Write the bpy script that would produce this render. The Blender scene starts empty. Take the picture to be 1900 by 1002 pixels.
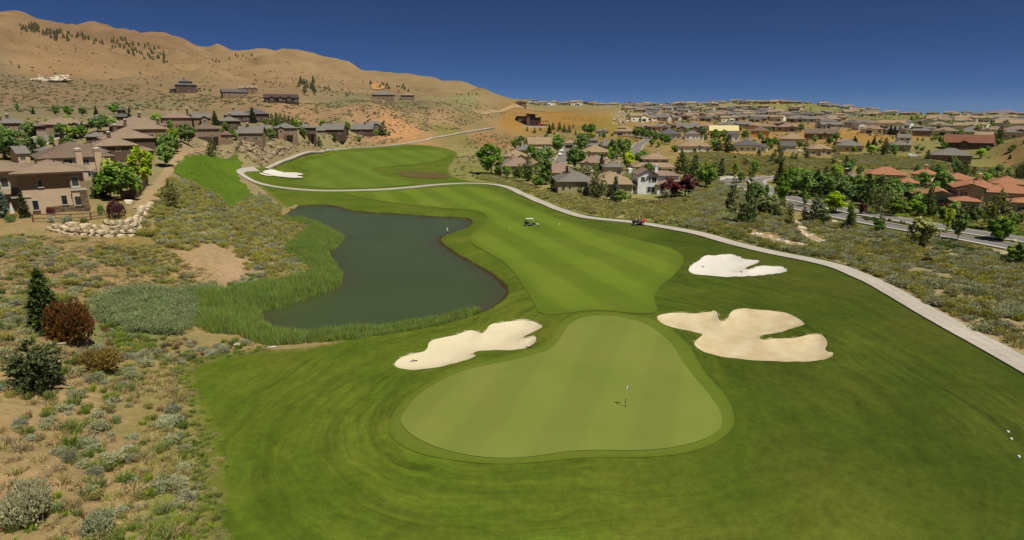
import bpy, bmesh, math, random
import numpy as np
from mathutils import Vector, Matrix, Quaternion, geometry

scene = bpy.context.scene
COL = scene.collection
R = math.radians

# ------------------------------------------------------------------ camera, sky, sun, exposure
CH = 24.0                       # camera height above the putting green
FPX = 1100.0                    # focal length in pixels of the 1900 px wide photograph
TH = math.atan(286.0 / FPX)     # downward pitch
cam_data = bpy.data.cameras.new("camera")
cam_data.sensor_width = 36.0
cam_data.lens = 36.0 * FPX / 1900.0
cam_data.clip_start = 0.5
cam_data.clip_end = 60000.0
camera = bpy.data.objects.new("camera", cam_data)
camera.location = (0, 0, CH)
camera.rotation_euler = (math.pi / 2 - TH, 0, 0)
COL.objects.link(camera)
scene.camera = camera

SUN_EL, SUN_AZ = R(62), R(134)          # azimuth clockwise from +Y
world = bpy.data.worlds.new("World")
scene.world = world
world.use_nodes = True
wn = world.node_tree
for n in list(wn.nodes):
    wn.nodes.remove(n)
w_out = wn.nodes.new("ShaderNodeOutputWorld")
w_bg = wn.nodes.new("ShaderNodeBackground")
w_sky = wn.nodes.new("ShaderNodeTexSky")
w_sky.sky_type = 'NISHITA'
w_sky.sun_disc = False
w_sky.sun_elevation = SUN_EL
w_sky.sun_rotation = SUN_AZ
w_sky.altitude = 9900
w_sky.air_density = 1.0
w_sky.dust_density = 0.3
w_sky.ozone_density = 10.0
w_bg.inputs["Strength"].default_value = 0.05
wn.links.new(w_sky.outputs[0], w_bg.inputs[0])
wn.links.new(w_bg.outputs[0], w_out.inputs[0])

sun_data = bpy.data.lights.new("sun", 'SUN')
sun_data.energy = 4.6
sun_data.angle = R(0.53)
sun_data.color = (1.0, 0.95, 0.86)
sun = bpy.data.objects.new("sun", sun_data)
SUN_DIR = Vector((math.cos(SUN_EL) * math.sin(SUN_AZ), math.cos(SUN_EL) * math.cos(SUN_AZ), math.sin(SUN_EL)))
sun.rotation_euler = SUN_DIR.to_track_quat('Z', 'Y').to_euler()
sun.location = (30, -30, 120)
COL.objects.link(sun)

scene.view_settings.view_transform = 'Standard'
scene.view_settings.look = 'None'
scene.view_settings.exposure = 0.0
scene.view_settings.gamma = 1.0
scene.view_settings.use_curve_mapping = False
scene.cycles.max_bounces = 5
scene.cycles.diffuse_bounces = 2
scene.cycles.glossy_bounces = 2
scene.cycles.transmission_bounces = 2
scene.cycles.transparent_max_bounces = 6
scene.cycles.volume_bounces = 0

# ------------------------------------------------------------------ helpers
def lin(r, g, b):
    f = lambda c: (c / 12.92 if c <= 0.04045 else ((c + 0.055) / 1.055) ** 2.4)
    return (f(r / 255), f(g / 255), f(b / 255))

def obs(r, g, b, k=1.25):
    "albedo of a surface seen in sunlight as this sRGB colour"
    return tuple(min(0.85, c / k) for c in lin(r, g, b))

def ray(px, py):
    u, w = (px - 950.0) / FPX, (501.0 - py) / FPX
    d = (u, math.cos(TH) + w * math.sin(TH), -math.sin(TH) + w * math.cos(TH))
    h = math.hypot(d[0], d[1])
    return math.atan2(d[0], d[1]), d[2] / h        # azimuth, tan(elevation)

class Mat:
    "small helper that writes node materials"
    def __init__(s, name):
        s.m = bpy.data.materials.new(name)
        s.m.use_nodes = True
        s.t = s.m.node_tree
        s.bsdf = s.t.nodes["Principled BSDF"]
        s.bsdf.inputs["Roughness"].default_value = 0.9
        s.bsdf.inputs["Specular IOR Level"].default_value = 0.2
        s._obj = None
    def n(s, typ, **kw):
        nd = s.t.nodes.new(typ)
        for k, v in kw.items():
            setattr(nd, k, v)
        return nd
    def link(s, a, b):
        s.t.links.new(a, b)
    def put(s, sock, v):
        if hasattr(v, "links"):
            s.link(v, sock)
        elif isinstance(v, (tuple, list)) and len(v) == 3 and sock.type == 'RGBA':
            sock.default_value = (*v, 1)
        else:
            sock.default_value = v
    def pos(s):
        if s._obj is None:
            s._obj = s.n("ShaderNodeNewGeometry").outputs["Position"]
        return s._obj
    def objc(s):
        return s.n("ShaderNodeTexCoord").outputs["Object"]
    def attr(s, name, out="Fac"):
        nd = s.n("ShaderNodeAttribute"); nd.attribute_name = name
        return nd.outputs[out]
    def rnd(s):
        return s.n("ShaderNodeObjectInfo").outputs["Random"]
    def mapping(s, vec, scale=(1, 1, 1), rot=(0, 0, 0), loc=(0, 0, 0)):
        nd = s.n("ShaderNodeMapping")
        s.link(vec, nd.inputs[0]); nd.inputs["Scale"].default_value = scale
        nd.inputs["Rotation"].default_value = rot; nd.inputs["Location"].default_value = loc
        return nd.outputs[0]
    def noise(s, scale, vec=None, detail=4.0, rough=0.55, dist=0.0):
        nd = s.n("ShaderNodeTexNoise")
        s.link(vec if vec is not None else s.pos(), nd.inputs["Vector"])
        nd.inputs["Scale"].default_value = scale; nd.inputs["Detail"].default_value = detail
        nd.inputs["Roughness"].default_value = rough; nd.inputs["Distortion"].default_value = dist
        return nd.outputs["Fac"]
    def voro(s, scale, vec=None, feature='F1', out="Distance", rand=1.0):
        nd = s.n("ShaderNodeTexVoronoi"); nd.feature = feature
        s.link(vec if vec is not None else s.pos(), nd.inputs["Vector"])
        nd.inputs["Scale"].default_value = scale; nd.inputs["Randomness"].default_value = rand
        return nd.outputs[out]
    def math(s, op, a, b=0.0, c=None, clamp=False):
        nd = s.n("ShaderNodeMath"); nd.operation = op; nd.use_clamp = clamp
        s.put(nd.inputs[0], a); s.put(nd.inputs[1], b)
        if c is not None:
            s.put(nd.inputs[2], c)
        return nd.outputs[0]
    def ramp(s, fac, lo, hi, a=0.0, b=1.0):
        nd = s.n("ShaderNodeMapRange"); nd.clamp = True
        s.put(nd.inputs["Value"], fac)
        nd.inputs["From Min"].default_value = lo; nd.inputs["From Max"].default_value = hi
        nd.inputs["To Min"].default_value = a; nd.inputs["To Max"].default_value = b
        return nd.outputs["Result"]
    def mix(s, fac, a, b, mode='MIX'):
        nd = s.n("ShaderNodeMix"); nd.data_type = 'RGBA'; nd.blend_type = mode
        s.put(nd.inputs["Factor"], fac); s.put(nd.inputs["A"], a) if False else None
        s.put(nd.inputs[6], a); s.put(nd.inputs[7], b)
        return nd.outputs[2]
    def scale(s, col, f):
        nd = s.n("ShaderNodeVectorMath"); nd.operation = 'SCALE'
        s.put(nd.inputs[0], col); s.put(nd.inputs["Scale"], f)
        return nd.outputs[0]
    def bump(s, h, strength=0.5, dist=0.1):
        nd = s.n("ShaderNodeBump")
        nd.inputs["Strength"].default_value = strength; nd.inputs["Distance"].default_value = dist
        s.put(nd.inputs["Height"], h)
        s.link(nd.outputs[0], s.bsdf.inputs["Normal"])
    def color(s, c):
        s.put(s.bsdf.inputs["Base Color"], c)
    def rough(s, v):
        s.put(s.bsdf.inputs["Roughness"], v)

def plain(name, col, rough=0.8, metal=0.0, var=0.12, nscale=3.0, spec=0.3):
    M = Mat(name)
    f = M.ramp(M.noise(nscale, M.objc()), 0.3, 0.7, 1 - var, 1 + var)
    M.color(M.scale(col, f)) if var else M.color(col)
    M.rough(rough); M.bsdf.inputs["Metallic"].default_value = metal
    M.bsdf.inputs["Specular IOR Level"].default_value = spec
    return M.m

def props(o, label=None, cat=None, group=None, kind=None):
    if label: o["label"] = label
    if cat: o["category"] = cat
    if group: o["group"] = group
    if kind: o["kind"] = kind
    return o

def mesh_obj(name, verts, faces, mats, parent=None, smooth=False, mat_idx=None, loc=None):
    me = bpy.data.meshes.new(name)
    me.from_pydata([tuple(v) for v in verts], [], [tuple(f) for f in faces])
    for m in (mats if isinstance(mats, (list, tuple)) else [mats]):
        me.materials.append(m)
    if mat_idx is not None:
        me.polygons.foreach_set("material_index", np.asarray(mat_idx, dtype=np.int32))
    if smooth:
        me.polygons.foreach_set("use_smooth", np.ones(len(me.polygons), dtype=bool))
    me.update()
    o = bpy.data.objects.new(name, me)
    COL.objects.link(o)
    if parent: o.parent = parent
    if loc is not None: o.location = loc
    return o

def empty(name, loc, rz=0.0, label=None, cat=None, group=None):
    o = bpy.data.objects.new(name, None)
    o.empty_display_size = 0.2
    o.location = loc; o.rotation_euler = (0, 0, rz)
    COL.objects.link(o)
    return props(o, label, cat, group)

def set_attr(me, name, arr):
    a = me.attributes.new(name, 'FLOAT', 'POINT')
    a.data.foreach_set("value", np.asarray(arr, dtype=np.float32))

def set_col(me, name, arr):
    a = me.attributes.new(name, 'FLOAT_COLOR', 'POINT')
    c = np.ones((len(arr), 4), dtype=np.float32); c[:, :3] = arr
    a.data.foreach_set("color", c.ravel())

def vnoise(x, y, seed=0):
    "smooth 2-d value noise, numpy"
    xi = np.floor(x).astype(np.int64); yi = np.floor(y).astype(np.int64)
    fx = x - xi; fy = y - yi
    fx = fx * fx * (3 - 2 * fx); fy = fy * fy * (3 - 2 * fy)
    def h(a, b):
        n = (a * 374761393 + b * 668265263 + seed * 1442695041) & 0xffffffff
        n = ((n ^ (n >> 13)) * 1274126177) & 0xffffffff
        n = n ^ (n >> 16)
        return (n & 0xffff) / 65535.0
    return (h(xi, yi) * (1 - fx) + h(xi + 1, yi) * fx) * (1 - fy) + (h(xi, yi + 1) * (1 - fx) + h(xi + 1, yi + 1) * fx) * fy

def fbm(x, y, oct=4, seed=0):
    s, a, t = 0, 0.5, 0
    for k in range(oct):
        s = s + a * (vnoise(x * 2 ** k, y * 2 ** k, seed + k) - 0.5); t += a; a *= 0.5
    return s / t * 2

def sstep(x):
    x = np.clip(x, 0, 1)
    return x * x * (3 - 2 * x)

def sdf(P, poly):
    "signed distance to a closed polygon, negative inside"
    P = np.asarray(P, float); poly = np.asarray(poly, float)
    out = np.empty(len(P))
    A = poly; B = np.roll(poly, -1, 0); E = B - A; L2 = (E ** 2).sum(1) + 1e-12
    for s in range(0, len(P), 20000):
        p = P[s:s + 20000]
        d2 = np.full(len(p), 1e18); ins = np.zeros(len(p), bool)
        for i in range(len(A)):
            q = p - A[i]
            t = np.clip((q @ E[i]) / L2[i], 0, 1)
            e = q - t[:, None] * E[i]
            d2 = np.minimum(d2, (e ** 2).sum(1))
            if E[i, 1] != 0:
                c = ((A[i, 1] > p[:, 1]) != (B[i, 1] > p[:, 1])) & (p[:, 0] < E[i, 0] * (p[:, 1] - A[i, 1]) / E[i, 1] + A[i, 0])
                ins ^= c
        out[s:s + 20000] = np.sqrt(d2) * np.where(ins, -1, 1)
    return out

def sdf_near(P, poly, far=30.0):
    P = np.asarray(P, float); poly = np.asarray(poly, float)
    lo, hi = poly.min(0) - far, poly.max(0) + far
    m = (P > lo).all(1) & (P < hi).all(1)
    out = np.full(len(P), far)
    if m.any():
        out[m] = sdf(P[m], poly)
    return out

def chaikin(P, it=2, closed=True):
    P = np.asarray(P, float)
    for _ in range(it):
        if closed:
            Q = np.roll(P, -1, 0)
            P = np.stack([0.75 * P + 0.25 * Q, 0.25 * P + 0.75 * Q], 1).reshape(-1, 2)
        else:
            Q = np.stack([0.75 * P[:-1] + 0.25 * P[1:], 0.25 * P[:-1] + 0.75 * P[1:]], 1).reshape(-1, 2)
            P = np.vstack([P[:1], Q, P[-1:]])
    return P

# ------------------------------------------------------------------ terrain: heights
# control points (photo x, photo y, z) with the ground height there, or (x, y, None, distance)
CTRL = []
for x in range(380, 1901, 190):
    CTRL += [(x, 1000, 0), (x, 860, 0), (x, 740, 0)]
CTRL += [(x, 640, 0) for x in (480, 620, 760, 950, 1150, 1350, 1550, 1750, 1890)]
CTRL += [(x, 540, 0) for x in (620, 800, 1000, 1200, 1400, 1600, 1750, 1890)]
CTRL += [(x, 460, 0) for x in (650, 800, 950, 1100, 1250, 1400, 1550, 1700, 1890)]
CTRL += [(x, 400, 0) for x in (560, 700, 850, 1000, 1150, 1300, 1450, 1600, 1750, 1890)]
CTRL += [(x, 350, z) for x, z in ((520, .4), (640, 0), (800, 0), (950, 0), (1100, .3), (1250, .5), (1400, .5), (1550, .5), (1700, .5), (1890, .5))]
CTRL += [(600, 320, 1.5), (750, 315, 1.5), (900, 310, 1.3), (1050, 305, 1.2), (1200, 300, 1.5), (1350, 300, 2), (1500, 300, 2), (1650, 300, 1.5), (1880, 300, 1.5)]
CTRL += [(600, 291, 3.2), (700, 290, 3.6), (800, 290, 3.6), (800, 274, 6.2)]
# hillside by the near shrubs
CTRL += [(0, 1000, 4), (0, 900, 4.8), (0, 800, 5.4), (0, 700, 6.2), (0, 600, 7), (0, 500, 8.6), (0, 440, 10),
         (100, 1000, 3), (100, 900, 3.8), (100, 800, 4.2), (100, 700, 4.8), (100, 600, 5.5), (100, 500, 7.6),
         (200, 1000, 2), (200, 850, 2.6), (200, 700, 2.8), (200, 600, 3), (200, 500, 6.2), (180, 445, 8.4),
         (300, 1000, 0.9), (300, 800, 1.0), (300, 680, 0.8), (300, 600, 1.0), (300, 520, 3.0), (300, 455, 6.0),
         (430, 660, 0), (400, 580, 0.1), (400, 525, 0.9), (390, 470, 3.4), (440, 440, 2.6), (500, 470, 0.6), (560, 480, 0),
         (330, 400, 7.2), (280, 400, 9.6), (400, 385, 4.6), (470, 400, 1.0), (520, 385, 0),
         (300, 365, 10.6), (320, 320, 10.6), (350, 290, 11.4), (350, 340, 7.6), (380, 320, 6.6), (400, 300, 7.0), (425, 340, 3.0), (428, 300, 4.8), (460, 355, 1.0),
         ]
CTRL += [(60, 400, 10.9), (150, 395, 10.9), (0, 400, 10.9), (0, 330, 11.4), (220, 360, 11), (240, 320, 11.4), (100, 300, 11.6), (0, 300, 11.8), (200, 290, 12), (0, 270, 13), (100, 270, 12.6), (250, 275, 12.6)]
CTRL += [(0, 240, None, 330), (100, 240, None, 320), (200, 240, None, 310), (300, 245, None, 280), (400, 243, None, 320), (450, 262, None, 280), (500, 243, None, 340), (520, 258, None, 310), (600, 248, None, 380), (640, 255, None, 372), (700, 252, None, 395),
         (0, 215, None, 420), (120, 212, None, 430), (250, 212, None, 420), (400, 212, None, 400), (500, 215, None, 400), (620, 225, None, 380), (700, 240, None, 350), (760, 255, None, 380)]
CTRL = [(c[0], c[1], c[2] * 0.82) if (len(c) == 3 and c[0] <= 340 and c[1] >= 300 and c[2] > 1.5) else c for c in CTRL]
# hills
CTRL += [(0, 180, None, 570), (200, 180, None, 580), (345, 171, None, 610), (435, 177, None, 580), (520, 190, None, 470), (610, 190, None, 500), (700, 181, None, 600), (800, 182, None, 620), (870, 181, None, 650),
         (0, 120, None, 900), (150, 125, None, 950), (300, 130, None, 1000), (450, 140, None, 1050), (600, 155, None, 1050), (750, 168, None, 1050), (870, 176, None, 1100),
         (0, 70, None, 1350), (150, 85, None, 1400), (300, 102, None, 1450), (420, 118, None, 1400), (560, 130, None, 1350), (700, 150, None, 1350), (830, 166, None, 1400)]
RIDGE = [(-60, 10, 1900), (0, 26, 1900), (100, 45, 1900), (180, 61, 1850), (270, 63, 1800), (330, 78, 1800), (375, 92, 1850), (425, 96, 1800), (490, 102, 1600), (560, 109, 1550), (620, 122, 1600), (700, 143, 1600), (760, 147, 1600), (820, 158, 1700), (870, 166, 1700), (900, 178, 1700)]
CTRL += [(x, y, None, d) for x, y, d in RIDGE]
HUMP = [(640, 185, 520), (750, 180, 640), (840, 180, 670), (900, 182, 680), (950, 194, 690)]
CTRL += [(560, 240, None, 330), (700, 225, None, 410), (640, 210, None, 430), (800, 220, None, 490), (860, 232, None, 500), (850, 248, None, 440), (900, 210, None, 640), (940, 225, None, 640), (780, 200, None, 560)]
# centre and the plain behind
CTRL += [(975, 236, None, 640), (1060, 240, None, 610), (1000, 268, None, 430), (900, 270, None, 400), (920, 242, None, 560), (1100, 250, None, 560),
         (905, 205, None, 790), (1000, 205, None, 810), (1140, 206, None, 830), (1180, 235, None, 640), (1000, 201, None, 1050), (1150, 201, None, 1100)]
CTRL += [(1000, 192, None, 1700), (1150, 194, None, 1750), (1250, 196, None, 1750), (1340, 192, None, 1750), (1430, 190, None, 1750), (1530, 195, None, 1750), (1600, 205, None, 1800), (1680, 211, None, 1900), (1800, 212, None, 2000), (1900, 213, None, 2100)]
CTRL += [(1300, 282, 2.5), (1500, 282, 2.5), (1700, 302, 1.8), (1850, 272, 5), (1900, 262, None, 420), (1500, 252, None, 570), (1350, 252, None, 560), (1250, 255, None, 520), (1700, 245, None, 680), (1880, 245, None, 620), (1700, 275, 4), (1600, 262, None, 480),
         (1300, 230, None, 760), (1300, 214, None, 1000), (1450, 232, None, 760), (1500, 215, None, 1050), (1600, 225, None, 850), (1700, 222, None, 1100), (1880, 226, None, 1000)]

def tps(d2):
    return np.where(d2 > 1e-12, 0.5 * d2 * np.log(np.maximum(d2, 1e-12)), 0.0)
def fit(C):
    "thin-plate fit of height / distance over (azimuth, log distance)"
    pts, val = [], []
    def ctrl(az, r, z):
        pts.append((az * 3.0, math.log(r))); val.append(z / r)
    for c in C:
        az, t = ray(c[0], c[1])
        if len(c) == 3: ctrl(az, (CH - c[2]) / -t, c[2])
        else: ctrl(az, c[3], CH + t * c[3])
    for x, y, d in RIDGE:
        az, t = ray(x, y)
        for k in (1.25, 1.8, 3.0): ctrl(az, d * k, (CH + t * d) * (1 - 0.35 * math.log(k)))
    for x, y, d in HUMP:
        az, t = ray(x, y)
        ctrl(az, d, CH + t * d)
        if x > 700: ctrl(az, d * 1.14, CH + (t - 0.0045) * d * 1.14)
    for x in (1000, 1150, 1250, 1340, 1430, 1530, 1600, 1680, 1800, 1900):
        az, t = ray(x, 212)
        ctrl(az, 3000, 14); ctrl(az, 5200, 10)
    for az in (-50, -35, -15, 0, 20, 45):
        for r in (4, 12): ctrl(R(az), r, 0.0 if az > -30 else 0.12 * r)
    for az in (-75, -110, -150):          # outside the frame the slopes go on
        for r, z in ((5, .3), (20, 4), (60, 9), (150, 11), (400, 24), (1000, 110), (1900, 300), (5200, 120)):
            ctrl(R(az), r, z * (1 if az > -100 else .6 if az > -130 else .2))
    for az in (65, 100, 140, 178):
        for r, z in ((5, 0), (20, 0), (60, 0), (150, 0.3), (400, 3), (1000, 12), (2000, 30), (5200, 12)):
            ctrl(R(az), r, z)
    pts = np.array(pts); val = np.array(val); N = len(pts)
    D2 = ((pts[:, None] - pts[None]) ** 2).sum(2)
    A = np.zeros((N + 3, N + 3))
    A[:N, :N] = tps(D2) + np.eye(N) * 2e-4
    A[:N, N] = 1; A[:N, N + 1:] = pts; A[N, :N] = 1; A[N + 1:, :N] = pts.T
    return pts, np.linalg.solve(A, np.concatenate([val, np.zeros(3)]))

AZ = np.concatenate([np.arange(-180, -56, 6), np.arange(-56, 56.01, 0.3), np.arange(60, 181, 6)]) * math.pi / 180
LR = np.arange(math.log(6.0), math.log(5200.0), 0.0115)
RR = np.exp(LR)
na, nr = len(AZ), len(LR)
GA, GL = np.meshgrid(AZ, LR, indexing='ij')
Q = np.stack([GA.ravel() * 3, GL.ravel()], 1)
GR = np.exp(GL)
def surface(C):
    pts, W = fit(C); N = len(pts); q = np.empty(len(Q))
    for s in range(0, len(Q), 8000):
        d2 = ((Q[s:s + 8000, None] - pts[None]) ** 2).sum(2)
        q[s:s + 8000] = tps(d2) @ W[:N] + W[N] + Q[s:s + 8000] @ W[N + 1:]
    return q.reshape(na, nr) * GR
def zone_of(c):
    "the terrace above the stone bank and the golf course below it are fitted apart"
    x, y = c[0], c[1]
    if 395 < x < 800 and 186 < y < 263 and len(c) == 4: return "high"
    if x > 440 and y > 263: return "low"
    return "both"
GZ = surface([c for c in CTRL if zone_of(c) != "high"])
GZH = surface([c for c in CTRL if zone_of(c) != "low"] + [(x, 320, 9.0) for x in (560, 700)])
GX, GY = GR * np.sin(GA), GR * np.cos(GA)

def gridz(x, y):
    x = np.asarray(x, float); y = np.asarray(y, float)
    fa = np.interp(np.arctan2(x, y), AZ, np.arange(na))
    fr = np.clip((np.log(np.maximum(np.hypot(x, y), 6.0)) - LR[0]) / (LR[1] - LR[0]), 0, nr - 1.001)
    ia = np.clip(fa.astype(int), 0, na - 2); ir = fr.astype(int)
    fa = fa - ia; fr = fr - ir
    return (GZ[ia, ir] * (1 - fa) + GZ[ia + 1, ir] * fa) * (1 - fr) + (GZ[ia, ir + 1] * (1 - fa) + GZ[ia + 1, ir + 1] * fa) * fr

_RS = np.exp(np.arange(math.log(8), math.log(5000), 0.004))
def hit(px, py, rmin=8.0):
    "world point of the ground seen at a photo pixel"
    az, t = ray(px, py)
    rs = _RS[_RS >= rmin]
    z = gridz(rs * math.sin(az), rs * math.cos(az))
    below = np.nonzero(CH + t * rs <= z)[0]
    i = below[0] if len(below) else len(rs) - 1
    r = rs[i]
    if i > 0:
        f0 = CH + t * rs[i - 1] - z[i - 1]; f1 = CH + t * rs[i] - z[i]
        if f0 > 0 > f1 or f0 > f1:
            r = rs[i - 1] + (rs[i] - rs[i - 1]) * max(0, min(1, f0 / (f0 - f1 + 1e-9)))
    return (r * math.sin(az), r * math.cos(az))
def hitz(px, py, rmin=8.0):
    x, y = hit(px, py, rmin)
    return Vector((x, y, float(gridz(x, y))))
def poly(P):
    return np.array([hit(*p) for p in P])
def on_plane(px, py, z):
    az, t = ray(px, py)
    r = (z - CH) / t
    return (r * math.sin(az), r * math.cos(az))

# the stone bank: the high surface takes over behind its top edge
TOPE = []
for x, y, d in ((395, 272, 246), (410, 268, 255), (450, 264, 274), (500, 260, 298), (560, 258, 334), (620, 256, 364), (700, 254, 390), (760, 254, 412)):
    az = ray(x, y)[0]; TOPE.append((d * math.sin(az), d * math.cos(az)))
az0, az1 = ray(395, 272)[0], ray(790, 250)[0]
TOPE = np.array(TOPE + [(470 * math.sin(az1), 470 * math.cos(az1)), (900 * math.sin(az1 - .06), 900 * math.cos(az1 - .06)), (900 * math.sin(az0), 900 * math.cos(az0))])
sdt = sdf_near(np.stack([GX.ravel(), GY.ravel()], 1), TOPE, 60.0).reshape(na, nr)
wbank = np.clip(19 - (GR - 250) * 0.08, 9, 19)
bm_ = sstep(1 - sdt / wbank)
GZ = GZ * (1 - bm_) + np.maximum(GZH, GZ) * bm_

# relief that the control points are too coarse for
hillw = sstep((GR - 380) / 500)
# gullies of the hills
warp = fbm(GX / 300, GY / 300, 3, 5) * 90
hx = (GX * 0.75 + GY * 0.66 + warp) / 260.0
rid = np.abs(fbm(hx, (GY - GX) / 900.0, 4, 11))
highw = sstep((GZ - 26) / 60)
GZ += hillw * highw * (rid * 62 - 11 + np.abs(fbm((GX + GY * .6 + warp * .5) / 95, (GY - GX) / 520.0, 3, 17)) * 26) * sstep((0.16 - GA) / 0.12) + hillw * fbm(GX / 60, GY / 60, 3, 3) * 1.2 * sstep((GZ - 18) / 30)
natw = sstep((-GX + GY * -0.18 - 2) / 8) * sstep((160 - GR) / 60)
GZ += natw * (fbm(GX / 7, GY / 7, 3, 2) * 0.35)
GZ += sstep((GR - 120) / 60) * (1 - hillw) * fbm(GX / 26, GY / 26, 3, 8) * 0.35
GZ += sstep((70 - np.abs(GX)) / 30) * sstep((GR - 14) / 20) * sstep((260 - GR) / 60) * fbm(GX / 15 + 7, GY / 19, 2, 21) * 0.22

# ------------------------------------------------------------------ outlines traced on the ground
POND_W = -0.75
POND_PX = [(522, 402), (544, 385.5), (568, 381.6), (592, 380.4), (621.6, 382.5), (639.6, 388.5), (660.6, 393.5), (699.5, 395.9), (744.4, 397.7), (789.3, 401.9), (828.3, 403.4), (867, 405), (876, 410.3), (873, 420), (858, 427.4), (834, 435), (819, 441.5), (813.3, 447.5), (825.3, 457.3), (843.2, 470.8), (867.2, 484.3), (891.2, 497.8), (912, 509.7), (930, 524.7), (941.5, 536.7), (939, 551.7), (930, 562.2), (915, 571), (891, 583), (850, 597), (800, 609), (729, 621), (639.6, 633), (549.7, 638), (505, 630), (484, 608), (478, 578), (500, 572), (534.8, 564), (594.7, 543), (627, 531), (632, 513), (620, 489), (605, 471), (622, 455), (634, 444), (618, 434), (590, 426), (550, 416), (520, 410)]
POND = chaikin([on_plane(x, y, POND_W) for x, y in POND_PX], 2)
GREEN_PX = [(742.4, 793.8), (746.8, 780.6), (764.4, 754), (790.9, 732), (826, 712), (866, 697), (927.6, 683.5), (989.4, 670.3), (1020, 661), (1036, 645), (1046, 624), (1057, 609), (1072, 600), (1097, 594.5), (1136.5, 594.5), (1165, 600), (1194, 610.7), (1222.8, 626.8), (1244.3, 646.6), (1258.7, 670), (1280.2, 702.3), (1305.4, 731), (1323.4, 754.4), (1335.9, 774), (1340.5, 795), (1329, 813.4), (1300, 828.6), (1250, 842), (1180, 848), (1100, 846), (1050, 849), (1000, 857), (940, 862), (880, 858), (830, 848), (790, 834), (758, 815)]
FRINGE_PX = [(721, 798), (727, 780.6), (738, 762), (757, 743), (785, 722), (830, 700), (880, 685), (930, 672), (985, 660), (1008, 652), (1022, 638), (1032, 618), (1042, 603), (1060, 590), (1097, 583), (1150, 586), (1190, 596), (1222, 606), (1252, 626), (1275, 650), (1292, 675), (1312, 705), (1341, 735), (1358, 765), (1363, 790), (1352, 812), (1320, 835), (1262, 853), (1180, 859), (1080, 858), (1000, 867), (940, 871), (880, 868), (820, 860), (775, 850), (740, 833), (724, 815)]
BUNK_A = [(730, 679), (742.4, 666), (768.8, 658), (793, 653.5), (795.3, 637), (813, 629.7), (843.8, 625.3), (866, 616.5), (879, 614.7), (894.6, 621.8), (901, 617.4), (910, 603), (936.5, 599.7), (967.4, 595.3), (989.4, 598), (1008.4, 609.4), (1002.6, 615), (985, 622.6), (969.6, 628.4), (976, 630.6), (996, 628.4), (994.7, 639.4), (985, 650.4), (958.5, 656), (923, 655), (892.4, 653.5), (874.7, 659.3), (885.7, 665), (874.7, 671), (848, 679), (813, 687), (777.6, 690.6), (751, 688.8), (735.7, 685.3)]
BUNK_B = [(1217.7, 594.5), (1222.8, 588), (1244.3, 582), (1266, 582.3), (1287.4, 584.4), (1312.6, 580.8), (1328.7, 579.4), (1332.3, 587), (1336, 598), (1345, 597.4), (1352, 591), (1354, 583.7), (1363, 576.5), (1380.8, 573.7), (1402.4, 577), (1431, 578.3), (1452.7, 580.8), (1474.3, 588), (1496.5, 603.5), (1485, 608), (1467, 612.5), (1449, 619.6), (1413, 624), (1409, 628.6), (1416.8, 633), (1438.3, 629.7), (1467, 630.4), (1485, 627.5), (1503, 622.5), (1521, 622), (1531.7, 628.6), (1537, 639.4), (1531, 650), (1535.3, 655), (1546.8, 657.4), (1544.3, 664.6), (1524.6, 671.7), (1495.8, 674.6), (1449, 674.3), (1395, 670.7), (1341, 667), (1305.4, 660), (1289, 650), (1287.4, 641), (1298, 630.4), (1305.4, 623), (1280, 617.8), (1251.5, 615), (1233.5, 610.7), (1221, 601.7)]
BUNK_C = [(1276, 504), (1282, 494), (1298, 485), (1307, 475.2), (1330.5, 475), (1348.5, 472.7), (1363, 474), (1380.8, 482.4), (1398.8, 483.8), (1410.7, 486), (1404, 491), (1388, 496.4), (1380.8, 500.4), (1388, 503), (1398.8, 499.3), (1406, 495), (1431, 495), (1452.7, 495.7), (1458, 501), (1462.8, 506), (1438.3, 510), (1402.4, 513.7), (1352, 515.8), (1309, 513), (1283.8, 510)]
BUNK_D = [(487, 320), (499, 316.6), (508, 316), (531.6, 321.5), (554.7, 322.2), (566, 326), (547, 327.3), (563, 330), (562, 332), (538.5, 331.9), (520, 329.6), (504, 326.2), (488, 322.6)]
BUNK_E = [(480.6, 322.4), (486, 323), (497, 325.8), (508, 328.2), (505, 328.9), (492, 327.4), (483, 325)]
TURF_PX = [(420, 1300), (384, 1004), (372, 960), (384, 900), (372, 850), (366, 800), (350, 740), (331, 700), (326, 686), (370, 667), (430, 656), (489, 649), (549.7, 645.5), (600, 638), (700, 600), (700, 480), (650, 410), (560, 392), (520, 380), (500, 362), (482, 346), (460, 334), (444, 322), (447, 315), (470, 312), (497, 308), (515, 301), (535, 294), (560, 285), (600, 277), (640, 273.5), (690, 271.5), (740, 268), (800, 270), (848, 280), (850, 290), (836, 306), (832, 318), (845, 330), (880, 338), (915, 340), (945, 345), (968, 353), (1000, 367), (1035, 382), (1070, 394), (1110, 402), (1185, 408), (1245, 418), (1305, 428), (1366, 446), (1430, 463), (1492, 473), (1540, 483), (1580, 495), (1612, 508), (1636, 523), (1665, 543), (1704, 564), (1770, 600), (1829, 624), (1889, 653), (1990, 700), (2100, 800), (2200, 1004), (2200, 1300)]
FAIR_PX = [(1005, 588), (990, 565), (978, 540), (962, 515), (938, 488), (905, 470), (880, 456), (868, 445), (876, 433), (898, 420), (906, 408), (900, 397), (875, 390), (800, 386), (720, 377), (660, 366), (628, 357.5), (700, 357), (760, 352), (810, 348), (860, 346), (905, 349), (935, 360), (951, 370), (979.6, 384), (1006, 391), (1032, 405), (1070, 416), (1108, 429), (1165, 440), (1201, 451), (1240, 459), (1262, 470), (1270, 485), (1264, 500), (1246, 516), (1226, 530), (1214, 546), (1214, 562), (1222, 580), (1205, 592), (1150, 583), (1097, 580), (1050, 586)]
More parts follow.
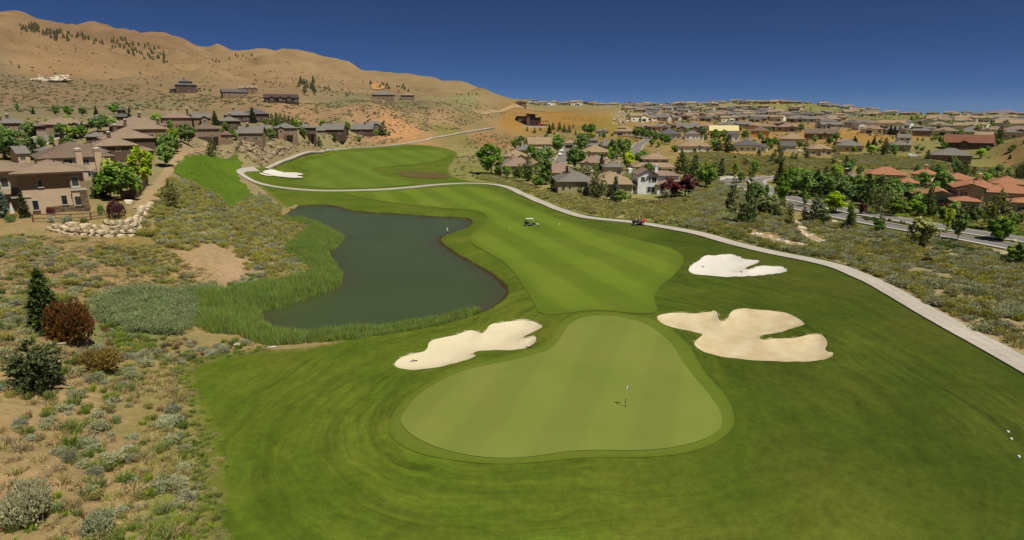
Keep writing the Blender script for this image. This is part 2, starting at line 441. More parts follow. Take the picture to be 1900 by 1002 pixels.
FAIR2_PX = [(560, 304), (575, 294), (620, 284), (700, 280), (780, 278), (825, 280), (838, 287), (820, 299), (770, 307), (716, 310), (686, 315), (706, 322), (720, 330), (760, 335), (772, 341), (740, 347), (660, 351), (590, 350), (545, 344), (530, 338), (575, 330), (576, 320), (556, 314)]
SLOPE_PX = [(322, 318), (334, 302), (350, 290), (400, 285), (435, 288), (452, 303), (446, 311), (438, 322), (448, 338), (462, 350), (470, 362), (452, 372), (432, 388), (420, 384), (405, 366), (372, 350), (345, 335)]
PATCH_PX = [(738, 322), (752, 318), (790, 320), (822, 322), (838, 328), (818, 333), (775, 331), (745, 328)]

GREEN, FRINGE, TURF, FAIR, FAIR2, SLOPE, PATCH = [chaikin(poly(p), 2) for p in (GREEN_PX, FRINGE_PX, TURF_PX, FAIR_PX, FAIR2_PX, SLOPE_PX, PATCH_PX)]
BUNKERS = [chaikin(poly(p), 2) for p in (BUNK_A, BUNK_B, BUNK_C, BUNK_D, BUNK_E)]
PAD = poly([(-140, 436), (60, 430), (100, 420), (200, 419), (250, 415), (268, 400), (281, 381), (300, 362), (330, 310), (250, 290), (100, 290), (-140, 300)])

GP = np.stack([GX.ravel(), GY.ravel()], 1)
near = (GR.ravel() < 330)
def feat(poly_, far=20.0):
    o = np.full(len(GP), far)
    idx = np.nonzero(near)[0]
    o[idx] = sdf_near(GP[idx], poly_, far)
    return o.reshape(na, nr)
# house terrace held by the boulder wall
sd = feat(PAD, 12.0)
GZ = GZ + (np.maximum(GZ, 8.9) - GZ) * sstep((0.3 - sd) / 1.0) * (GR < 125)
# raised green, bunker bowls, pond
sd = feat(FRINGE, 14.0)
GZ = GZ + 0.55 * sstep((5.0 - sd) / 9.0)
for k, B in enumerate(BUNKERS[:3]):
    sd = feat(B, 14.0)
    rim = 0.28 * np.exp(-((sd - 1.0) / 1.6) ** 2)
    GZ = GZ + np.where(sd > -0.2, rim, 0.24) - np.where(sd < 0.25, 0.40 * sstep((0.02 - sd) / 0.6) + 0.36 * sstep((-sd) / 3.0), 0)
sd = feat(POND, 20.0)
k = sstep(sd / 5.0)
GZ = np.where(sd > 0, POND_W + 0.22 + (GZ - POND_W - 0.22) * k + 0.10 * sstep(sd / 0.5) * (1 - k), GZ)
GZ = np.where(sd <= 0, POND_W + 0.22 - 0.5 * sstep(-sd / 0.5) - 1.2 * sstep(-sd / 6.0), GZ)
# ------------------------------------------------------------------ ground colours (real soil and dry-grass tones)
SOIL = [(0, 1000, 178, 148, 104), (200, 900, 186, 155, 110), (350, 850, 150, 140, 74), (330, 980, 128, 140, 56), (100, 750, 176, 150, 104), (300, 700, 160, 142, 86),
        (100, 600, 168, 142, 96), (60, 480, 172, 148, 106), (200, 520, 176, 146, 102), (210, 465, 150, 132, 62), (280, 478, 152, 134, 64), (330, 500, 182, 152, 112), (400, 475, 186, 156, 118), (120, 450, 168, 142, 98),
        (300, 400, 150, 138, 92), (420, 420, 150, 134, 84), (500, 440, 158, 138, 92), (330, 330, 152, 142, 96), (350, 275, 176, 152, 118), (250, 620, 130, 138, 80), (450, 290, 158, 142, 104), (620, 262, 150, 140, 96),
        (100, 330, 120, 112, 80), (100, 250, 150, 134, 96), (300, 240, 150, 134, 96), (450, 240, 142, 130, 92), (100, 205, 148, 132, 92),
        (60, 180, 164, 132, 92), (250, 170, 172, 138, 92), (450, 190, 170, 136, 92), (30, 150, 150, 130, 92), (250, 190, 148, 134, 92),
        (100, 110, 176, 136, 88), (300, 130, 180, 142, 92), (500, 140, 182, 144, 94), (650, 160, 180, 144, 96), (800, 172, 176, 144, 94), (200, 70, 160, 122, 80), (500, 112, 178, 142, 92), (720, 150, 176, 142, 94),
        (560, 225, 192, 146, 100), (650, 215, 196, 150, 104), (720, 235, 198, 148, 100), (820, 215, 190, 148, 102), (640, 190, 148, 138, 92), (760, 185, 148, 136, 90), (860, 190, 150, 142, 88), (930, 196, 158, 136, 92),
        (900, 262, 176, 130, 92), (870, 285, 150, 140, 88), (840, 245, 140, 132, 70), (960, 222, 164, 124, 58), (1060, 225, 166, 126, 58), (1120, 238, 150, 128, 54), (1030, 255, 150, 132, 84), (905, 215, 172, 136, 84),
        (900, 320, 138, 138, 70), (1000, 360, 170, 160, 96), (1100, 385, 172, 162, 98), (1220, 405, 160, 156, 88), (1050, 300, 132, 122, 84), (1150, 300, 140, 128, 90), (1100, 330, 140, 132, 88),
        (1300, 300, 160, 140, 78), (1320, 290, 178, 140, 86), (1400, 305, 156, 140, 74), (1500, 300, 156, 140, 82), (1300, 370, 140, 140, 84), (1400, 400, 142, 136, 78), (1450, 445, 168, 142, 100), (1550, 450, 150, 140, 92),
        (1650, 480, 160, 148, 104), (1800, 520, 168, 152, 110), (1750, 590, 180, 160, 116), (1880, 630, 186, 164, 120), (1870, 470, 190, 176, 138), (1700, 430, 132, 130, 72), (1850, 440, 120, 124, 62),
        (1700, 380, 96, 100, 58), (1560, 350, 100, 104, 60), (1650, 300, 140, 134, 76), (1800, 300, 138, 134, 76), (1750, 270, 134, 130, 78), (1870, 275, 156, 126, 76), (1590, 245, 184, 140, 72), (1640, 255, 170, 134, 70),
        (1250, 228, 176, 136, 84), (1400, 232, 170, 134, 80), (1520, 232, 166, 134, 84), (1200, 215, 158, 140, 92), (1300, 205, 150, 140, 88), (1400, 200, 148, 140, 84), (1500, 205, 142, 136, 78), (1620, 213, 142, 140, 74), (1700, 218, 134, 134, 68), (1850, 222, 124, 124, 62), (1050, 202, 156, 138, 90), (1100, 195, 150, 140, 90), (1750, 240, 124, 120, 64)]
sp = np.array([[*(lambda h: (math.atan2(h[0], h[1]) * 3, math.log(math.hypot(*h))))(hit(s[0], s[1]))] for s in SOIL])
def dusty(s):
    r, g, b = s[2:]
    if s[1] < 232 and s[0] < 960:                     # the bare hills: paler, greyer tan
        m = (r + g + b) / 3; r, g, b = [(c + (m - c) * .16) * .93 for c in (r, g, b)]
    return obs(r, g, b)
sc = np.array([dusty(s) for s in SOIL])
gq = np.stack([GA.ravel() * 3, GL.ravel()], 1)
jit = fbm(GA * 14, GL * 9, 3, 31).ravel() * 0.10
jit2 = fbm(GA * 14 + 9, GL * 9, 3, 37).ravel() * 0.10
gq = gq + np.stack([jit, jit2], 1)
soil = np.empty((len(gq), 3))
for s in range(0, len(gq), 8000):
    w = 1.0 / (((gq[s:s + 8000, None] - sp[None]) ** 2).sum(2) + 2e-3) ** 1.8
    soil[s:s + 8000] = (w @ sc) / w.sum(1)[:, None]

# ------------------------------------------------------------------ materials of the ground
def ground_mat():
    M = Mat("soil_and_dry_grass")
    base = M.attr("soil", "Color")
    fine = M.noise(1.7, detail=8, rough=0.65)
    mid = M.noise(0.23, detail=5, rough=0.6)
    big = M.noise(0.02, detail=5, rough=0.6)
    hil = M.attr("hill")
    stre = M.noise(0.0035, M.mapping(M.pos(), scale=(1, 2.2, 4)), detail=8, rough=0.62, dist=0.6)
    c = M.scale(base, M.ramp(fine, 0.25, 0.75, 0.72, 1.25))
    green = M.mix(0.5, c, obs(120, 126, 62))
    straw = M.scale(c, 1.22)
    c = M.mix(M.math('MULTIPLY', M.ramp(mid, 0.5, 0.66), M.ramp(hil, 0.1, 0.7, 0.75, 0.25)), c, green)
    c = M.mix(M.math('MULTIPLY', M.ramp(mid, 0.46, 0.3), 0.6), c, straw)
    c = M.scale(c, M.ramp(big, 0.3, 0.7, 0.88, 1.12))
    hc = M.scale(c, M.ramp(stre, 0.3, 0.7, 0.82, 1.14))
    c = M.mix(hil, c, hc)
    M.color(c)
    M.rough(0.95)
    h = M.math('ADD', M.math('MULTIPLY', fine, 0.6), M.math('MULTIPLY', M.noise(6.0, detail=6, rough=0.7), 0.4))
    M.bump(h, 0.8, 0.25)
    return M.m

def turf_mat(name, c1, c2, c3, stripes=None, streak=0.0, bump=0.35, tuft=0.10, patch=0.25, soft=0.0):
    M = Mat(name)
    fine = M.noise(9.0, detail=6, rough=0.7)
    tuf = M.noise(1.6, detail=6, rough=0.68)
    pat = M.noise(0.11, detail=5, rough=0.6)
    pat2 = M.noise(0.045, M.mapping(M.pos(), loc=(31, 7, 0)), detail=4, rough=0.55)
    c = M.mix(M.ramp(pat, 0.36, 0.66), c1, c2)
    c = M.mix(M.math('MULTIPLY', M.ramp(pat2, 0.5, 0.7), patch * 2), c, c3)
    if stripes:
        (dx, dy), width, amt = stripes
        ang = math.atan2(dy, dx)
        wob = M.noise(0.05, detail=2)
        u = M.n("ShaderNodeSeparateXYZ")
        M.link(M.mapping(M.pos(), rot=(0, 0, -ang)), u.inputs[0])
        v = M.math('ADD', u.outputs[1], M.math('MULTIPLY', wob, 2.6))
        sn = M.math('SINE', M.math('MULTIPLY', v, math.pi / width))
        sn = M.ramp(sn, -0.45, 0.45, 1 - amt, 1 + amt)
        c = M.scale(c, sn)
    if soft:
        e = M.math('ADD', M.attr("inner"), M.math('MULTIPLY', M.math('SUBTRACT', M.noise(0.9, detail=5, rough=0.7), 0.5), soft * 1.6))
        c = M.mix(M.ramp(e, 0.0, soft, 0.7, 0.0), c, obs(98, 115, 30))
    if streak:
        cmb = M.n("ShaderNodeCombineXYZ")
        wv = M.math('MULTIPLY', M.math('SUBTRACT', M.noise(0.07, detail=3), 0.5), 6.0)
        M.put(cmb.inputs[0], M.math('ADD', M.attr("ring"), wv)); M.put(cmb.inputs[1], M.math('MULTIPLY', M.attr("turn"), 0.07))
        s1 = M.noise(0.75, cmb.outputs[0], detail=5, rough=0.6, dist=0.7)
        s2 = M.noise(2.6, cmb.outputs[0], detail=3, rough=0.6)
        near_ = M.ramp(M.attr("ring"), 14, 40, 1.0, 0.35)
        f = M.math('ADD', M.math('MULTIPLY', M.math('SUBTRACT', s1, 0.5), streak * 2.6), M.math('MULTIPLY', M.math('SUBTRACT', s2, 0.5), streak * 1.2))
        f = M.math('MULTIPLY', f, M.math('MULTIPLY', near_, M.ramp(M.noise(0.035, M.mapping(M.pos(), loc=(11, 3, 0)), detail=3), 0.38, 0.62, 0.25, 1.15)))
        mot = M.math('ADD', M.math('MULTIPLY', M.noise(0.42, detail=6, rough=0.7), 0.5), M.math('MULTIPLY', M.noise(1.1, M.mapping(M.pos(), scale=(1, .55, 1)), detail=5, rough=0.72), 0.5))
        f = M.math('ADD', f, M.math('MULTIPLY', M.math('SUBTRACT', mot, 0.5), 0.95))
        c = M.scale(c, M.math('ADD', 1.0, f))
        # worn brownish lanes
        c = M.mix(M.math('MULTIPLY', M.ramp(s1, 0.60, 0.74, 0, 0.42), M.ramp(M.noise(0.05, M.mapping(M.pos(), loc=(3, 60, 0)), detail=3), 0.45, 0.62)), c, obs(124, 116, 44))
        sx = M.n("ShaderNodeSeparateXYZ"); M.link(M.pos(), sx.inputs[0])
        wob2 = M.math('MULTIPLY', M.math('SUBTRACT', M.noise(0.06, detail=4, rough=0.65), 0.5), 60.0)
        lush = M.ramp(M.math('ADD', sx.outputs[0], wob2), 6, 34, 0.0, 0.85)
        c = M.mix(lush, c, M.scale(c, 0.56))
        tan = M.math('ADD', M.attr("edge"), M.math('MULTIPLY', M.math('SUBTRACT', M.noise(0.55, detail=6, rough=0.7), 0.5), 5.0))
        c = M.mix(M.ramp(tan, 1.4, -0.4, 0.0, 0.75), c, obs(150, 138, 78))
        pond = M.attr("bank")
        c = M.mix(M.ramp(pond, 0.12, 0.45, 0.9, 0.0), c, obs(70, 56, 34))
    c = M.scale(c, M.ramp(fine, 0.25, 0.75, 1 - tuft, 1 + tuft))
    c = M.scale(c, M.ramp(tuf, 0.25, 0.75, 1 - tuft, 1 + tuft))
    M.color(c)
    M.rough(0.85)
    M.bsdf.inputs["Specular IOR Level"].default_value = 0.12
    M.bump(M.math('ADD', M.math('MULTIPLY', fine, 0.5), tuf), bump, 0.12)
    return M.m

def sand_mat(name, col, wet=0.0):
    M = Mat(name)
    p = M.noise(0.35, detail=4, rough=0.6)
    f = M.noise(3.0, detail=6, rough=0.65)
    rk = M.n("ShaderNodeTexWave"); rk.wave_type = 'RINGS'; rk.inputs["Scale"].default_value = 1.6; rk.inputs["Distortion"].default_value = 5.0; rk.inputs["Detail"].default_value = 3.0
    M.link(M.mapping(M.pos(), scale=(1, 1, 0)), rk.inputs["Vector"])
    c = M.scale(col, M.ramp(f, 0.25, 0.75, 0.94, 1.05))
    damp = M.mix(1.0, c, (0.80, 0.72, 0.60), 'MULTIPLY')
    c = M.mix(M.math('MULTIPLY', M.ramp(p, 0.36, 0.62), wet), c, damp)
    M.color(c); M.rough(0.95)
    M.bump(M.math('ADD', M.math('MULTIPLY', rk.outputs["Fac"], 0.35), f), 0.45, 0.08)
    return M.m

def concrete_mat(name, col, joint=0.0):
    M = Mat(name)
    f = M.noise(1.2, detail=6, rough=0.65); b = M.noise(0.09, detail=4)
    c = M.scale(col, M.ramp(f, 0.25, 0.75, 0.88, 1.08))
    c = M.scale(c, M.ramp(b, 0.3, 0.7, 0.9, 1.08))
    if joint:
        v = M.math('FRACT', M.math('DIVIDE', M.attr("along"), joint))
        edge = M.math('LESS_THAN', v, 0.025)
        c = M.mix(M.math('MULTIPLY', edge, 0.45), c, (0.2, 0.18, 0.15))
        e = M.attr("across")
        trk = M.ramp(M.math('ABSOLUTE', M.math('SUBTRACT', M.math('ABSOLUTE', e), 0.42)), 0.0, 0.22, 0.3, 0.0)
        c = M.mix(M.math('MULTIPLY', trk, M.ramp(M.noise(0.25, detail=5), 0.3, 0.6)), c, (0.24, 0.21, 0.17))
        dirt = M.math('MULTIPLY', M.ramp(M.math('ABSOLUTE', e), 0.75, 1.0), M.ramp(M.noise(0.5, detail=5), 0.4, 0.65, 0, 0.55))
        c = M.mix(dirt, c, obs(130, 116, 82))
    M.color(c); M.rough(0.9)
    M.bump(f, 0.2, 0.03)
    return M.m

def water_mat():
    M = Mat("pond_water")
    big = M.noise(0.05, detail=3)
    c = M.mix(M.ramp(big, 0.35, 0.65), (0.050, 0.074, 0.024), (0.060, 0.080, 0.028))
    shore = M.ramp(M.attr("depth"), 0.2, 3.5, 0.55, 0.0)
    c = M.mix(shore, c, (0.062, 0.046, 0.026))
    M.color(c)
    M.bsdf.inputs["Roughness"].default_value = 0.22
    M.bsdf.inputs["IOR"].default_value = 1.33
    M.bsdf.inputs["Specular IOR Level"].default_value = 0.17
    w1 = M.noise(1.1, M.mapping(M.pos(), scale=(1.0, 1.9, 1)), detail=5, rough=0.65, dist=0.3)
    M.bump(w1, 0.35, 0.12)
    return M.m

MAT_GROUND = ground_mat()
st_dir = np.array(hit(1126, 530)) - np.array(hit(1000, 461))
st2_dir = np.array(hit(760, 330)) - np.array(hit(640, 285))
gr_dir = np.array(hit(1010, 820)) - np.array(hit(1120, 610))
MAT_ROUGH = turf_mat("rough_turf", obs(101, 115, 32), obs(84, 104, 23), obs(122, 121, 45), streak=0.62, tuft=0.21, bump=0.55)
MAT_FAIR = turf_mat("fairway_turf", obs(112, 130, 38), obs(103, 124, 32), obs(124, 134, 50), stripes=(st_dir, 5.2, 0.10), soft=2.6, tuft=0.08, bump=0.15)
MAT_FAIR2 = turf_mat("far_fairway_turf", obs(108, 128, 42), obs(98, 120, 36), obs(118, 130, 50), stripes=(st2_dir, 6.5, 0.07), soft=2.0, tuft=0.06, bump=0.15)
MAT_FRINGE = turf_mat("fringe_turf", obs(108, 122, 40), obs(100, 118, 36), obs(122, 126, 50), soft=0.5, tuft=0.07, bump=0.2)
MAT_GREEN = turf_mat("green_turf", obs(130, 140, 62), obs(122, 136, 56), obs(142, 140, 70), stripes=(gr_dir, 3.2, 0.035), tuft=0.035, bump=0.06)
MAT_SLOPE = turf_mat("hillside_grass", obs(100, 126, 30), obs(88, 114, 26), obs(128, 130, 52), tuft=0.2, bump=0.8)
MAT_PATCH = turf_mat("dry_hollow_grass", obs(112, 96, 56), obs(100, 90, 50), obs(96, 100, 44), tuft=0.15, bump=0.4)
MAT_SAND = sand_mat("white_sand", obs(234, 221, 186), wet=0.25)
MAT_SAND2 = sand_mat("buff_sand", obs(226, 210, 172), wet=0.75)
MAT_SAND3 = sand_mat("bright_sand", obs(236, 230, 216), wet=0.15)
MAT_PATH = concrete_mat("path_concrete", obs(202, 193, 176), joint=3.0)
MAT_ROAD = concrete_mat("asphalt", obs(138, 132, 124))
MAT_CURB = concrete_mat("kerb_concrete", obs(204, 196, 176))
MAT_PAINT = plain("road_paint", (0.72, 0.72, 0.68), 0.6, var=0.06)
MAT_WATER = water_mat()

# ------------------------------------------------------------------ ground sheet
def layer(x, y, k):
    return k * (0.03 + 0.00030 * np.hypot(x, y))

turf_sd = np.full(len(GP), 30.0)
m_ = GR.ravel() < 520
turf_sd[m_] = sdf_near(GP[m_], TURF, 30.0)
V = np.stack([GX.ravel(), GY.ravel(), GZ.ravel()], 1)
ii = np.arange(na * nr).reshape(na, nr)
a, b, c_, d = ii[:-1, :-1].ravel(), ii[1:, :-1].ravel(), ii[1:, 1:].ravel(), ii[:-1, 1:].ravel()
F = np.stack([a, b, c_, d], 1)
keep = ~((turf_sd[F] < -3.0).all(1))
F = F[keep]
cap = len(V)
V = np.vstack([V, [[0, 0, 0.0]]])
fan = [(int(ii[k, 0]), cap, int(ii[k + 1, 0])) for k in range(na - 1)]
me = bpy.data.meshes.new("ground")
me.from_pydata(V.tolist(), [], F.tolist() + fan)
me.materials.append(MAT_GROUND)
me.polygons.foreach_set("use_smooth", np.ones(len(me.polygons), dtype=bool))
set_col(me, "soil", np.vstack([soil, soil[:1]]))
set_attr(me, "hill", np.append(sstep((GR.ravel() - 330) / 300), 0))
me.update()
ground = props(bpy.data.objects.new("ground", me), "bare tan hills and dry sagebrush ground around the golf course", "ground", kind="structure")
COL.objects.link(ground)

def drape(name, P, mat, k, s=0.012, holes=(), label=None, cat=None, rag=0.0, attrs=(), zfun=None, thick=0.0, spacing=None, cuts=(), grow=0.0):
    P = np.asarray(P, float)
    if grow:
        T_ = np.roll(P, -1, 0) - np.roll(P, 1, 0); T_ /= np.linalg.norm(T_, axis=1)[:, None] + 1e-9
        ar = np.sum(P[:, 0] * np.roll(P[:, 1], -1) - np.roll(P[:, 0], -1) * P[:, 1])
        P = P + np.stack([T_[:, 1], -T_[:, 0]], 1) * grow * (1 if ar > 0 else -1)
    # resample the outline
    out = []
    for i in range(len(P)):
        A_, B_ = P[i], P[(i + 1) % len(P)]
        L = np.linalg.norm(B_ - A_); step = spacing or max(0.25, s * np.linalg.norm(A_) * 0.9)
        nseg = max(1, int(L / step))
        for j in range(nseg):
            out.append(A_ + (B_ - A_) * j / nseg)
    E = np.array(out)
    if rag:
        rs = np.random.RandomState(len(E))
        E = E + rs.normal(0, rag, E.shape)
    r = np.hypot(E[:, 0], E[:, 1]); az = np.arctan2(E[:, 0], E[:, 1])
    if spacing:
        xs = np.arange(E[:, 0].min(), E[:, 0].max(), spacing); ys = np.arange(E[:, 1].min(), E[:, 1].max(), spacing)
        X_, Y_ = np.meshgrid(xs, ys); X_, Y_ = X_.ravel(), Y_.ravel()
        sp_ = np.full(len(X_), spacing)
    else:
        la = np.arange(az.min(), az.max(), s); ll = np.arange(math.log(max(6, r.min())), math.log(r.max()), s * 1.6)
        A_, L_ = np.meshgrid(la, ll); rr = np.exp(L_.ravel()); aa = A_.ravel()
        X_, Y_ = rr * np.sin(aa), rr * np.cos(aa); sp_ = rr * s
    I = np.stack([X_, Y_], 1)
    sdI = sdf_near(I, E, 60.0)
    ok = sdI < -0.45 * sp_
    I = I[ok]
    rs = np.random.RandomState(7)
    I = I + rs.uniform(-0.15, 0.15, I.shape) * sp_[ok][:, None]
    edges = [(i, (i + 1) % len(E)) for i in range(len(E))]
    loops = []
    for C_ in cuts:
        L_ = []
        for i in range(len(C_)):
            A_, B_ = C_[i], C_[(i + 1) % len(C_)]; nseg = max(1, int(np.linalg.norm(B_ - A_) / .35))
            L_ += [A_ + (B_ - A_) * j / nseg for j in range(nseg)]
        L_ = np.array(L_); I = I[np.abs(sdf_near(I, L_, 30.0)) > .18]; loops.append(L_)
    base_ = len(E)
    for L_ in loops:
        edges += [(base_ + i, base_ + (i + 1) % len(L_)) for i in range(len(L_))]; base_ += len(L_)
    allp = np.vstack([E] + loops + [I])
    v, e, f, *_ = geometry.delaunay_2d_cdt([Vector(p) for p in allp], edges, [list(range(len(E)))], 1, 1e-5)
    v = np.array([tuple(p) for p in v]); f = [list(t) for t in f]
    for L_ in loops:
        ce = np.array([(v[t[0]] + v[t[1]] + v[t[2]]) / 3 for t in f]); sh = sdf_near(ce, L_, 30.0)
        f = [t for t, s_ in zip(f, sh) if s_ > 0]
    for H, mg in holes:
        sh = sdf_near(v, H, 40.0)
        f = [t for t in f if not all(sh[i] < -mg for i in t)]
    z = (zfun(v[:, 0], v[:, 1]) if zfun else gridz(v[:, 0], v[:, 1])) + layer(v[:, 0], v[:, 1], k)
    # upward normals
    fl = []
    for t in f:
        p0, p1, p2 = v[t[0]], v[t[1]], v[t[2]]
        if (p1[0] - p0[0]) * (p2[1] - p0[1]) - (p1[1] - p0[1]) * (p2[0] - p0[0]) < 0:
            t = t[::-1]
        fl.append(t)
    o = mesh_obj(name, np.column_stack([v, z]), fl, mat, smooth=True)
    for an, fn in attrs:
        set_attr(o.data, an, fn(v))
    props(o, label, cat, kind="structure")
    return o

GC = GREEN.mean(0)
ring_f = lambda v: sdf_near(v, FRINGE, 140.0)
turn_f = lambda v: np.arctan2(v[:, 0] - GC[0], GC[1] - v[:, 1]) * 30.0 + v[:, 1] * 0.25
bank_f = lambda v: sdf_near(v, POND, 20.0)
drape("rough_grass", TURF, MAT_ROUGH, 1, s=0.0115, cuts=BUNKERS[:3], holes=[(POND, 2.5)], label="mown darker green rough around the fairway and green", cat="rough", rag=0.12,
      attrs=(("ring", ring_f), ("turn", turn_f), ("bank", bank_f), ("edge", lambda v: np.where(v[:, 0] < -8, -sdf_near(v, TURF, 30.0), 20.0))))
drape("fairway", FAIR, MAT_FAIR, 2, s=0.016, label="striped green fairway between the pond and the cart path", cat="fairway", attrs=(("inner", lambda v: -sdf_near(v, FAIR, 30.0)),))
drape("fairway", FAIR2, MAT_FAIR2, 2, s=0.016, label="far striped fairway beyond the crossing cart path", cat="fairway", attrs=(("inner", lambda v: -sdf_near(v, FAIR2, 30.0)),))
drape("fringe", FRINGE, MAT_FRINGE, 2, s=0.016, holes=[(GREEN, 1.0)], label="collar of short grass round the putting green", cat="fringe", attrs=(("inner", lambda v: -sdf_near(v, FRINGE, 30.0)),))
drape("putting_green", GREEN, MAT_GREEN, 3, s=0.014, label="smooth pale green putting surface with a flag", cat="putting green")
BN = ["white sand bunker beside the putting green below the pond", "largest sand bunker, buff coloured with grass fingers, on the path side of the green", "white sand bunker next to the fairway end and cart path", "far white sand bunker inside the bend of the path", "thin sand finger at the edge of the far white bunker"]
for i_, (B, nm, mt) in enumerate(zip(BUNKERS, BN, (MAT_SAND, MAT_SAND2, MAT_SAND3, MAT_SAND3, MAT_SAND3))):
    drape("sand_bunker", B, mt, 0.5 if i_ < 3 else 4.5, s=0.007 if i_ != 3 else 0.01, label=nm, cat="bunker", grow=0.15 if i_ < 3 else 0.0)
drape("hillside_grass", SLOPE, MAT_SLOPE, 2.2, s=0.012, rag=0.5, label="bright green grass slope below the house terrace", cat="grass slope")
drape("dry_hollow", PATCH, MAT_PATCH, 2.4, s=0.016, rag=0.3, label="brown hollow of dry grass beside the far fairway", cat="hollow")

# pond water
pw = drape("pond", POND, MAT_WATER, 0, s=0.02, zfun=lambda x, y: np.full(len(x), POND_W), label="dark olive pond curving beside the fairway", cat="pond",
           attrs=(("depth", lambda v: -sdf_near(v, POND, 40.0)),))

# ------------------------------------------------------------------ paths and roads
def ribbon(name, C, width, mat, k, label=None, cat=None, wpx=None, zoff=0.0, side=0.0, step=1.5, thick=0.0, lev=0.0, w2=None):
    "a strip along centre line C (world xy); side shifts it sideways"
    C = chaikin(C, 3, closed=False)
    seg = np.linalg.norm(np.diff(C, axis=0), axis=1); S = np.concatenate([[0], np.cumsum(seg)])
    n = max(2, int(S[-1] / step)); t = np.linspace(0, S[-1], n)
    P = np.stack([np.interp(t, S, C[:, 0]), np.interp(t, S, C[:, 1])], 1)
    T = np.gradient(P, axis=0); T /= np.linalg.norm(T, axis=1)[:, None] + 1e-9
    Nn = np.stack([T[:, 1], -T[:, 0]], 1)
    offs = np.linspace(-0.5, 0.5, 5)
    if isinstance(width, (list, tuple)):
        wd = np.interp(np.linspace(0, 1, n), np.linspace(0, 1, len(width)), width)
    else:
        wd = np.full(n, width)
    verts, al, ac = [], [], []
    for o_ in offs:
        q_ = P + Nn * (o_ * wd + side)[:, None]
        z = gridz(P[:, 0], P[:, 1]) * lev + gridz(q_[:, 0], q_[:, 1]) * (1 - lev) + layer(q_[:, 0], q_[:, 1], k) + zoff
        verts.append(np.column_stack([q_, z])); al.append(t); ac.append(np.full(n, o_ * 2))
    if thick:                                  # side skirts
        for src, sgn in ((0, -1), (len(offs) - 1, 1)):
            s_ = verts[src].copy(); s_[:, 2] -= thick
            verts.append(s_); al.append(t); ac.append(np.full(n, 1.0))
    order = list(range(len(offs)))
    if thick:
        order = [len(offs)] + order + [len(offs) + 1]
    Vv = np.vstack(verts); faces = []
    for a_, b_ in zip(order[:-1], order[1:]):
        for i in range(n - 1):
            faces.append((a_ * n + i, b_ * n + i, b_ * n + i + 1, a_ * n + i + 1)[::-1])
    o = mesh_obj(name, Vv, faces, mat, smooth=not thick)
    set_attr(o.data, "along", np.concatenate(al)); set_attr(o.data, "across", np.concatenate(ac))
    if label: props(o, label, cat, kind="structure")
    return o

PATH_PX = [(2060, 770), (1900, 679), (1844, 648), (1799, 624), (1740, 592), (1694.6, 566), (1661.7, 547), (1625, 526), (1598.8, 515), (1560, 498), (1530, 490), (1489.5, 481), (1426, 469.5), (1363, 453.7), (1300, 434.8), (1240, 424), (1180, 413.5), (1100, 407.5), (1060, 398.5), (1020, 383), (985, 368), (955, 353), (930, 345.5), (900, 342), (850, 341), (800, 344.5), (740, 351), (690, 354), (640, 355), (580, 355), (530, 351), (490, 344), (466, 335), (449, 325.5), (444, 320.5), (450, 317.2), (464, 315.8), (476, 315.2)]
PATH2_PX = [(493, 314), (501, 309.5), (515, 303), (532, 296.5), (556, 287), (580, 281.5), (606, 277.5), (640, 275.5), (690, 274), (720, 271.5), (750, 268), (775, 263), (792, 261), (799, 257.5), (840, 251), (880, 244.5), (916, 238.5)]
PATH_XY = poly(PATH_PX)
ribbon("cart_path", PATH_XY, [3.3, 3.2, 3.1, 2.9, 2.8, 2.7, 2.7, 2.5, 2.4, 2.4], MAT_PATH, 3.2, "pale concrete cart path curving past the bunkers and round the pond", "cart path", thick=0.25, zoff=0.04)
ribbon("cart_path", poly(PATH2_PX), [2.2, 2.2, 2.4, 2.6, 2.8], MAT_PATH, 3.2, "far concrete cart path climbing along the rock bank", "cart path", thick=0.6, zoff=0.12, lev=0.85)
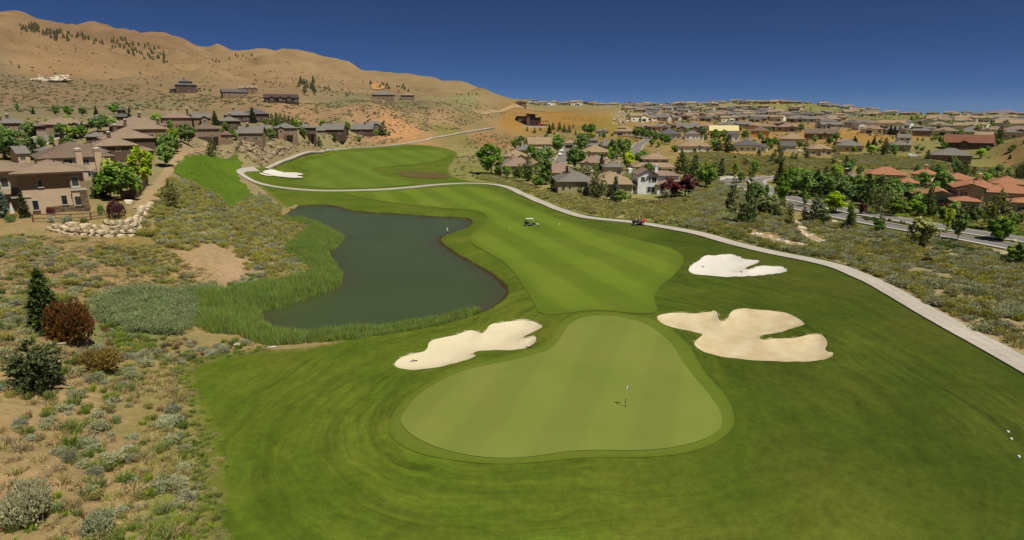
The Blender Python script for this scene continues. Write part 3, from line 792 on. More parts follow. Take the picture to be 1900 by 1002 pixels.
# ------------------------------------------------------------------ foliage meshes
class Leafs:
    "collects small leaf faces with a random tint each"
    def __init__(s, seed):
        s.r = np.random.RandomState(seed); s.v = []; s.f = []; s.t = []; s.m = []
    def quad(s, p, n, w, h, up=None, tint=None, mat=0):
        p = np.asarray(p, float); n = np.asarray(n, float); n = n / (np.linalg.norm(n) + 1e-9)
        u = np.cross(n, s.r.normal(0, 1, 3) if up is None else up); u /= np.linalg.norm(u) + 1e-9
        v = np.cross(n, u); k = len(s.v)
        s.v += [p - u * w - v * h, p + u * w - v * h, p + u * w + v * h, p - u * w + v * h]
        s.f.append((k, k + 1, k + 2, k + 3)); s.m.append(mat)
        s.t += [s.r.rand() if tint is None else tint] * 4
    def blade(s, p, d, w, L, bend=0.0, tint=None, segs=1, mat=0):
        p = np.asarray(p, float); d = np.asarray(d, float); d = d / (np.linalg.norm(d) + 1e-9)
        side = np.cross(d, s.r.normal(0, 1, 3)); side /= np.linalg.norm(side) + 1e-9
        t = s.r.rand() if tint is None else tint; k = len(s.v)
        if segs == 1:
            s.v += [p - side * w, p + side * w, p + d * L + np.array([0, 0, -bend * L])]
            s.f.append((k, k + 1, k + 2)); s.t += [t] * 3
        else:
            m = p + d * L * 0.55
            e = p + d * L + np.array([d[0] * bend * L, d[1] * bend * L, -bend * L])
            s.v += [p - side * w, p + side * w, m + side * w * .8, m - side * w * .8, e]
            s.f += [(k, k + 1, k + 2, k + 3), (k + 3, k + 2, k + 4)]; s.t += [t] * 5; s.m.append(mat)
        s.m.append(mat)
    def tube(s, a, b, r0, r1, n=5, mat=1, tint=0.5):
        a = np.asarray(a, float); b = np.asarray(b, float); d = b - a; d /= np.linalg.norm(d) + 1e-9
        u = np.cross(d, [0.3, 0.2, 0.9]); u /= np.linalg.norm(u) + 1e-9; v = np.cross(d, u); k = len(s.v)
        for c, r in ((a, r0), (b, r1)):
            for i in range(n):
                an = 2 * math.pi * i / n
                s.v.append(c + (u * math.cos(an) + v * math.sin(an)) * r)
        for i in range(n):
            j = (i + 1) % n
            s.f.append((k + i, k + j, k + n + j, k + n + i)); s.m.append(mat)
        s.t += [tint] * (2 * n)
    def mesh(s, name, mats, only=None):
        me = bpy.data.meshes.new(name)
        me.from_pydata([tuple(x) for x in s.v], [], s.f)
        for m in mats: me.materials.append(m)
        if len(mats) > 1:
            me.polygons.foreach_set("material_index", np.array(s.m, dtype=np.int32))
        set_attr(me, "tint", s.t)
        me.update()
        return me

def leaf_mat(name, c1, c2, c3=None, trans=0.25, rv=0.22, rough=0.75):
    "leaves: colours vary from leaf to leaf and from plant to plant"
    M = Mat(name)
    t = M.attr("tint")
    c = M.mix(M.ramp(t, 0.0, 0.85), c1, c2)
    if c3: c = M.mix(M.ramp(t, 0.82, 0.9), c, c3)
    r = M.rnd()
    c = M.scale(c, M.ramp(r, 0, 1, 1 - rv, 1 + rv))
    hs = M.n("ShaderNodeHueSaturation"); M.put(hs.inputs["Hue"], M.ramp(M.math('FRACT', M.math('MULTIPLY', r, 7.31)), 0, 1, 0.485, 0.515)); M.put(hs.inputs["Color"], c)
    M.put(hs.inputs["Saturation"], M.ramp(M.math('FRACT', M.math('MULTIPLY', r, 3.77)), 0, 1, 0.85, 1.1))
    c = hs.outputs[0]
    M.color(c); M.rough(rough); M.bsdf.inputs["Specular IOR Level"].default_value = 0.15
    tr = M.n("ShaderNodeBsdfTranslucent"); M.put(tr.inputs[0], c)
    mx = M.n("ShaderNodeMixShader"); mx.inputs[0].default_value = trans
    M.link(M.bsdf.outputs[0], mx.inputs[1]); M.link(tr.outputs[0], mx.inputs[2])
    out = [n for n in M.t.nodes if n.type == 'OUTPUT_MATERIAL'][0]
    M.link(mx.outputs[0], out.inputs[0])
    return M.m

MAT_BARK = plain("bark", (0.13, 0.10, 0.075), 0.95, var=0.3, nscale=8)
MAT_TWIG = plain("grey_twigs", (0.15, 0.13, 0.10), 0.95, var=0.3, nscale=8)
MAT_SAGE = leaf_mat("sagebrush_leaves", obs(176, 182, 132), obs(208, 210, 166), obs(222, 208, 158))
MAT_SAGE2 = leaf_mat("pale_sage_leaves", obs(178, 186, 146), obs(208, 214, 178))
MAT_RABBIT = leaf_mat("rabbitbrush_leaves", obs(178, 178, 84), obs(212, 206, 114), obs(222, 200, 124))
MAT_BUNCH = leaf_mat("bunch_grass_blades", obs(112, 138, 52), obs(154, 172, 84), obs(180, 166, 104))
MAT_DRY = leaf_mat("dry_grass_blades", obs(176, 154, 104), obs(212, 190, 140), obs(160, 160, 84))
MAT_REED = leaf_mat("reed_blades", obs(138, 174, 64), obs(188, 210, 110), obs(170, 164, 96), trans=0.35)
MAT_WILLOW = leaf_mat("willow_leaves", obs(150, 166, 106), obs(190, 202, 142), obs(130, 144, 84))
MAT_GOLD = leaf_mat("golden_shrub_leaves", obs(160, 132, 36), obs(190, 162, 62))
MAT_RUST = leaf_mat("rust_bush_leaves", obs(112, 80, 36), obs(146, 108, 52), obs(88, 84, 38))
MAT_TALL = leaf_mat("tall_grass_blades", obs(176, 174, 92), obs(210, 204, 126), obs(224, 208, 148))
MAT_WEED = leaf_mat("bright_weed_blades", obs(122, 148, 40), obs(160, 176, 66))
MAT_DEAD = leaf_mat("brown_stalks", obs(120, 84, 56), obs(160, 112, 78))

def dome(seed, n=620, lobes=8, flat=0.8, L=0.16, w=0.034, upw=0.55, mats=(MAT_SAGE, MAT_TWIG), name="bush", core=True, spread=0.55):
    g = Leafs(seed); r = g.r
    C = []
    for k in range(lobes):
        a = 2 * math.pi * k / lobes + r.uniform(-.4, .4); q_ = spread * math.sqrt(r.rand()) if k else 0
        C.append((np.array([math.cos(a) * q_, math.sin(a) * q_, r.uniform(.15, .38) * flat]), r.uniform(.33, .5)))
    if core:
        for k in range(14):
            c, R_ = C[r.randint(len(C))]
            e = c + np.array([r.normal() * R_ * .5, r.normal() * R_ * .5, r.rand() * R_ * .6])
            g.tube([0, 0, -.08], e, .02, .008, 3)
    for k in range(n):
        c, R_ = C[r.randint(len(C))]
        d = r.normal(0, 1, 3); d[2] = abs(d[2]) * 1.1 - .25; d /= np.linalg.norm(d)
        p = c + d * R_ * r.uniform(.6, 1.0) * np.array([1, 1, flat * 1.1])
        if p[2] < 0.02: p[2] = r.uniform(.02, .1)
        q_ = d * 0.6 + np.array([0, 0, upw]) + r.normal(0, .35, 3)
        g.blade(p, q_, w * r.uniform(.7, 1.5), L * r.uniform(.6, 1.3))
        g.blade(p, q_ + r.normal(0, .5, 3), w * r.uniform(.7, 1.5), L * r.uniform(.6, 1.2))
    return g.mesh(name, mats)

def tuft(seed, n=70, h=0.9, sp=0.45, w=0.02, bend=0.35, mats=(MAT_BUNCH,), name="tuft", r0=0.16, head=False):
    g = Leafs(seed); r = g.r
    for k in range(n):
        a = r.uniform(0, 2 * math.pi); q_ = r0 * math.sqrt(r.rand())
        d = np.array([math.cos(a) * sp * r.rand(), math.sin(a) * sp * r.rand(), 1.0])
        g.blade([math.cos(a) * q_, math.sin(a) * q_, -.05], d, w * r.uniform(.7, 1.4), h * r.uniform(.55, 1.05), bend * r.uniform(.2, 1), segs=2)
        if head and k % 4 == 0:
            pass
    return g.mesh(name, mats)

PROTO = {}
PROTO["sagebrush"] = [dome(10 + k, 560, 9, 0.8, name="sagebrush") for k in range(4)]
PROTO["pale_sagebrush"] = [dome(20 + k, 480, 7, 0.75, L=.18, mats=(MAT_SAGE2, MAT_TWIG), name="pale_sagebrush") for k in range(2)]
PROTO["rabbitbrush"] = [dome(30 + k, 520, 7, 0.9, L=.15, upw=1.0, mats=(MAT_RABBIT, MAT_TWIG), name="rabbitbrush", spread=.48) for k in range(4)]
PROTO["bunch_grass"] = [tuft(40 + k, 90, 1.0, .7, .026, .4, name="bunch_grass", r0=.3) for k in range(3)]
PROTO["weed_clump"] = [tuft(50 + k, 90, .9, .9, .022, .45, mats=(MAT_WEED,), name="weed_clump", r0=.35) for k in range(2)]
PROTO["dry_grass_tuft"] = [tuft(60 + k, 64, .8, .9, .024, .5, mats=(MAT_DRY,), name="dry_grass_tuft", r0=.5) for k in range(3)]
PROTO["tall_grass"] = [tuft(70 + k, 60, 1.0, .5, .03, .3, mats=(MAT_TALL,), name="tall_grass", r0=.5) for k in range(3)]
PROTO["reed"] = [tuft(80 + k, 26, 1.0, .22, .016, .14, mats=(MAT_REED,), name="reed", r0=.28) for k in range(3)]
PROTO["dead_stalk"] = [tuft(95, 26, .8, .3, .03, .1, mats=(MAT_DEAD,), name="dead_stalk", r0=.3)]
def willow_mesh(seed):
    g = Leafs(seed); r = g.r
    for k in range(46):
        a = r.uniform(0, 2 * math.pi); d = np.array([math.cos(a) * .6 * r.rand(), math.sin(a) * .6 * r.rand(), 1]); L = r.uniform(.6, 1.1)
        p0 = np.array([math.cos(a) * .3 * r.rand(), math.sin(a) * .3 * r.rand(), -.05])
        for j in range(9):
            t = (j + 1.5) / 10; p = p0 + d * L * t + np.array([d[0], d[1], 0]) * t * t * .4
            g.blade(p, d + r.normal(0, .6, 3), .02, .17, .1)
    return g.mesh("willow_shrub", (MAT_WILLOW,))
PROTO["willow_shrub"] = [willow_mesh(100 + k) for k in range(3)]
def tiny_mesh(seed, mat):
    g = Leafs(seed); r = g.r
    for k in range(26):
        d = r.normal(0, 1, 3); d[2] = abs(d[2]); d /= np.linalg.norm(d)
        g.quad(d * np.array([.75, .75, .6]) * r.uniform(.5, 1), d + r.normal(0, .3, 3), .28, .22)
    return g.mesh("far_scrub", (mat,))
MAT_SCRUB = leaf_mat("far_scrub_leaves", obs(130, 124, 82), obs(158, 148, 104), obs(172, 154, 110))
PROTO["far_scrub"] = [tiny_mesh(110 + k, MAT_SCRUB) for k in range(3)]

# ------------------------------------------------------------------ scattering
rng = np.random.RandomState(5)
BANK = {}                        # kind -> list of (x, y, scale, variant, rot, zscale, zone)
def inside_any(P, polys, margin):
    m = np.zeros(len(P), bool)
    for q_ in polys:
        m |= sdf_near(P, q_, 40.0) < margin
    return m
NOGO = []                        # world outlines kept free of shrubs (houses, roads) : (poly, margin)
def spread(zone_px, spec, n_try, seed, avoid_turf=True, clump=0.0, world_poly=None):
    "random plants over a traced ground zone: spec = [(kind, weight, smin, smax, zscale)]"
    r = np.random.RandomState(seed)
    Z = np.asarray(world_poly if world_poly is not None else poly(zone_px))
    lo, hi = Z.min(0), Z.max(0)
    P = r.uniform(lo, hi, (n_try, 2))
    ok = sdf_near(P, Z, 5.0) < 0
    if clump:
        f = fbm(P[:, 0] / 6.0 + seed, P[:, 1] / 6.0, 3, seed)
        ok &= r.rand(n_try) < np.clip(0.55 + clump * f * 2.2, 0, 1)
    P = P[ok]
    if avoid_turf:
        P = P[~inside_any(P, [TURF], 0.5)]
    P = P[~inside_any(P, [POND], 0.3)]
    for q_, mg in NOGO:
        P = P[sdf_near(P, q_, 12.0) > mg]
    w = np.array([s[1] for s in spec], float); w /= w.sum()
    kidx = r.choice(len(spec), len(P), p=w)
    for (x, y), k in zip(P, kidx):
        kind, _, a, b, zs = spec[k]
        BANK.setdefault(kind, []).append((x, y, a + (b - a) * r.rand() ** 1.6, r.randint(len(PROTO[kind])), r.uniform(0, 6.28), zs * r.uniform(.85, 1.15), len(ZONES) - 1))
ZONES = []
def zone(name): ZONES.append(name)

def line_poly(C, w):
    "outline of a strip along a centre line"
    C = chaikin(C, 2, closed=False); T = np.gradient(C, axis=0); T /= np.linalg.norm(T, axis=1)[:, None]
    Nn = np.stack([T[:, 1], -T[:, 0]], 1) * w / 2
    return np.vstack([C + Nn, (C - Nn)[::-1]])

def scatter_stuff(name, items, label, mesh_list, mat_free=None):
    "one object of kind stuff that instances meshes on its points"
    n = len(items)
    P = np.array([(x, y, 0.0) for x, y, *_ in items]); P[:, 2] = gridz(P[:, 0], P[:, 1])
    me = bpy.data.meshes.new(name)
    me.from_pydata(P.tolist(), [], [])
    set_attr(me, "size", [i[2] for i in items]); set_attr(me, "zs", [i[5] for i in items]); set_attr(me, "turn", [i[4] for i in items])
    a = me.attributes.new("pick", 'INT', 'POINT'); a.data.foreach_set("value", np.array([i[3] for i in items], dtype=np.int32))
    o = bpy.data.objects.new(name, me); COL.objects.link(o)
    props(o, label, None, kind="stuff")
    ng = bpy.data.node_groups.new(name, 'GeometryNodeTree')
    ng.interface.new_socket("Geometry", in_out='INPUT', socket_type='NodeSocketGeometry')
    ng.interface.new_socket("Geometry", in_out='OUTPUT', socket_type='NodeSocketGeometry')
    N_ = ng.nodes; L_ = ng.links
    gi, go = N_.new("NodeGroupInput"), N_.new("NodeGroupOutput")
    g2i = N_.new("GeometryNodeGeometryToInstance")
    for m in mesh_list:
        ob = bpy.data.objects.new(m.name + "_source", m)       # never linked to the scene
        oi = N_.new("GeometryNodeObjectInfo"); oi.inputs["Object"].default_value = ob
        L_.new(oi.outputs["Geometry"], g2i.inputs[0])
    iop = N_.new("GeometryNodeInstanceOnPoints")
    L_.new(gi.outputs[0], iop.inputs["Points"]); L_.new(g2i.outputs[0], iop.inputs["Instance"])
    iop.inputs["Pick Instance"].default_value = True
    def at(nm, typ):
        nd = N_.new("GeometryNodeInputNamedAttribute"); nd.data_type = typ; nd.inputs["Name"].default_value = nm
        return [s for s in nd.outputs if s.enabled and s.name == "Attribute"][0]
    L_.new(at("pick", 'INT'), iop.inputs["Instance Index"])
    cr = N_.new("ShaderNodeCombineXYZ"); L_.new(at("turn", 'FLOAT'), cr.inputs[2]); L_.new(cr.outputs[0], iop.inputs["Rotation"])
    cs = N_.new("ShaderNodeCombineXYZ"); sz = at("size", 'FLOAT')
    L_.new(sz, cs.inputs[0]); L_.new(sz, cs.inputs[1])
    mu = N_.new("ShaderNodeMath"); mu.operation = 'MULTIPLY'; L_.new(sz, mu.inputs[0]); L_.new(at("zs", 'FLOAT'), mu.inputs[1]); L_.new(mu.outputs[0], cs.inputs[2])
    L_.new(cs.outputs[0], iop.inputs["Scale"]); L_.new(iop.outputs[0], go.inputs[0])
    md = o.modifiers.new("scatter", 'NODES'); md.node_group = ng
    return o

# roads are needed before plants so that they stay clear
ROAD_A = [(1345, 345), (1372, 344), (1395, 352), (1425, 366), (1460, 381), (1494, 390), (1545, 400), (1600, 411.5), (1690, 427.5), (1789, 443), (1864, 457.5), (1990, 482)]
ROAD_B = [(1460, 330), (1430, 331), (1410, 333), (1402, 338), (1409, 346), (1430, 356), (1455, 366), (1492, 375), (1530, 383.5), (1571, 393), (1640, 404), (1731, 420), (1797, 432), (1900, 447), (2000, 464)]
ROAD_C = [(1330, 338), (1360, 336), (1395, 333), (1425, 330)]
ROADS = {"a": poly(ROAD_A), "b": poly(ROAD_B), "c": poly(ROAD_C)}
STREET1 = poly([(1024, 322), (1036, 306), (1047, 290), (1054, 277), (1062, 270)])
STREET2 = poly([(1182, 296), (1178, 280), (1185, 268), (1206, 260), (1196, 254), (1150, 252)])
STREET3 = poly([(60, 268), (85, 256), (112, 249), (130, 246)])
for C, w in ((ROADS["a"], 7), (ROADS["b"], 7), (ROADS["c"], 8), (STREET1, 9), (STREET2, 9), (STREET3, 9), (PATH_XY, 4), (poly(PATH2_PX), 4)):
    NOGO.append((line_poly(C, w), 0.6))
NOGO.append((PAD, -0.5)); NOGO.append((SLOPE, 0.0))
CH1 = [(1478, 408), (1490, 416), (1496, 428), (1512, 438), (1532, 446), (1536, 452), (1520, 454), (1504, 448), (1490, 438), (1480, 424), (1470, 412)]
CH2 = [(1394, 430), (1420, 436), (1446, 444), (1472, 450), (1498, 454), (1496, 462), (1474, 460), (1446, 456), (1416, 448), (1392, 440)]
for q_ in (CH1, CH2, [(1845, 474), (1880, 468), (1960, 474), (1960, 492), (1890, 486), (1850, 484)], [(196, 840), (214, 800), (236, 776), (262, 750), (276, 762), (256, 790), (236, 822), (214, 850)]):
    NOGO.append((poly(q_), 0.1))
# ------------------------------------------------------------------ building materials
def stucco(name, col):
    M = Mat(name)
    f = M.noise(0.7, detail=5); g = M.noise(14, detail=3)
    z = M.n("ShaderNodeSeparateXYZ"); M.link(M.objc(), z.inputs[0])
    c = M.scale(col, M.ramp(f, 0.3, 0.7, 0.9, 1.06))
    c = M.scale(c, M.ramp(z.outputs[2], 0.0, 0.9, 0.86, 1.0))       # darker towards the foot of the wall
    M.color(c); M.rough(0.92); M.bump(g, 0.2, 0.02)
    return M.m
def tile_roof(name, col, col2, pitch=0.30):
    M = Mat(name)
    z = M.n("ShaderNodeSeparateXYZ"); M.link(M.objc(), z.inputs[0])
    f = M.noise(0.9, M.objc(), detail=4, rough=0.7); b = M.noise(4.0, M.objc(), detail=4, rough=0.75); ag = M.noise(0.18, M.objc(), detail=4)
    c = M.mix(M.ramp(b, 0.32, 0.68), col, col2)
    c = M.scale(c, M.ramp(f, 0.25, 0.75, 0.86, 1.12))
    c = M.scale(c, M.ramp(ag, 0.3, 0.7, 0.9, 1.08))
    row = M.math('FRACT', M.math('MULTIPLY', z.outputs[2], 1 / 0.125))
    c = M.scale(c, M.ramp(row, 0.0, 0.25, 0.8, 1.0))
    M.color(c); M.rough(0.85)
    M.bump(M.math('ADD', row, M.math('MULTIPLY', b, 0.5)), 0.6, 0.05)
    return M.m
def stone_mat(name, c1, c2, sc=2.2):
    M = Mat(name)
    v = M.voro(sc, M.mapping(M.objc(), scale=(1, 1, 2.2)), out="Color")
    e = M.voro(sc, M.mapping(M.objc(), scale=(1, 1, 2.2)), feature='DISTANCE_TO_EDGE')
    sx = M.n("ShaderNodeSeparateXYZ"); M.link(v, sx.inputs[0])
    c = M.mix(sx.outputs[0], c1, c2)
    c = M.scale(c, M.ramp(e, 0.0, 0.08, 0.5, 1.0))
    M.color(c); M.rough(0.9); M.bump(M.ramp(e, 0, 0.12), 0.8, 0.06)
    return M.m
WALLM = {"taupe": stucco("taupe_stucco", obs(156, 137, 113, 0.62)), "brown": stucco("brown_stucco", obs(116, 97, 78, 0.62)), "dark": stucco("dark_wood_siding", obs(78, 63, 52, 0.62)),
         "grey": stucco("grey_siding", obs(160, 155, 148, 0.62)), "cream": stucco("cream_stucco", obs(207, 195, 171, 0.62)), "white": stucco("white_siding", obs(219, 218, 214, 0.62)),
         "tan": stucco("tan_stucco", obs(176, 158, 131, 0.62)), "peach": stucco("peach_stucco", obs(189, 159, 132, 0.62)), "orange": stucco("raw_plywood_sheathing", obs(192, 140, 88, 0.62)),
         "black": stucco("charred_dark_cladding", obs(59, 46, 40, 0.62)), "olive": stucco("olive_stucco", obs(146, 134, 105, 0.62))}
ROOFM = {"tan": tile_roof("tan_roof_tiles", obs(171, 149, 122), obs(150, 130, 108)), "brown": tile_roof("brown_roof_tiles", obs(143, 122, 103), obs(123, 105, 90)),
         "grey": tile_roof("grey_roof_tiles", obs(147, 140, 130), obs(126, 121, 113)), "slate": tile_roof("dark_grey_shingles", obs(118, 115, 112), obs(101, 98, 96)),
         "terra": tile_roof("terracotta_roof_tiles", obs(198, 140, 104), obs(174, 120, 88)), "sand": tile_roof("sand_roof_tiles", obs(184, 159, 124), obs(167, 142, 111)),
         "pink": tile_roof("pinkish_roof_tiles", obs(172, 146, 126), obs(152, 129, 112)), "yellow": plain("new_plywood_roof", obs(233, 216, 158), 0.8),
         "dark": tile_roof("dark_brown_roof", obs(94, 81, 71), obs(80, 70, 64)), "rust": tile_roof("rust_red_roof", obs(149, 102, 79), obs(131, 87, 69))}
MAT_TRIM = plain("pale_trim", obs(206, 198, 182), 0.7, var=0.05)
MAT_DKTRIM = plain("dark_trim", obs(84, 68, 54), 0.7, var=0.08)
MAT_STONE = stone_mat("ledge_stone", obs(150, 126, 98), obs(104, 88, 70))
MAT_CAP = plain("chimney_cap", obs(222, 212, 192), 0.7, var=0.05)
def glass_mat():
    M = Mat("window_glass")
    M.color(M.scale((0.03, 0.035, 0.04), M.ramp(M.rnd(), 0, 1, 0.6, 1.6)))
    M.bsdf.inputs["Roughness"].default_value = 0.08
    M.bsdf.inputs["Specular IOR Level"].default_value = 0.6
    return M.m
MAT_GLASS = glass_mat()
MAT_GARAGE = plain("garage_door_panel", obs(176, 158, 130), 0.7, var=0.05)
MAT_DOOR = plain("wooden_door", obs(96, 62, 40), 0.7, var=0.15)

class Box:
    "collects boxes and polygons into one mesh"
    def __init__(s): s.v = []; s.f = []; s.m = []
    def box(s, x0, x1, y0, y1, z0, z1, mat=0):
        k = len(s.v)
        s.v += [(x0, y0, z0), (x1, y0, z0), (x1, y1, z0), (x0, y1, z0), (x0, y0, z1), (x1, y0, z1), (x1, y1, z1), (x0, y1, z1)]
        s.f += [(k + 3, k + 2, k + 1, k), (k + 4, k + 5, k + 6, k + 7), (k, k + 1, k + 5, k + 4), (k + 1, k + 2, k + 6, k + 5), (k + 2, k + 3, k + 7, k + 6), (k + 3, k, k + 4, k + 7)]
        s.m += [mat] * 6
    def face(s, pts, mat=0):
        k = len(s.v); s.v += [tuple(p) for p in pts]; s.f.append(tuple(range(k, k + len(pts)))); s.m.append(mat)
    def hip(s, x0, x1, y0, y1, z, pitch, o=0.6, fas=0.22, mat=0):
        x0 -= o; x1 += o; y0 -= o; y1 += o; ze = z - o * pitch * 0.4
        w, d = x1 - x0, y1 - y0; hh = min(w, d) / 2 * pitch
        b = [(x0, y0, ze), (x1, y0, ze), (x1, y1, ze), (x0, y1, ze)]; t = [(x, y, ze + fas) for x, y, _ in b]
        zt = ze + fas + hh
        if w >= d: r0, r1 = (x0 + d / 2, (y0 + y1) / 2, zt), (x1 - d / 2 + 1e-3, (y0 + y1) / 2, zt)
        else: r0, r1 = ((x0 + x1) / 2, y0 + w / 2, zt), ((x0 + x1) / 2, y1 - w / 2 + 1e-3, zt)
        for i in range(4):
            j = (i + 1) % 4; s.face([b[i], b[j], t[j], t[i]], 1)
        s.face(b[::-1], 1)
        if w >= d:
            s.face([t[0], t[1], r1, r0], mat); s.face([t[2], t[3], r0, r1], mat); s.face([t[1], t[2], r1], mat); s.face([t[3], t[0], r0], mat)
        else:
            s.face([t[0], t[1], r0], mat); s.face([t[2], t[3], r1], mat); s.face([t[1], t[2], r1, r0], mat); s.face([t[3], t[0], r0, r1], mat)
        return zt
    def gable(s, x0, x1, y0, y1, z, pitch, axis='x', o=0.5, fas=0.22, mat=0):
        if axis == 'x':
            a0, a1, b0, b1 = x0 - o, x1 + o, y0 - o, y1 + o; P = lambda a, b, c: (a, b, c)
        else:
            a0, a1, b0, b1 = y0 - o, y1 + o, x0 - o, x1 + o; P = lambda a, b, c: (b, a, c)
        ze = z - o * pitch; zr = ze + (b1 - b0) / 2 * pitch; bm = (b0 + b1) / 2
        for (ba, za, bb, zb) in ((b0, ze, bm, zr), (b1, ze, bm, zr)):
            lo = [P(a0, ba, za), P(a1, ba, za), P(a1, bb, zb), P(a0, bb, zb)]
            hi = [(p[0], p[1], p[2] + fas) for p in lo]
            s.face(hi, mat); s.face(lo[::-1], 1)
            s.face([lo[0], lo[1], hi[1], hi[0]], 1); s.face([lo[1], lo[2], hi[2], hi[1]], 1); s.face([lo[3], lo[0], hi[0], hi[3]], 1)
        return zr
    def gwall(s, x0, x1, y0, y1, z, pitch, axis='x', mat=0):
        "gable triangles that close a wall under a gable roof"
        if axis == 'x':
            for x in (x0, x1): s.face([(x, y0, z), (x, y1, z), (x, (y0 + y1) / 2, z + (y1 - y0) / 2 * pitch)], mat)
        else:
            for y in (y0, y1): s.face([(x0, y, z), (x1, y, z), ((x0 + x1) / 2, y, z + (x1 - x0) / 2 * pitch)], mat)
    def obj(s, name, mats, parent=None, smooth=False):
        o = mesh_obj(name, s.v, s.f, mats, parent, mat_idx=s.m)
        bm = bmesh.new(); bm.from_mesh(o.data); bmesh.ops.recalc_face_normals(bm, faces=bm.faces); bm.to_mesh(o.data); bm.free()
        return o

def unit_window(split, far=False):
    b = Box(); t = 0.09
    b.box(-.5, -.5 + t, -.07, .0, 0, 1); b.box(.5 - t, .5, -.07, 0, 0, 1); b.box(-.5 + t, .5 - t, -.07, 0, 1 - t * .8, 1); b.box(-.5 + t, .5 - t, -.07, 0, 0, t * .8)
    if split: b.box(-.03, .03, -.06, -.02, t * .8, 1 - t * .8)
    if far: b.box(-.5 + t, .5 - t, -.035, -.005, t * .8, 1 - t * .8, 1)
    o = b.obj("window", (MAT_TRIM, MAT_GLASS)); me = o.data; bpy.data.objects.remove(o)
    return me
WIN = {k: unit_window(k) for k in (0, 1)}
WINF = {k: unit_window(k, True) for k in (0, 1)}
_b = Box(); _b.box(-.42, .42, -.035, -.005, .06, .94); _o = _b.obj("pane", (MAT_GLASS,)); PANE = _o.data; bpy.data.objects.remove(_o)

def link_mesh(name, me, parent, loc=(0, 0, 0), rot=(0, 0, 0), scale=(1, 1, 1)):
    o = bpy.data.objects.new(name, me); COL.objects.link(o)
    o.parent = parent; o.location = loc; o.rotation_euler = rot; o.scale = scale
    return o

FACE = {"f": 0.0, "r": math.pi / 2, "b": math.pi, "l": -math.pi / 2}
def window(root, x, y, z, w, h, face="f", far=False, name="window", split=None):
    sp_ = int(w > 1.0) if split is None else split
    o = link_mesh(name, (WINF if far else WIN)[sp_], root, (x, y, z), (0, 0, FACE[face]), (w, 1, h))
    if not far:
        link_mesh("pane", PANE, o)
    return o

def chimney(root, x, y, z0, z1, mat, w=0.9, d=0.8, cap=True):
    b = Box(); b.box(x - w / 2, x + w / 2, y - d / 2, y + d / 2, z0, z1); b.box(x - w / 2 - .1, x + w / 2 + .1, y - d / 2 - .1, y + d / 2 + .1, z1 + .002, z1 + .18)
    c = b.obj("chimney", (mat,), root)
    if cap:
        k = Box(); e = .12
        for sx in (-1, 1):
            for sy in (-1, 1): k.box(x + sx * (w / 2 - .1) - .06, x + sx * (w / 2 - .1) + .06, y + sy * (d / 2 - .1) - .06, y + sy * (d / 2 - .1) + .06, z1 + .183, z1 + .40)
        k.box(x - w / 2 - e, x + w / 2 + e, y - d / 2 - e, y + d / 2 + e, z1 + .402, z1 + .50)
        q0, q1 = .5, .72
        k.face([(x - w / 2 - e, y - d / 2 - e, z1 + q0), (x + w / 2 + e, y - d / 2 - e, z1 + q0), (x, y, z1 + q1)]); k.face([(x + w / 2 + e, y - d / 2 - e, z1 + q0), (x + w / 2 + e, y + d / 2 + e, z1 + q0), (x, y, z1 + q1)])
        k.face([(x + w / 2 + e, y + d / 2 + e, z1 + q0), (x - w / 2 - e, y + d / 2 + e, z1 + q0), (x, y, z1 + q1)]); k.face([(x - w / 2 - e, y + d / 2 + e, z1 + q0), (x - w / 2 - e, y - d / 2 - e, z1 + q0), (x, y, z1 + q1)])
        k.obj("cap", (MAT_CAP,), c)
    return c

def hit_h(px, py, h, rmin=40.0):
    az, t = ray(px, py)
    rs = _RS[_RS >= rmin]
    z = gridz(rs * math.sin(az), rs * math.cos(az)) + h
    below = np.nonzero(CH + t * rs <= z)[0]
    i = below[0] if len(below) else len(rs) - 1
    return rs[i], az

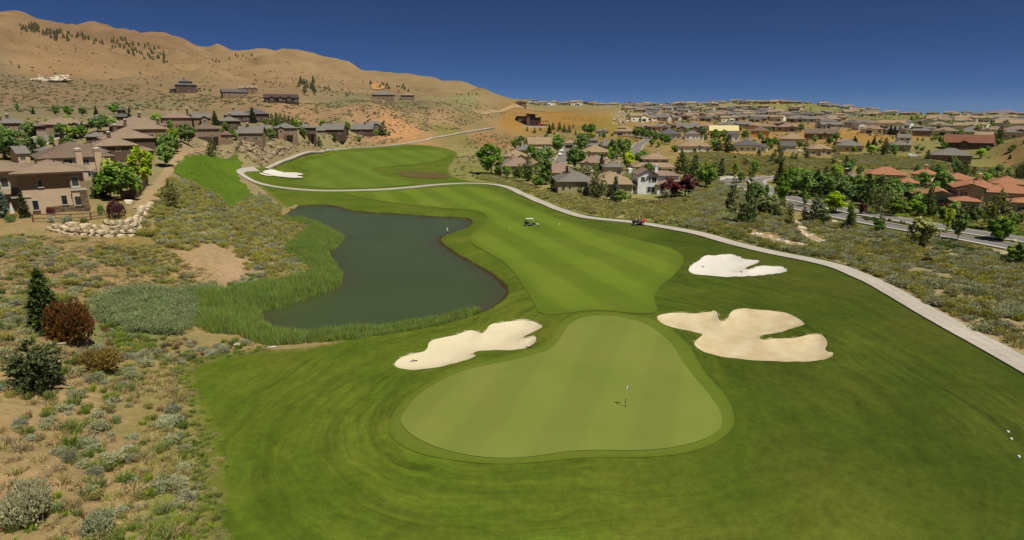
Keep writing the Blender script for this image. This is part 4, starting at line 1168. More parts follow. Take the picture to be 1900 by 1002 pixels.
HOUSES = []
def house(label, x0, x1, ye, h, roof, wall, roofm, yaw=0, dr=0.8, ex="", group=None, pitch=0.44, rmin=40.0, wfill=0.75, cat="house"):
    r, az = hit_h((x0 + x1) / 2, ye, h, rmin)
    a0, a1 = ray(x0, ye)[0], ray(x1, ye)[0]
    W_ = (a1 - a0) * r * (1.12 if group in (GC_, GM) else 1.0) - 0.6
    ph = R(yaw)
    w = W_ / (math.cos(ph) + dr * abs(math.sin(ph))); d = max(9.5, w * dr * 1.65)
    rz = -az + ph
    base = Vector((r * math.sin(az), r * math.cos(az), 0))
    # centre of the front edge pushed back so that the nearest corner sits at r
    base += Vector((math.sin(az), math.cos(az), 0)) * (abs(math.sin(ph)) * w / 2)
    base.z = float(gridz(base.x, base.y))
    rr_ = random.Random(hash((x0, ye)) & 0xffff)
    root = empty("house", base, rz, label, cat, group)
    far = r > 230
    wm, rm = WALLM[wall], ROOFM[roofm]
    B = Box(); T = Box()
    X0, X1 = -w / 2, w / 2
    B.box(X0, X1, 0, d, -3.0, h)
    top = h
    if roof == 'hip': zt = T.hip(X0, X1, 0, d, h, pitch)
    elif roof == 'gx': zt = T.gable(X0, X1, 0, d, h, pitch, 'x'); B.gwall(X0, X1, 0, d, h, pitch, 'x')
    elif roof == 'gy': zt = T.gable(X0, X1, 0, d, h, pitch, 'y'); B.gwall(X0, X1, 0, d, h, pitch, 'y')
    used = []
    for tok in ex.split():
        k = tok[0]
        if k == 'g':                      # front gable wing: g<pos>,<width share>
            p, ws = [float(v) for v in tok[1:].split(',')]
            c = X0 + p * w; hw = ws * w / 2; zz = h - 0.15
            B.box(c - hw, c + hw, -1.6, 0.05, -3.0, zz); B.gwall(c - hw, c + hw, -1.6, d * .45, zz, pitch + .12, 'y')
            T.gable(c - hw, c + hw, -1.6, d * .45, zz, pitch + .12, 'y', o=.4)
            used.append((c - hw, c + hw))
            window(root, c, -1.602, max(.9, h - 2.0), min(1.8, hw), 1.2, far=far)
        elif k == 'u':                    # upper storey block: u<pos>,<width share>
            p, ws = [float(v) for v in tok[1:].split(',')]
            c = X0 + p * w; hw = ws * w / 2
            B.box(c - hw, c + hw, d * .18, d * .82, h, h + 2.9); zt = T.hip(c - hw, c + hw, d * .18, d * .82, h + 2.9, pitch)
            nw = max(1, int(hw * 2 / 3.2))
            for i in range(nw): window(root, c - hw + (i + .5) * 2 * hw / nw, d * .18 - .002, h + 1.35, 1.1, 1.1, far=far)
        elif k == 'l':                    # low wing beyond an end: l<side>,<length m>
            sd_, L = tok[1], float(tok[2:]); hl = min(h, 2.9) if h > 3.5 else h * .86
            xa, xb = (X1 + .003, X1 + L) if sd_ == 'r' else (X0 - L, X0 - .003)
            B.box(xa, xb, d * .12, d * .85, -3.0, hl); T.hip(xa, xb, d * .12, d * .85, hl, pitch)
            window(root, (xa + xb) / 2, d * .12 - .002, .9, 1.4, 1.2, far=far)
        elif k == 'c':
            p = float(tok[1:]); chimney(root, X0 + p * w, d * .42, h * .5, zt + rr_.uniform(.7, 1.1), wm if wall not in ("dark", "brown") else MAT_STONE, cap=True)
        elif k == 'k':                    # chimney on the front wall
            p = float(tok[1:]); chimney(root, X0 + p * w, -.45, -2.0, zt + .5, wm if wall not in ("dark", "brown") else MAT_STONE)
        elif k == 'G':
            p = float(tok[1:]); c = X0 + p * w
            g = Box(); g.box(c - 2.4, c + 2.4, -.05, -.002, -.3, 2.25)
            for q_ in range(1, 4): g.box(c - 2.4, c + 2.4, -.065, -.05, -.3 + q_ * .62, -.27 + q_ * .62)
            g.obj("garage_door", (MAT_GARAGE if rr_.random() < .6 else MAT_DKTRIM,), root); used.append((c - 2.6, c + 2.6))
        elif k == 'D':
            p = float(tok[1:]); c = X0 + p * w
            g = Box(); g.box(c - .55, c + .55, -.06, -.002, -.1, 2.15); g.obj("door", (MAT_DOOR,), root); used.append((c - .7, c + .7))
        elif k == 'p':                    # covered patio: post and beam in front
            p, ws = [float(v) for v in tok[1:].split(',')]; c = X0 + p * w; hw = ws * w / 2; zz = min(h, 2.8) - .1
            T.box(c - hw, c + hw, -3.0, -.4, zz, zz + .22, 0)
            for q_ in (-hw + .2, hw - .2):
                g = Box(); g.box(c + q_ - .2, c + q_ + .2, -2.9, -2.5, -1.5, zz - .003); g.obj("post", (wm,), root)
    B.obj("wall", (wm,), root); T.obj("roof", (rm, MAT_DKTRIM), root)
    st = 2 if h > 4.4 else 1
    for s_ in range(st):
        zb = .95 + s_ * (h - 2.55 if st == 2 else 0)
        n = max(1, int(w / 3.4))
        for i in range(n):
            x = X0 + (i + .5) * w / n + rr_.uniform(-.4, .4)
            if rr_.random() > wfill or (s_ == 0 and any(a - .8 < x < b + .8 for a, b in used)): continue
            ww = rr_.choice((1.0, 1.5, 1.9)); hh = rr_.choice((1.2, 1.4))
            window(root, x, -.002, zb, ww, min(hh, h - zb - .25), far=far)
        if abs(yaw) > 8:
            f_ = "r" if yaw > 0 else "l"; xx = X1 + .002 if yaw > 0 else X0 - .002
            for i in range(max(1, int(d / 5))):
                window(root, xx, (i + .5) * d / max(1, int(d / 5)), zb, 1.1, 1.2, face=f_, far=far)
    fp = [(X0 - 1, -2), (X1 + 1, -2), (X1 + 1, d + 1), (X0 - 1, d + 1)]
    cs, sn = math.cos(rz), math.sin(rz)
    NOGO.append((np.array([(base.x + a * cs - b * sn, base.y + a * sn + b * cs) for a, b in fp]), 0.2))
    HOUSES.append((label, base.x, base.y, r))
    return root

GL_ = "dark tiled houses on the terrace under the hill"
GLB = "taupe tiled houses packed behind the near corner house"
GH = "lone houses scattered on the tan hillside"
GC_ = "stucco houses round the short street beside the fairway"
GR_ = "houses on the flat beyond the shrubs"
GT = "terracotta roofed villas beyond the divided road"
GM = "houses among trees on the plain in the middle distance"
HT = [
 # terrace, near the corner house
 ("brown hip-roofed house directly behind the near corner house, with two tall chimneys", 66, 222, 293, 5.4, 'hip', 'taupe', 'brown', 6, .7, "", GLB),
 ("low stucco annex roof with one capped chimney squeezed beside the two-chimney house", 176, 196, 321, 3.2, 'hip', 'taupe', 'pink', 0, 1.2, "c.4", GLB),
 ("wide brown tiled house with a pointed dormer roof behind the two-chimney house", 118, 205, 284, 3.6, 'hip', 'brown', 'brown', -6, .7, "", GLB),
 ("tan house with dark end wall and a round-topped chimney", 170, 262, 272, 4.6, 'hip', 'dark', 'tan', 8, .6, "c.42 lr4", GLB),
 ("grey pyramid-roofed house partly hidden by the round tree", 72, 112, 281, 3.4, 'hip', 'taupe', 'grey', 10, .9, "", GLB),
 ("small grey shed-like house among the dark trees by the frame edge", 28, 58, 285, 3.0, 'gx', 'taupe', 'grey', 12, .7, "", GLB),
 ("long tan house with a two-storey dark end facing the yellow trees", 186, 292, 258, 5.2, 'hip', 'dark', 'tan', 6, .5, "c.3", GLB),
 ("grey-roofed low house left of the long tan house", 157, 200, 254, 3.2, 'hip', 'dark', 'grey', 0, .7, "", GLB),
 ("tan roofed house with a flat cap chimney, second row up the terrace", 188, 235, 243, 3.4, 'hip', 'brown', 'tan', -4, .7, "c.7", GLB),
 ("very long tan-roofed house spanning the middle of the terrace", 224, 316, 241, 3.8, 'hip', 'brown', 'tan', 2, .4, "c.1 c.8", GLB),
 ("pinkish house with a stone chimney and a steep front gable high on the terrace", 206, 312, 234, 5.0, 'hip', 'brown', 'pink', 4, .5, "c.55 g.85,.16", GLB),
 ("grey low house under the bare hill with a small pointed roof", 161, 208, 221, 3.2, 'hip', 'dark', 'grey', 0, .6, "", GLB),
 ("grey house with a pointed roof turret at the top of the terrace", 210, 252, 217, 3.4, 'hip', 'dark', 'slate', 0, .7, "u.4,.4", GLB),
 ("wide grey-brown house at the edge of the frame under the hill", -6, 55, 230, 3.6, 'hip', 'brown', 'grey', 8, .6, "c.4", GLB),
 ("long brown house with a low front gable behind the dark round trees", 68, 164, 233, 3.6, 'hip', 'brown', 'tan', -3, .4, "g.75,.2", GLB),
 ("maroon-walled house with a grey hip roof by the street bend", 62, 92, 236, 4.2, 'hip', 'dark', 'grey', 14, .8, "G.6", GLB),
 # terrace, under the rock bank
 ("two-storey brown house with a stone chimney at the left of the terrace row", 298, 358, 219, 5.4, 'hip', 'brown', 'pink', 4, .6, "c.92 p.6,.3", GL_),
 ("brown house with one steep front gable beside the stone-chimney house", 356, 394, 220, 4.6, 'gx', 'brown', 'grey', 8, .7, "g.6,.4", GL_),
 ("grey-roofed low house with a stub chimney behind the conifer pair", 402, 446, 226, 3.4, 'hip', 'dark', 'grey', -4, .7, "c.55", GL_),
 ("long low house with a stone chimney at the back of the terrace row", 414, 464, 214, 3.4, 'hip', 'dark', 'grey', 0, .6, "c.4", GL_),
 ("grey house half hidden by dark conifers at the foot of the hill", 448, 502, 212, 4.4, 'hip', 'dark', 'slate', 6, .6, "", GL_),
 ("two-storey dark brown house with a cream bay above the bank", 357, 412, 241, 5.6, 'hip', 'brown', 'brown', 6, .7, "lr5 p.75,.3 G.35", GL_),
 ("grey gable-roofed house with a long plain slope facing the green", 438, 490, 250, 3.6, 'gx', 'brown', 'grey', -8, .8, "c.35", GL_),
 ("grey house with a hip roof half hidden by a green tree", 468, 510, 240, 3.6, 'hip', 'brown', 'grey', 0, .7, "", GL_),
 ("two-storey brown house with tan porch posts above the rock bank", 508, 554, 239, 5.4, 'hip', 'brown', 'grey', 5, .7, "g.25,.3 p.6,.4", GL_),
 ("two-storey dark house with a dark recessed porch and a tall stone chimney", 553, 588, 238, 5.2, 'hip', 'dark', 'grey', 5, .7, "c.08 p.75,.35 D.5", GL_),
 ("small flat-fronted dark house between two bigger ones on the bank", 587, 603, 244, 3.0, 'gx', 'dark', 'grey', 0, .9, "G.5", GL_),
 ("grey gabled house with dark timber front near the end of the bank", 592, 640, 243, 3.6, 'gx', 'dark', 'grey', -10, .7, "", GL_),
 ("last grey gabled house on the terrace next to the small pines", 648, 694, 241, 3.6, 'gx', 'dark', 'grey', -10, .7, "c.6", GL_),
 ("house with twin steep gables and a thin chimney behind the last terrace house", 680, 708, 233, 4.6, 'gx', 'brown', 'grey', 6, .7, "g.65,.5 c.1", GL_),
 # hillside
 ("dark stone mansion standing alone on the hillside with a chimney", 324, 365, 158, 6.4, 'hip', 'dark', 'slate', 0, .7, "u.5,.6 c.45 ll4", GH),
 ("long low house with a plain grey roof on the lower hillside", 411, 461, 171, 4.0, 'gx', 'brown', 'slate', 8, .35, "", GH),
 ("house with three pale front gables higher on the hillside", 442, 478, 164, 4.4, 'gx', 'brown', 'tan', 0, .5, "g.35,.2 g.6,.22 g.85,.2", GH),
 ("sprawling dark lodge with wavy low gables on the hillside knoll", 490, 556, 182, 3.6, 'gx', 'black', 'dark', 4, .3, "g.2,.14 g.45,.14 g.7,.14", GH),
 ("grey flat house on the far hillside shelf below the orange outcrop", 689, 732, 176, 4.6, 'hip', 'brown', 'grey', 0, .5, "", GH),
 ("small pale-roofed house beside the grey house on the hillside shelf", 743, 769, 177, 4.6, 'hip', 'brown', 'tan', 0, .7, "", GH),
 # houses round the short street
 ("tan two-level roofed house behind the big round green tree", 981, 1026, 268, 4.2, 'gx', 'tan', 'sand', 6, .7, "lr5", GC_),
 ("grey-roofed house with a capped chimney above the stone-roofed one", 956, 994, 279, 3.8, 'hip', 'tan', 'grey', 0, .8, "c.35", GC_),
 ("long tan-roofed house with a front gable beside the big round tree", 936, 980, 291, 4.0, 'hip', 'tan', 'sand', 4, .8, "c.2 g.7,.3", GC_),
 ("wide pinkish-roofed house with two capped chimneys behind the pines by the path", 930, 995, 309, 3.6, 'hip', 'olive', 'pink', 8, .8, "c.4 c.9", GC_),
 ("olive house with a steep front gable and arched window", 987, 1012, 307, 4.0, 'gy', 'olive', 'sand', 10, .9, "", GC_),
 ("house with a tall white chimney at the corner of the short street", 1016, 1054, 312, 3.6, 'hip', 'tan', 'pink', -8, .8, "c.18", GC_),
 ("low house in front of the street with a purple bush at its wall", 1026, 1062, 321, 3.6, 'gx', 'olive', 'pink', 10, .7, "g.55,.3", GC_),
 ("small tan house closing the far end of the short street, with a dark garage", 1045, 1066, 266, 3.6, 'hip', 'cream', 'sand', -6, .9, "G.5", GC_),
 ("grey-roofed house with a tall capped chimney facing the path", 1034, 1106, 338, 3.6, 'hip', 'olive', 'grey', 8, .8, "c.42 D.6", GC_),
 ("broad orange-tan roofed house with a white-framed gable window", 1096, 1172, 343, 3.8, 'hip', 'olive', 'sand', 4, .9, "g.1,.28 k.02", GC_),
 ("pinkish-roofed house with several roof vents behind the conifer", 1077, 1128, 303, 3.6, 'hip', 'tan', 'pink', -4, .8, "g.25,.25 lr6", GC_),
 ("tan-roofed house with a small front gable in the middle of the street", 1079, 1127, 283, 3.6, 'hip', 'tan', 'sand', 0, .7, "g.3,.2", GC_),
 ("grey house with a pointed turret roof beyond the street trees", 1090, 1118, 270, 3.8, 'hip', 'grey', 'grey', 0, .8, "u.4,.5", GC_),
 ("grey wide-roofed house with two small chimneys beyond the street", 1112, 1148, 271, 3.8, 'hip', 'grey', 'grey', 6, .8, "c.3 c.8", GC_),
 ("grey-roofed house with a slender white chimney beside the green maple", 1120, 1157, 311, 3.6, 'hip', 'tan', 'grey', 6, .9, "c.15 c.85", GC_),
 ("two-storey tan house with a dark garage door and two small gable windows", 1176, 1252, 311, 3.0, 'hip', 'tan', 'sand', 6, .7, "u.55,.62 G.14 g.42,.2 c.62 p.8,.3", GC_),
 ("grey-roofed house with an arched window below the orange bank", 1106, 1128, 244, 4.4, 'hip', 'grey', 'grey', 0, .9, "g.6,.4", GM),
 ("two-storey tan house with a white drive below the rock chute", 1140, 1178, 244, 3.6, 'hip', 'tan', 'sand', 0, .7, "u.35,.4 G.3", GM),
 ("grey-roofed house half hidden by the street trees, by the cul-de-sac", 1208, 1228, 248, 3.8, 'hip', 'grey', 'tan', 0, .8, "", GM),
 ("pale grey house with tall windows and a chimney on the plain", 1222, 1263, 249, 4.2, 'hip', 'grey', 'slate', 4, .7, "c.5", GM),
 ("house with two arched white-trimmed gables against the orange ground", 1257, 1294, 237, 4.4, 'gx', 'brown', 'grey', 0, .6, "g.25,.3 g.85,.25", GM),
 ("grey-roofed white house beside the round dark tree on the plain", 1272, 1299, 249, 4.2, 'hip', 'white', 'grey', 6, .8, "D.6", GM),
 ("house under construction with a bare bright yellow plywood roof", 1318, 1369, 243, 4.0, 'gx', 'orange', 'yellow', 4, .5, "", GM),
 ("white house with a grey roof below the yellow plywood roof", 1348, 1372, 249, 5.0, 'hip', 'white', 'slate', 0, .8, "", GM),
 ("unfinished house with orange sheathing and open square bays", 1394, 1427, 243, 5.4, 'hip', 'orange', 'brown', 0, .6, "", GM),
 ("wide sand-roofed house with a small white front gable", 1259, 1318, 272, 3.6, 'hip', 'cream', 'sand', 4, .7, "c.78 g.65,.16", GM),
 ("grey-roofed house with a purple tree at its door", 1358, 1406, 270, 3.6, 'hip', 'cream', 'slate', -4, .8, "c.6 lr5", GM),
 ("tan-roofed low house with three little dormers", 1447, 1493, 258, 3.6, 'hip', 'tan', 'sand', 2, .7, "c.7", GM),
 ("grey shed-roofed house in front of the dormered one", 1448, 1478, 271, 3.6, 'gx', 'grey', 'slate', 12, .8, "", GM),
 ("long brown house with a dark central gable below the orange cut", 1495, 1553, 248, 4.2, 'gx', 'brown', 'brown', 0, .4, "g.6,.14", GM),
 ("sand-roofed house with a chimney and side dormer beside the dark tree", 1501, 1546, 277, 3.6, 'hip', 'tan', 'sand', 8, .8, "c.1 g.6,.2", GM),
 ("pinkish roof just above the pale-roofed house on the flat", 1552, 1578, 264, 3.6, 'hip', 'tan', 'pink', 0, .7, "", GM),
 ("grey-brown roofed house by the white driveway on the flat", 1554, 1602, 271, 3.6, 'hip', 'tan', 'grey', 4, .7, "", GM),
 ("two-storey grey house on top of the orange cut", 1566, 1596, 228, 5.2, 'hip', 'grey', 'slate', 0, .6, "", GM),
 ("large grey-roofed house with a pointed roof behind the row of trees", 1686, 1730, 243, 4.6, 'hip', 'brown', 'grey', 8, .8, "u.4,.4", GM),
 ("rust red house with a dark pointed front gable and striped roof", 1754, 1842, 265, 4.4, 'gx', 'dark', 'rust', 4, .5, "g.4,.2", GM),
 ("long low grey-roofed house on the near edge of the plain", 1728, 1802, 289, 3.4, 'hip', 'brown', 'grey', 4, .5, "", GM),
 ("pale grey house with a tall white end wall by the hedge", 1666, 1692, 256, 5.0, 'gx', 'white', 'grey', 10, .7, "", GM),
 ("grey-green roofed house below the tall white wall", 1652, 1692, 270, 3.6, 'hip', 'olive', 'grey', 8, .8, "", GM),
 ("long sand-coloured roof on the plain behind the rust house", 1810, 1841, 251, 3.8, 'gx', 'tan', 'sand', 0, .6, "", GM),
 ("low pale-roofed house left of the rust red house", 1779, 1812, 245, 3.8, 'hip', 'tan', 'grey', 0, .6, "", GM),
 ("pale-roofed house near the frame edge on the plain", 1862, 1902, 246, 4.2, 'hip', 'tan', 'grey', 0, .6, "", GM),
 # villas beyond the road
 ("grey-brown roofed villa half hidden by trees at the end of the villa row", 1566, 1606, 331, 3.6, 'hip', 'brown', 'pink', 10, .8, "c.1", GT),
 ("low grey-brown villa roof behind the pines by the road bend", 1542, 1580, 345, 3.2, 'hip', 'brown', 'pink', 6, .8, "", GT),
 ("long terracotta-roofed villa at the back of the villa row", 1604, 1684, 325, 3.8, 'hip', 'peach', 'terra', 4, .5, "D.8", GT),
 ("small terracotta hip roof in front of the long villa, by a white wall", 1664, 1704, 340, 3.2, 'hip', 'cream', 'terra', 0, .7, "", GT),
 ("terracotta-roofed villa with a rooftop chimney next to the long villa", 1688, 1733, 324, 4.0, 'hip', 'peach', 'terra', -4, .8, "c.6", GT),
 ("terracotta villa split by a tall pine in front of it", 1748, 1806, 334, 3.8, 'hip', 'peach', 'terra', 4, .7, "lr4", GT),
 ("terracotta villa with a long eave at the frame edge", 1836, 1906, 342, 4.0, 'hip', 'peach', 'terra', 6, .7, "", GT),
 ("upper terracotta villa with layered roofs and a flat chimney", 1764, 1862, 352, 5.0, 'hip', 'peach', 'terra', 6, .6, "c.55", GT),
]
for (lab, x0, x1, ye, h, roof, wall, rm, yaw, dr, ex, grp) in HT:
    house(lab, x0, x1, ye, h, roof, wall, rm, yaw, dr, ex, grp, rmin=100 if x0 < 420 else 60)

# ------------------------------------------------------------------ the near corner house above the boulder wall
def near_house():
    r, az = hit_h(105, 395, 0.0, 60)
    base = Vector((r * math.sin(az), r * math.cos(az), 8.9))
    root = empty("house", base, -az, "near two-storey taupe stucco house with stone base above the boulder wall", "house", None)
    root.scale = (1.14, 1.14, 1.17)
    wl = Box()
    wl.box(-3.5, 2.1, 0, 10, -1, 5.5)
    wl.box(2.103, 3.75, -.45, 10, -1, 5.5)                     # bay at the corner
    wl.box(-17, -3.503, 1.6, 11, -1, 5.75)                     # wing set back
    wl.box(-17, -3.6, .55, 1.597, 2.5, 2.75)                   # sill band under the skirt roof
    wl.obj("wall", (WALLM["taupe"],), root)
    ub = Box(); ub.box(-3.52, 2.12, -.02, .15, 3.4, 5.3); ub.box(2.12, 3.77, -.47, -.3, 3.35, 5.3)  # brown strip below the eaves, their shadow put into the wall colour
    ub.obj("eave_shade_band", (WALLM["brown"],), root)
    sb = Box(); sb.box(-1.0, 2.098, -.14, -.003, -1, 1.02); sb.box(2.08, 3.85, -.57, -.453, -1, .62); sb.box(3.0, 3.87, -.55, -.454, .623, 2.9)
    sb.obj("stone_veneer", (MAT_STONE,), root)
    bd = Box(); bd.box(2.05, 3.86, -.62, -.4, 3.02, 3.3); bd.box(-4.5, -2.4, -.12, -.002, 2.45, 2.62)
    bd.obj("ledge_band", (MAT_TRIM,), root)
    rf = Box()
    rf.hip(-3.5, 3.75, -.35, 10, 5.5, .30, o=.75, fas=.24)
    rf.hip(-17, -2.5, 1.6, 11, 5.75, .30, o=.7, fas=.24)
    rf.face([(-17, .35, 3.0), (-3.3, .35, 3.0), (-3.3, 1.58, 3.62), (-17, 1.58, 3.62)]); rf.face([(-17, .35, 2.82), (-3.3, .35, 2.82), (-3.3, .35, 3.0), (-17, .35, 3.0)], 1)
    rf.face([(-17, .35, 2.82), (-17, 1.58, 2.82), (-3.3, 1.58, 2.82), (-3.3, .35, 2.82)], 1); rf.face([(-3.3, .35, 2.82), (-3.3, 1.58, 2.82), (-3.3, 1.58, 3.62), (-3.3, .35, 3.0)], 1)
    rf.obj("roof", (ROOFM["tan"], MAT_DKTRIM), root)
    for k in range(5):
        v = Box(); x = (-9.5, -6.2, -1.2, .8, 1.9)[k]; v.box(x - .1, x + .1, 3.4, 3.6, 6.2, 7.25); v.obj("roof_vent", (MAT_DKTRIM,), root)
    for (x, y, z, w, h) in ((-1.15, -.02, 3.75, .62, .95), (-5.35, 1.6, 3.75, 1.9, 1.45), (-8.8, 1.6, 3.75, 1.5, 1.45), (-2.1, 0, .62, .75, 1.45), (1.15, 0, 1.1, .75, 1.4), (2.72, -.47, 3.55, .95, 1.45), (2.72, -.46, .95, .95, 1.35)):
        wd = window(root, x, y - .004, z, w, h, split=int(w > 1.2))
        s = Box(); s.box(-.58, .58, -.16, 0, -.14, -.003); so = s.obj("sill", (MAT_TRIM if z > 3 else MAT_DKTRIM,), wd)
    g = Box(); g.box(-12, -6.2, 1.55, 1.597, -.3, 2.4); g.obj("sliding_door", (MAT_GLASS,), root)
    for x in (-6.1, -12.1):
        g = Box(); g.box(x - .2, x + .2, .6, 1.0, -1, 2.497); g.obj("post", (WALLM["taupe"],), root)
    return root, az, base
NEAR, NAZ, NBASE = near_house()
# chimneys of the house behind belong to it
def chim_at(root, px, y0, y1, w):
    r, az = hit_h(px, y1, 5.2, 90)
    p = root.matrix_basis.inverted() @ Vector((r * math.sin(az), r * math.cos(az), 0))
    zt = float(CH + ray(px, y0 + 3)[1] * r) - root.location.z
    chimney(root, p.x, p.y, 2.5, zt, WALLM["taupe"], w, w * .8)
two = [o for o in bpy.data.objects if o.get("label", "").startswith("brown hip-roofed house directly")][0]
chim_at(two, 148, 277, 303, 1.15); chim_at(two, 184, 276, 306, 1.15)

# ------------------------------------------------------------------ white two-storey house by the path
def white_house():
    r, az = hit_h(1200, 361, 0.0, 60)
    base = Vector((r * math.sin(az), r * math.cos(az), 0)); base.z = float(gridz(base.x, base.y))
    root = empty("house", base, -az + R(14), "white two-storey house with paired front gables next to the maroon trees", "house", GC_)
    k = r / FPX / 0.93
    w = Box(); f = 32 * k
    w.box(-f * .5, f * .5, 0, f * 1.3, -1.5, 6.0)                  # two-storey core
    w.gwall(-f * .5, f * .5, 0, f * 1.3, 6.0, .5, 'y')
    w.box(f * .5 + .003, f * 1.75, 2.5, f * 1.3, -1.5, 5.4)
    w.box(-f * 1.25, -f * .503, 1.2, f * 1.1, -1.5, 2.9)            # low wing
    w.box(f * .503, f * 1.2, -.6, 2.497, -1.5, 2.9)                 # conservatory end
    w.obj("wall", (WALLM["white"],), root)
    rf = Box()
    rf.gable(-f * .5, f * .5, 0, f * 1.3, 6.0, .5, 'y', o=.45)
    rf.gable(f * .02, f * .5, -.35, f * .6, 5.6, .62, 'y', o=.3)
    rf.hip(f * .3, f * 1.75, 2.5, f * 1.3, 5.4, .42)
    rf.hip(-f * 1.25, -f * .5, 1.2, f * 1.1, 2.9, .38)
    rf.hip(f * .5, f * 2.1, -.6, 5, 2.9, .36)
    rf.obj("roof", (ROOFM["pink"], MAT_DKTRIM), root)
    for (x, y, z, ww, hh) in ((-.24, 0, 3.9, 1.3, 1.5), (.12, 0, 3.7, .6, 1.5), (.34, 0, 3.7, 1.5, 1.5), (.2, 0, .5, 2.6, 1.9), (-.9, 1.2, .8, 2.0, 1.6), (-.62, 1.2, .8, .9, 1.6), (-1.12, 1.2, .9, .9, 1.3), (.8, -.6, .2, 1.7, 2.1), (1.1, 2.5, 4.4, .8, .5), (1.35, 2.5, 4.4, .8, .5)):
        window(root, x * f, y - .004, z, ww, hh)
    chimney(root, f * .62, f * .75, 4, 8.3, WALLM["white"], .9, .8)
    NOGO.append((np.array([(base.x - f * 1.5, base.y - 2), (base.x + f * 2.3, base.y - 2), (base.x + f * 2.3, base.y + f * 1.6), (base.x - f * 1.5, base.y + f * 1.6)]), 0.2))
white_house()

# ------------------------------------------------------------------ front terracotta villa
def front_villa():
    r, az = hit_h(1800, 392, 0.0, 60)
    base = Vector((r * math.sin(az), r * math.cos(az), 0)); base.z = float(gridz(base.x, base.y))
    root = empty("house", base, -az + R(10), "front terracotta villa with a tall white-framed window under a gable", "house", GT)
    w = Box(); rf = Box()
    w.box(-3.2, 3.0, 4, 14, -1, 5.6); w.gwall(-3.2, 3.0, 4, 14, 5.6, .32, 'y'); rf.gable(-3.2, 3.0, 4, 14, 5.6, .32, 'y', o=.7)
    w.box(-2.9, -.2, 2.9, 3.997, -1, 5.0); rf.gable(-2.9, -.2, 2.9, 5, 5.0, .34, 'y', o=.45); w.gwall(-2.9, -.2, 2.9, 4, 5.0, .34, 'y')
    w.box(-9.5, -3.203, 3, 13, -1, 3.5); rf.gable(-9.5, -3.2, 3, 13, 3.5, .32, 'y', o=.6); w.gwall(-9.5, -3.2, 3, 13, 3.5, .32, 'y')
    w.box(-12.5, -9.503, 6, 14, -1, 3.2); rf.hip(-12.5, -9.5, 6, 14, 3.2, .32)
    w.box(3.003, 15, 5, 15, -1, 4.6); rf.hip(2.5, 15, 5, 15, 4.6, .32, o=.7)
    w.box(-4.6, 1.2, -2.5, 2.897, -1, 2.7); rf.hip(-4.6, 1.2, -2.5, 2.9, 2.7, .3, o=.5)
    w.box(8, 15, -1, 4.997, -1, 2.9); rf.hip(8, 15, -1, 5, 2.9, .32, o=.5)
    w.obj("wall", (WALLM["olive"],), root); rf.obj("roof", (ROOFM["terra"], MAT_DKTRIM), root)
    wd = window(root, -1.55, 2.896, 2.3, 1.9, 2.6, split=1); b = Box()
    for z in (.3, .55, .78): b.box(-.44, .44, -.06, -.03, z, z + .03)
    b.obj("glazing_bar", (MAT_TRIM,), wd)
    for x in (7.2, 9.6, 12.2): window(root, x, 4.996, 1.6, 1.7, 2.0, split=1)
    window(root, -6.3, 2.996, 1.2, 1.4, 1.2); window(root, 10, -1.004, .8, 1.6, 1.3)
    for (x, y, z) in ((-7.5, 8, 4.9), (1.2, 9, 6.6), (7, 8, 5.6), (11, 9, 5.9)):
        v = Box(); v.box(x - .12, x + .12, y - .12, y + .12, z - .8, z + .45); v.obj("roof_vent", (MAT_DKTRIM,), root)
front_villa()

# ------------------------------------------------------------------ dark modern clubhouse at the head of the fairway
def clubhouse():
    r, az = hit_h(985, 233.5, 0.0, 300)
    base = Vector((r * math.sin(az), r * math.cos(az), 0)); base.z = float(gridz(base.x, base.y))
    root = empty("clubhouse", base, -az, "dark flat-roofed modern clubhouse with a red patch at the head of the fairway", "clubhouse")
    k = r / FPX
    w = Box(); f = Box()
    def blk(x0, x1, y0, h, o, d):
        w.box((x0 - 985) * k, (x1 - 985) * k, y0, y0 + d, -3, h); f.box((x0 - 985 - o) * k, (x1 - 985 + o) * k, y0 - o * k, y0 + d + 1, h + .002, h + .5)
    blk(942, 960.5, 2, 4.4, 2, 12); blk(960.6, 977, 0, 9.4, 2, 14); blk(977.1, 993, -2, 11.6, 3.5, 14); blk(993.1, 1003, 1, 8.0, 1.5, 12)
    f.box((1003 - 985) * k, (1017 - 985) * k, 0, 9, 4.4, 4.9)
    w.obj("wall", (WALLM["black"],), root); f.obj("flat_roof", (ROOFM["dark"],), root)
    t = Box(); t.box((977.5 - 985) * k, (983 - 985) * k, -3, -2.004, -3, 12.6); t.obj("stone_tower", (MAT_STONE,), root)
    rd = Box(); rd.box((998 - 985) * k, (1003.5 - 985) * k, -1.2, .99, -.5, 3.4); rd.obj("red_panel", (plain("red_panel", obs(196, 52, 32), 0.6),), root)
    for i in range(3):
        p = Box(); x = (1008 + i * 4 - 985) * k; p.box(x - .3, x + .3, .5, 1.1, -2, 4.397); p.obj("post", (WALLM["brown"],), root)
    for i in range(5): window(root, (963 + i * 2.8 - 985) * k, -.004, 5.4, 1.4, 2.6, far=True)
    for i in range(4): window(root, (944 + i * 4.4 - 985) * k, 1.996, 1.2, 1.9, 1.9, far=True)
    tr = Box(); tr.box((946 - 985) * k, (1012 - 985) * k, -9, -5, -4, -.2); tr.obj("terrace_wall", (MAT_CAP,), root)
clubhouse()

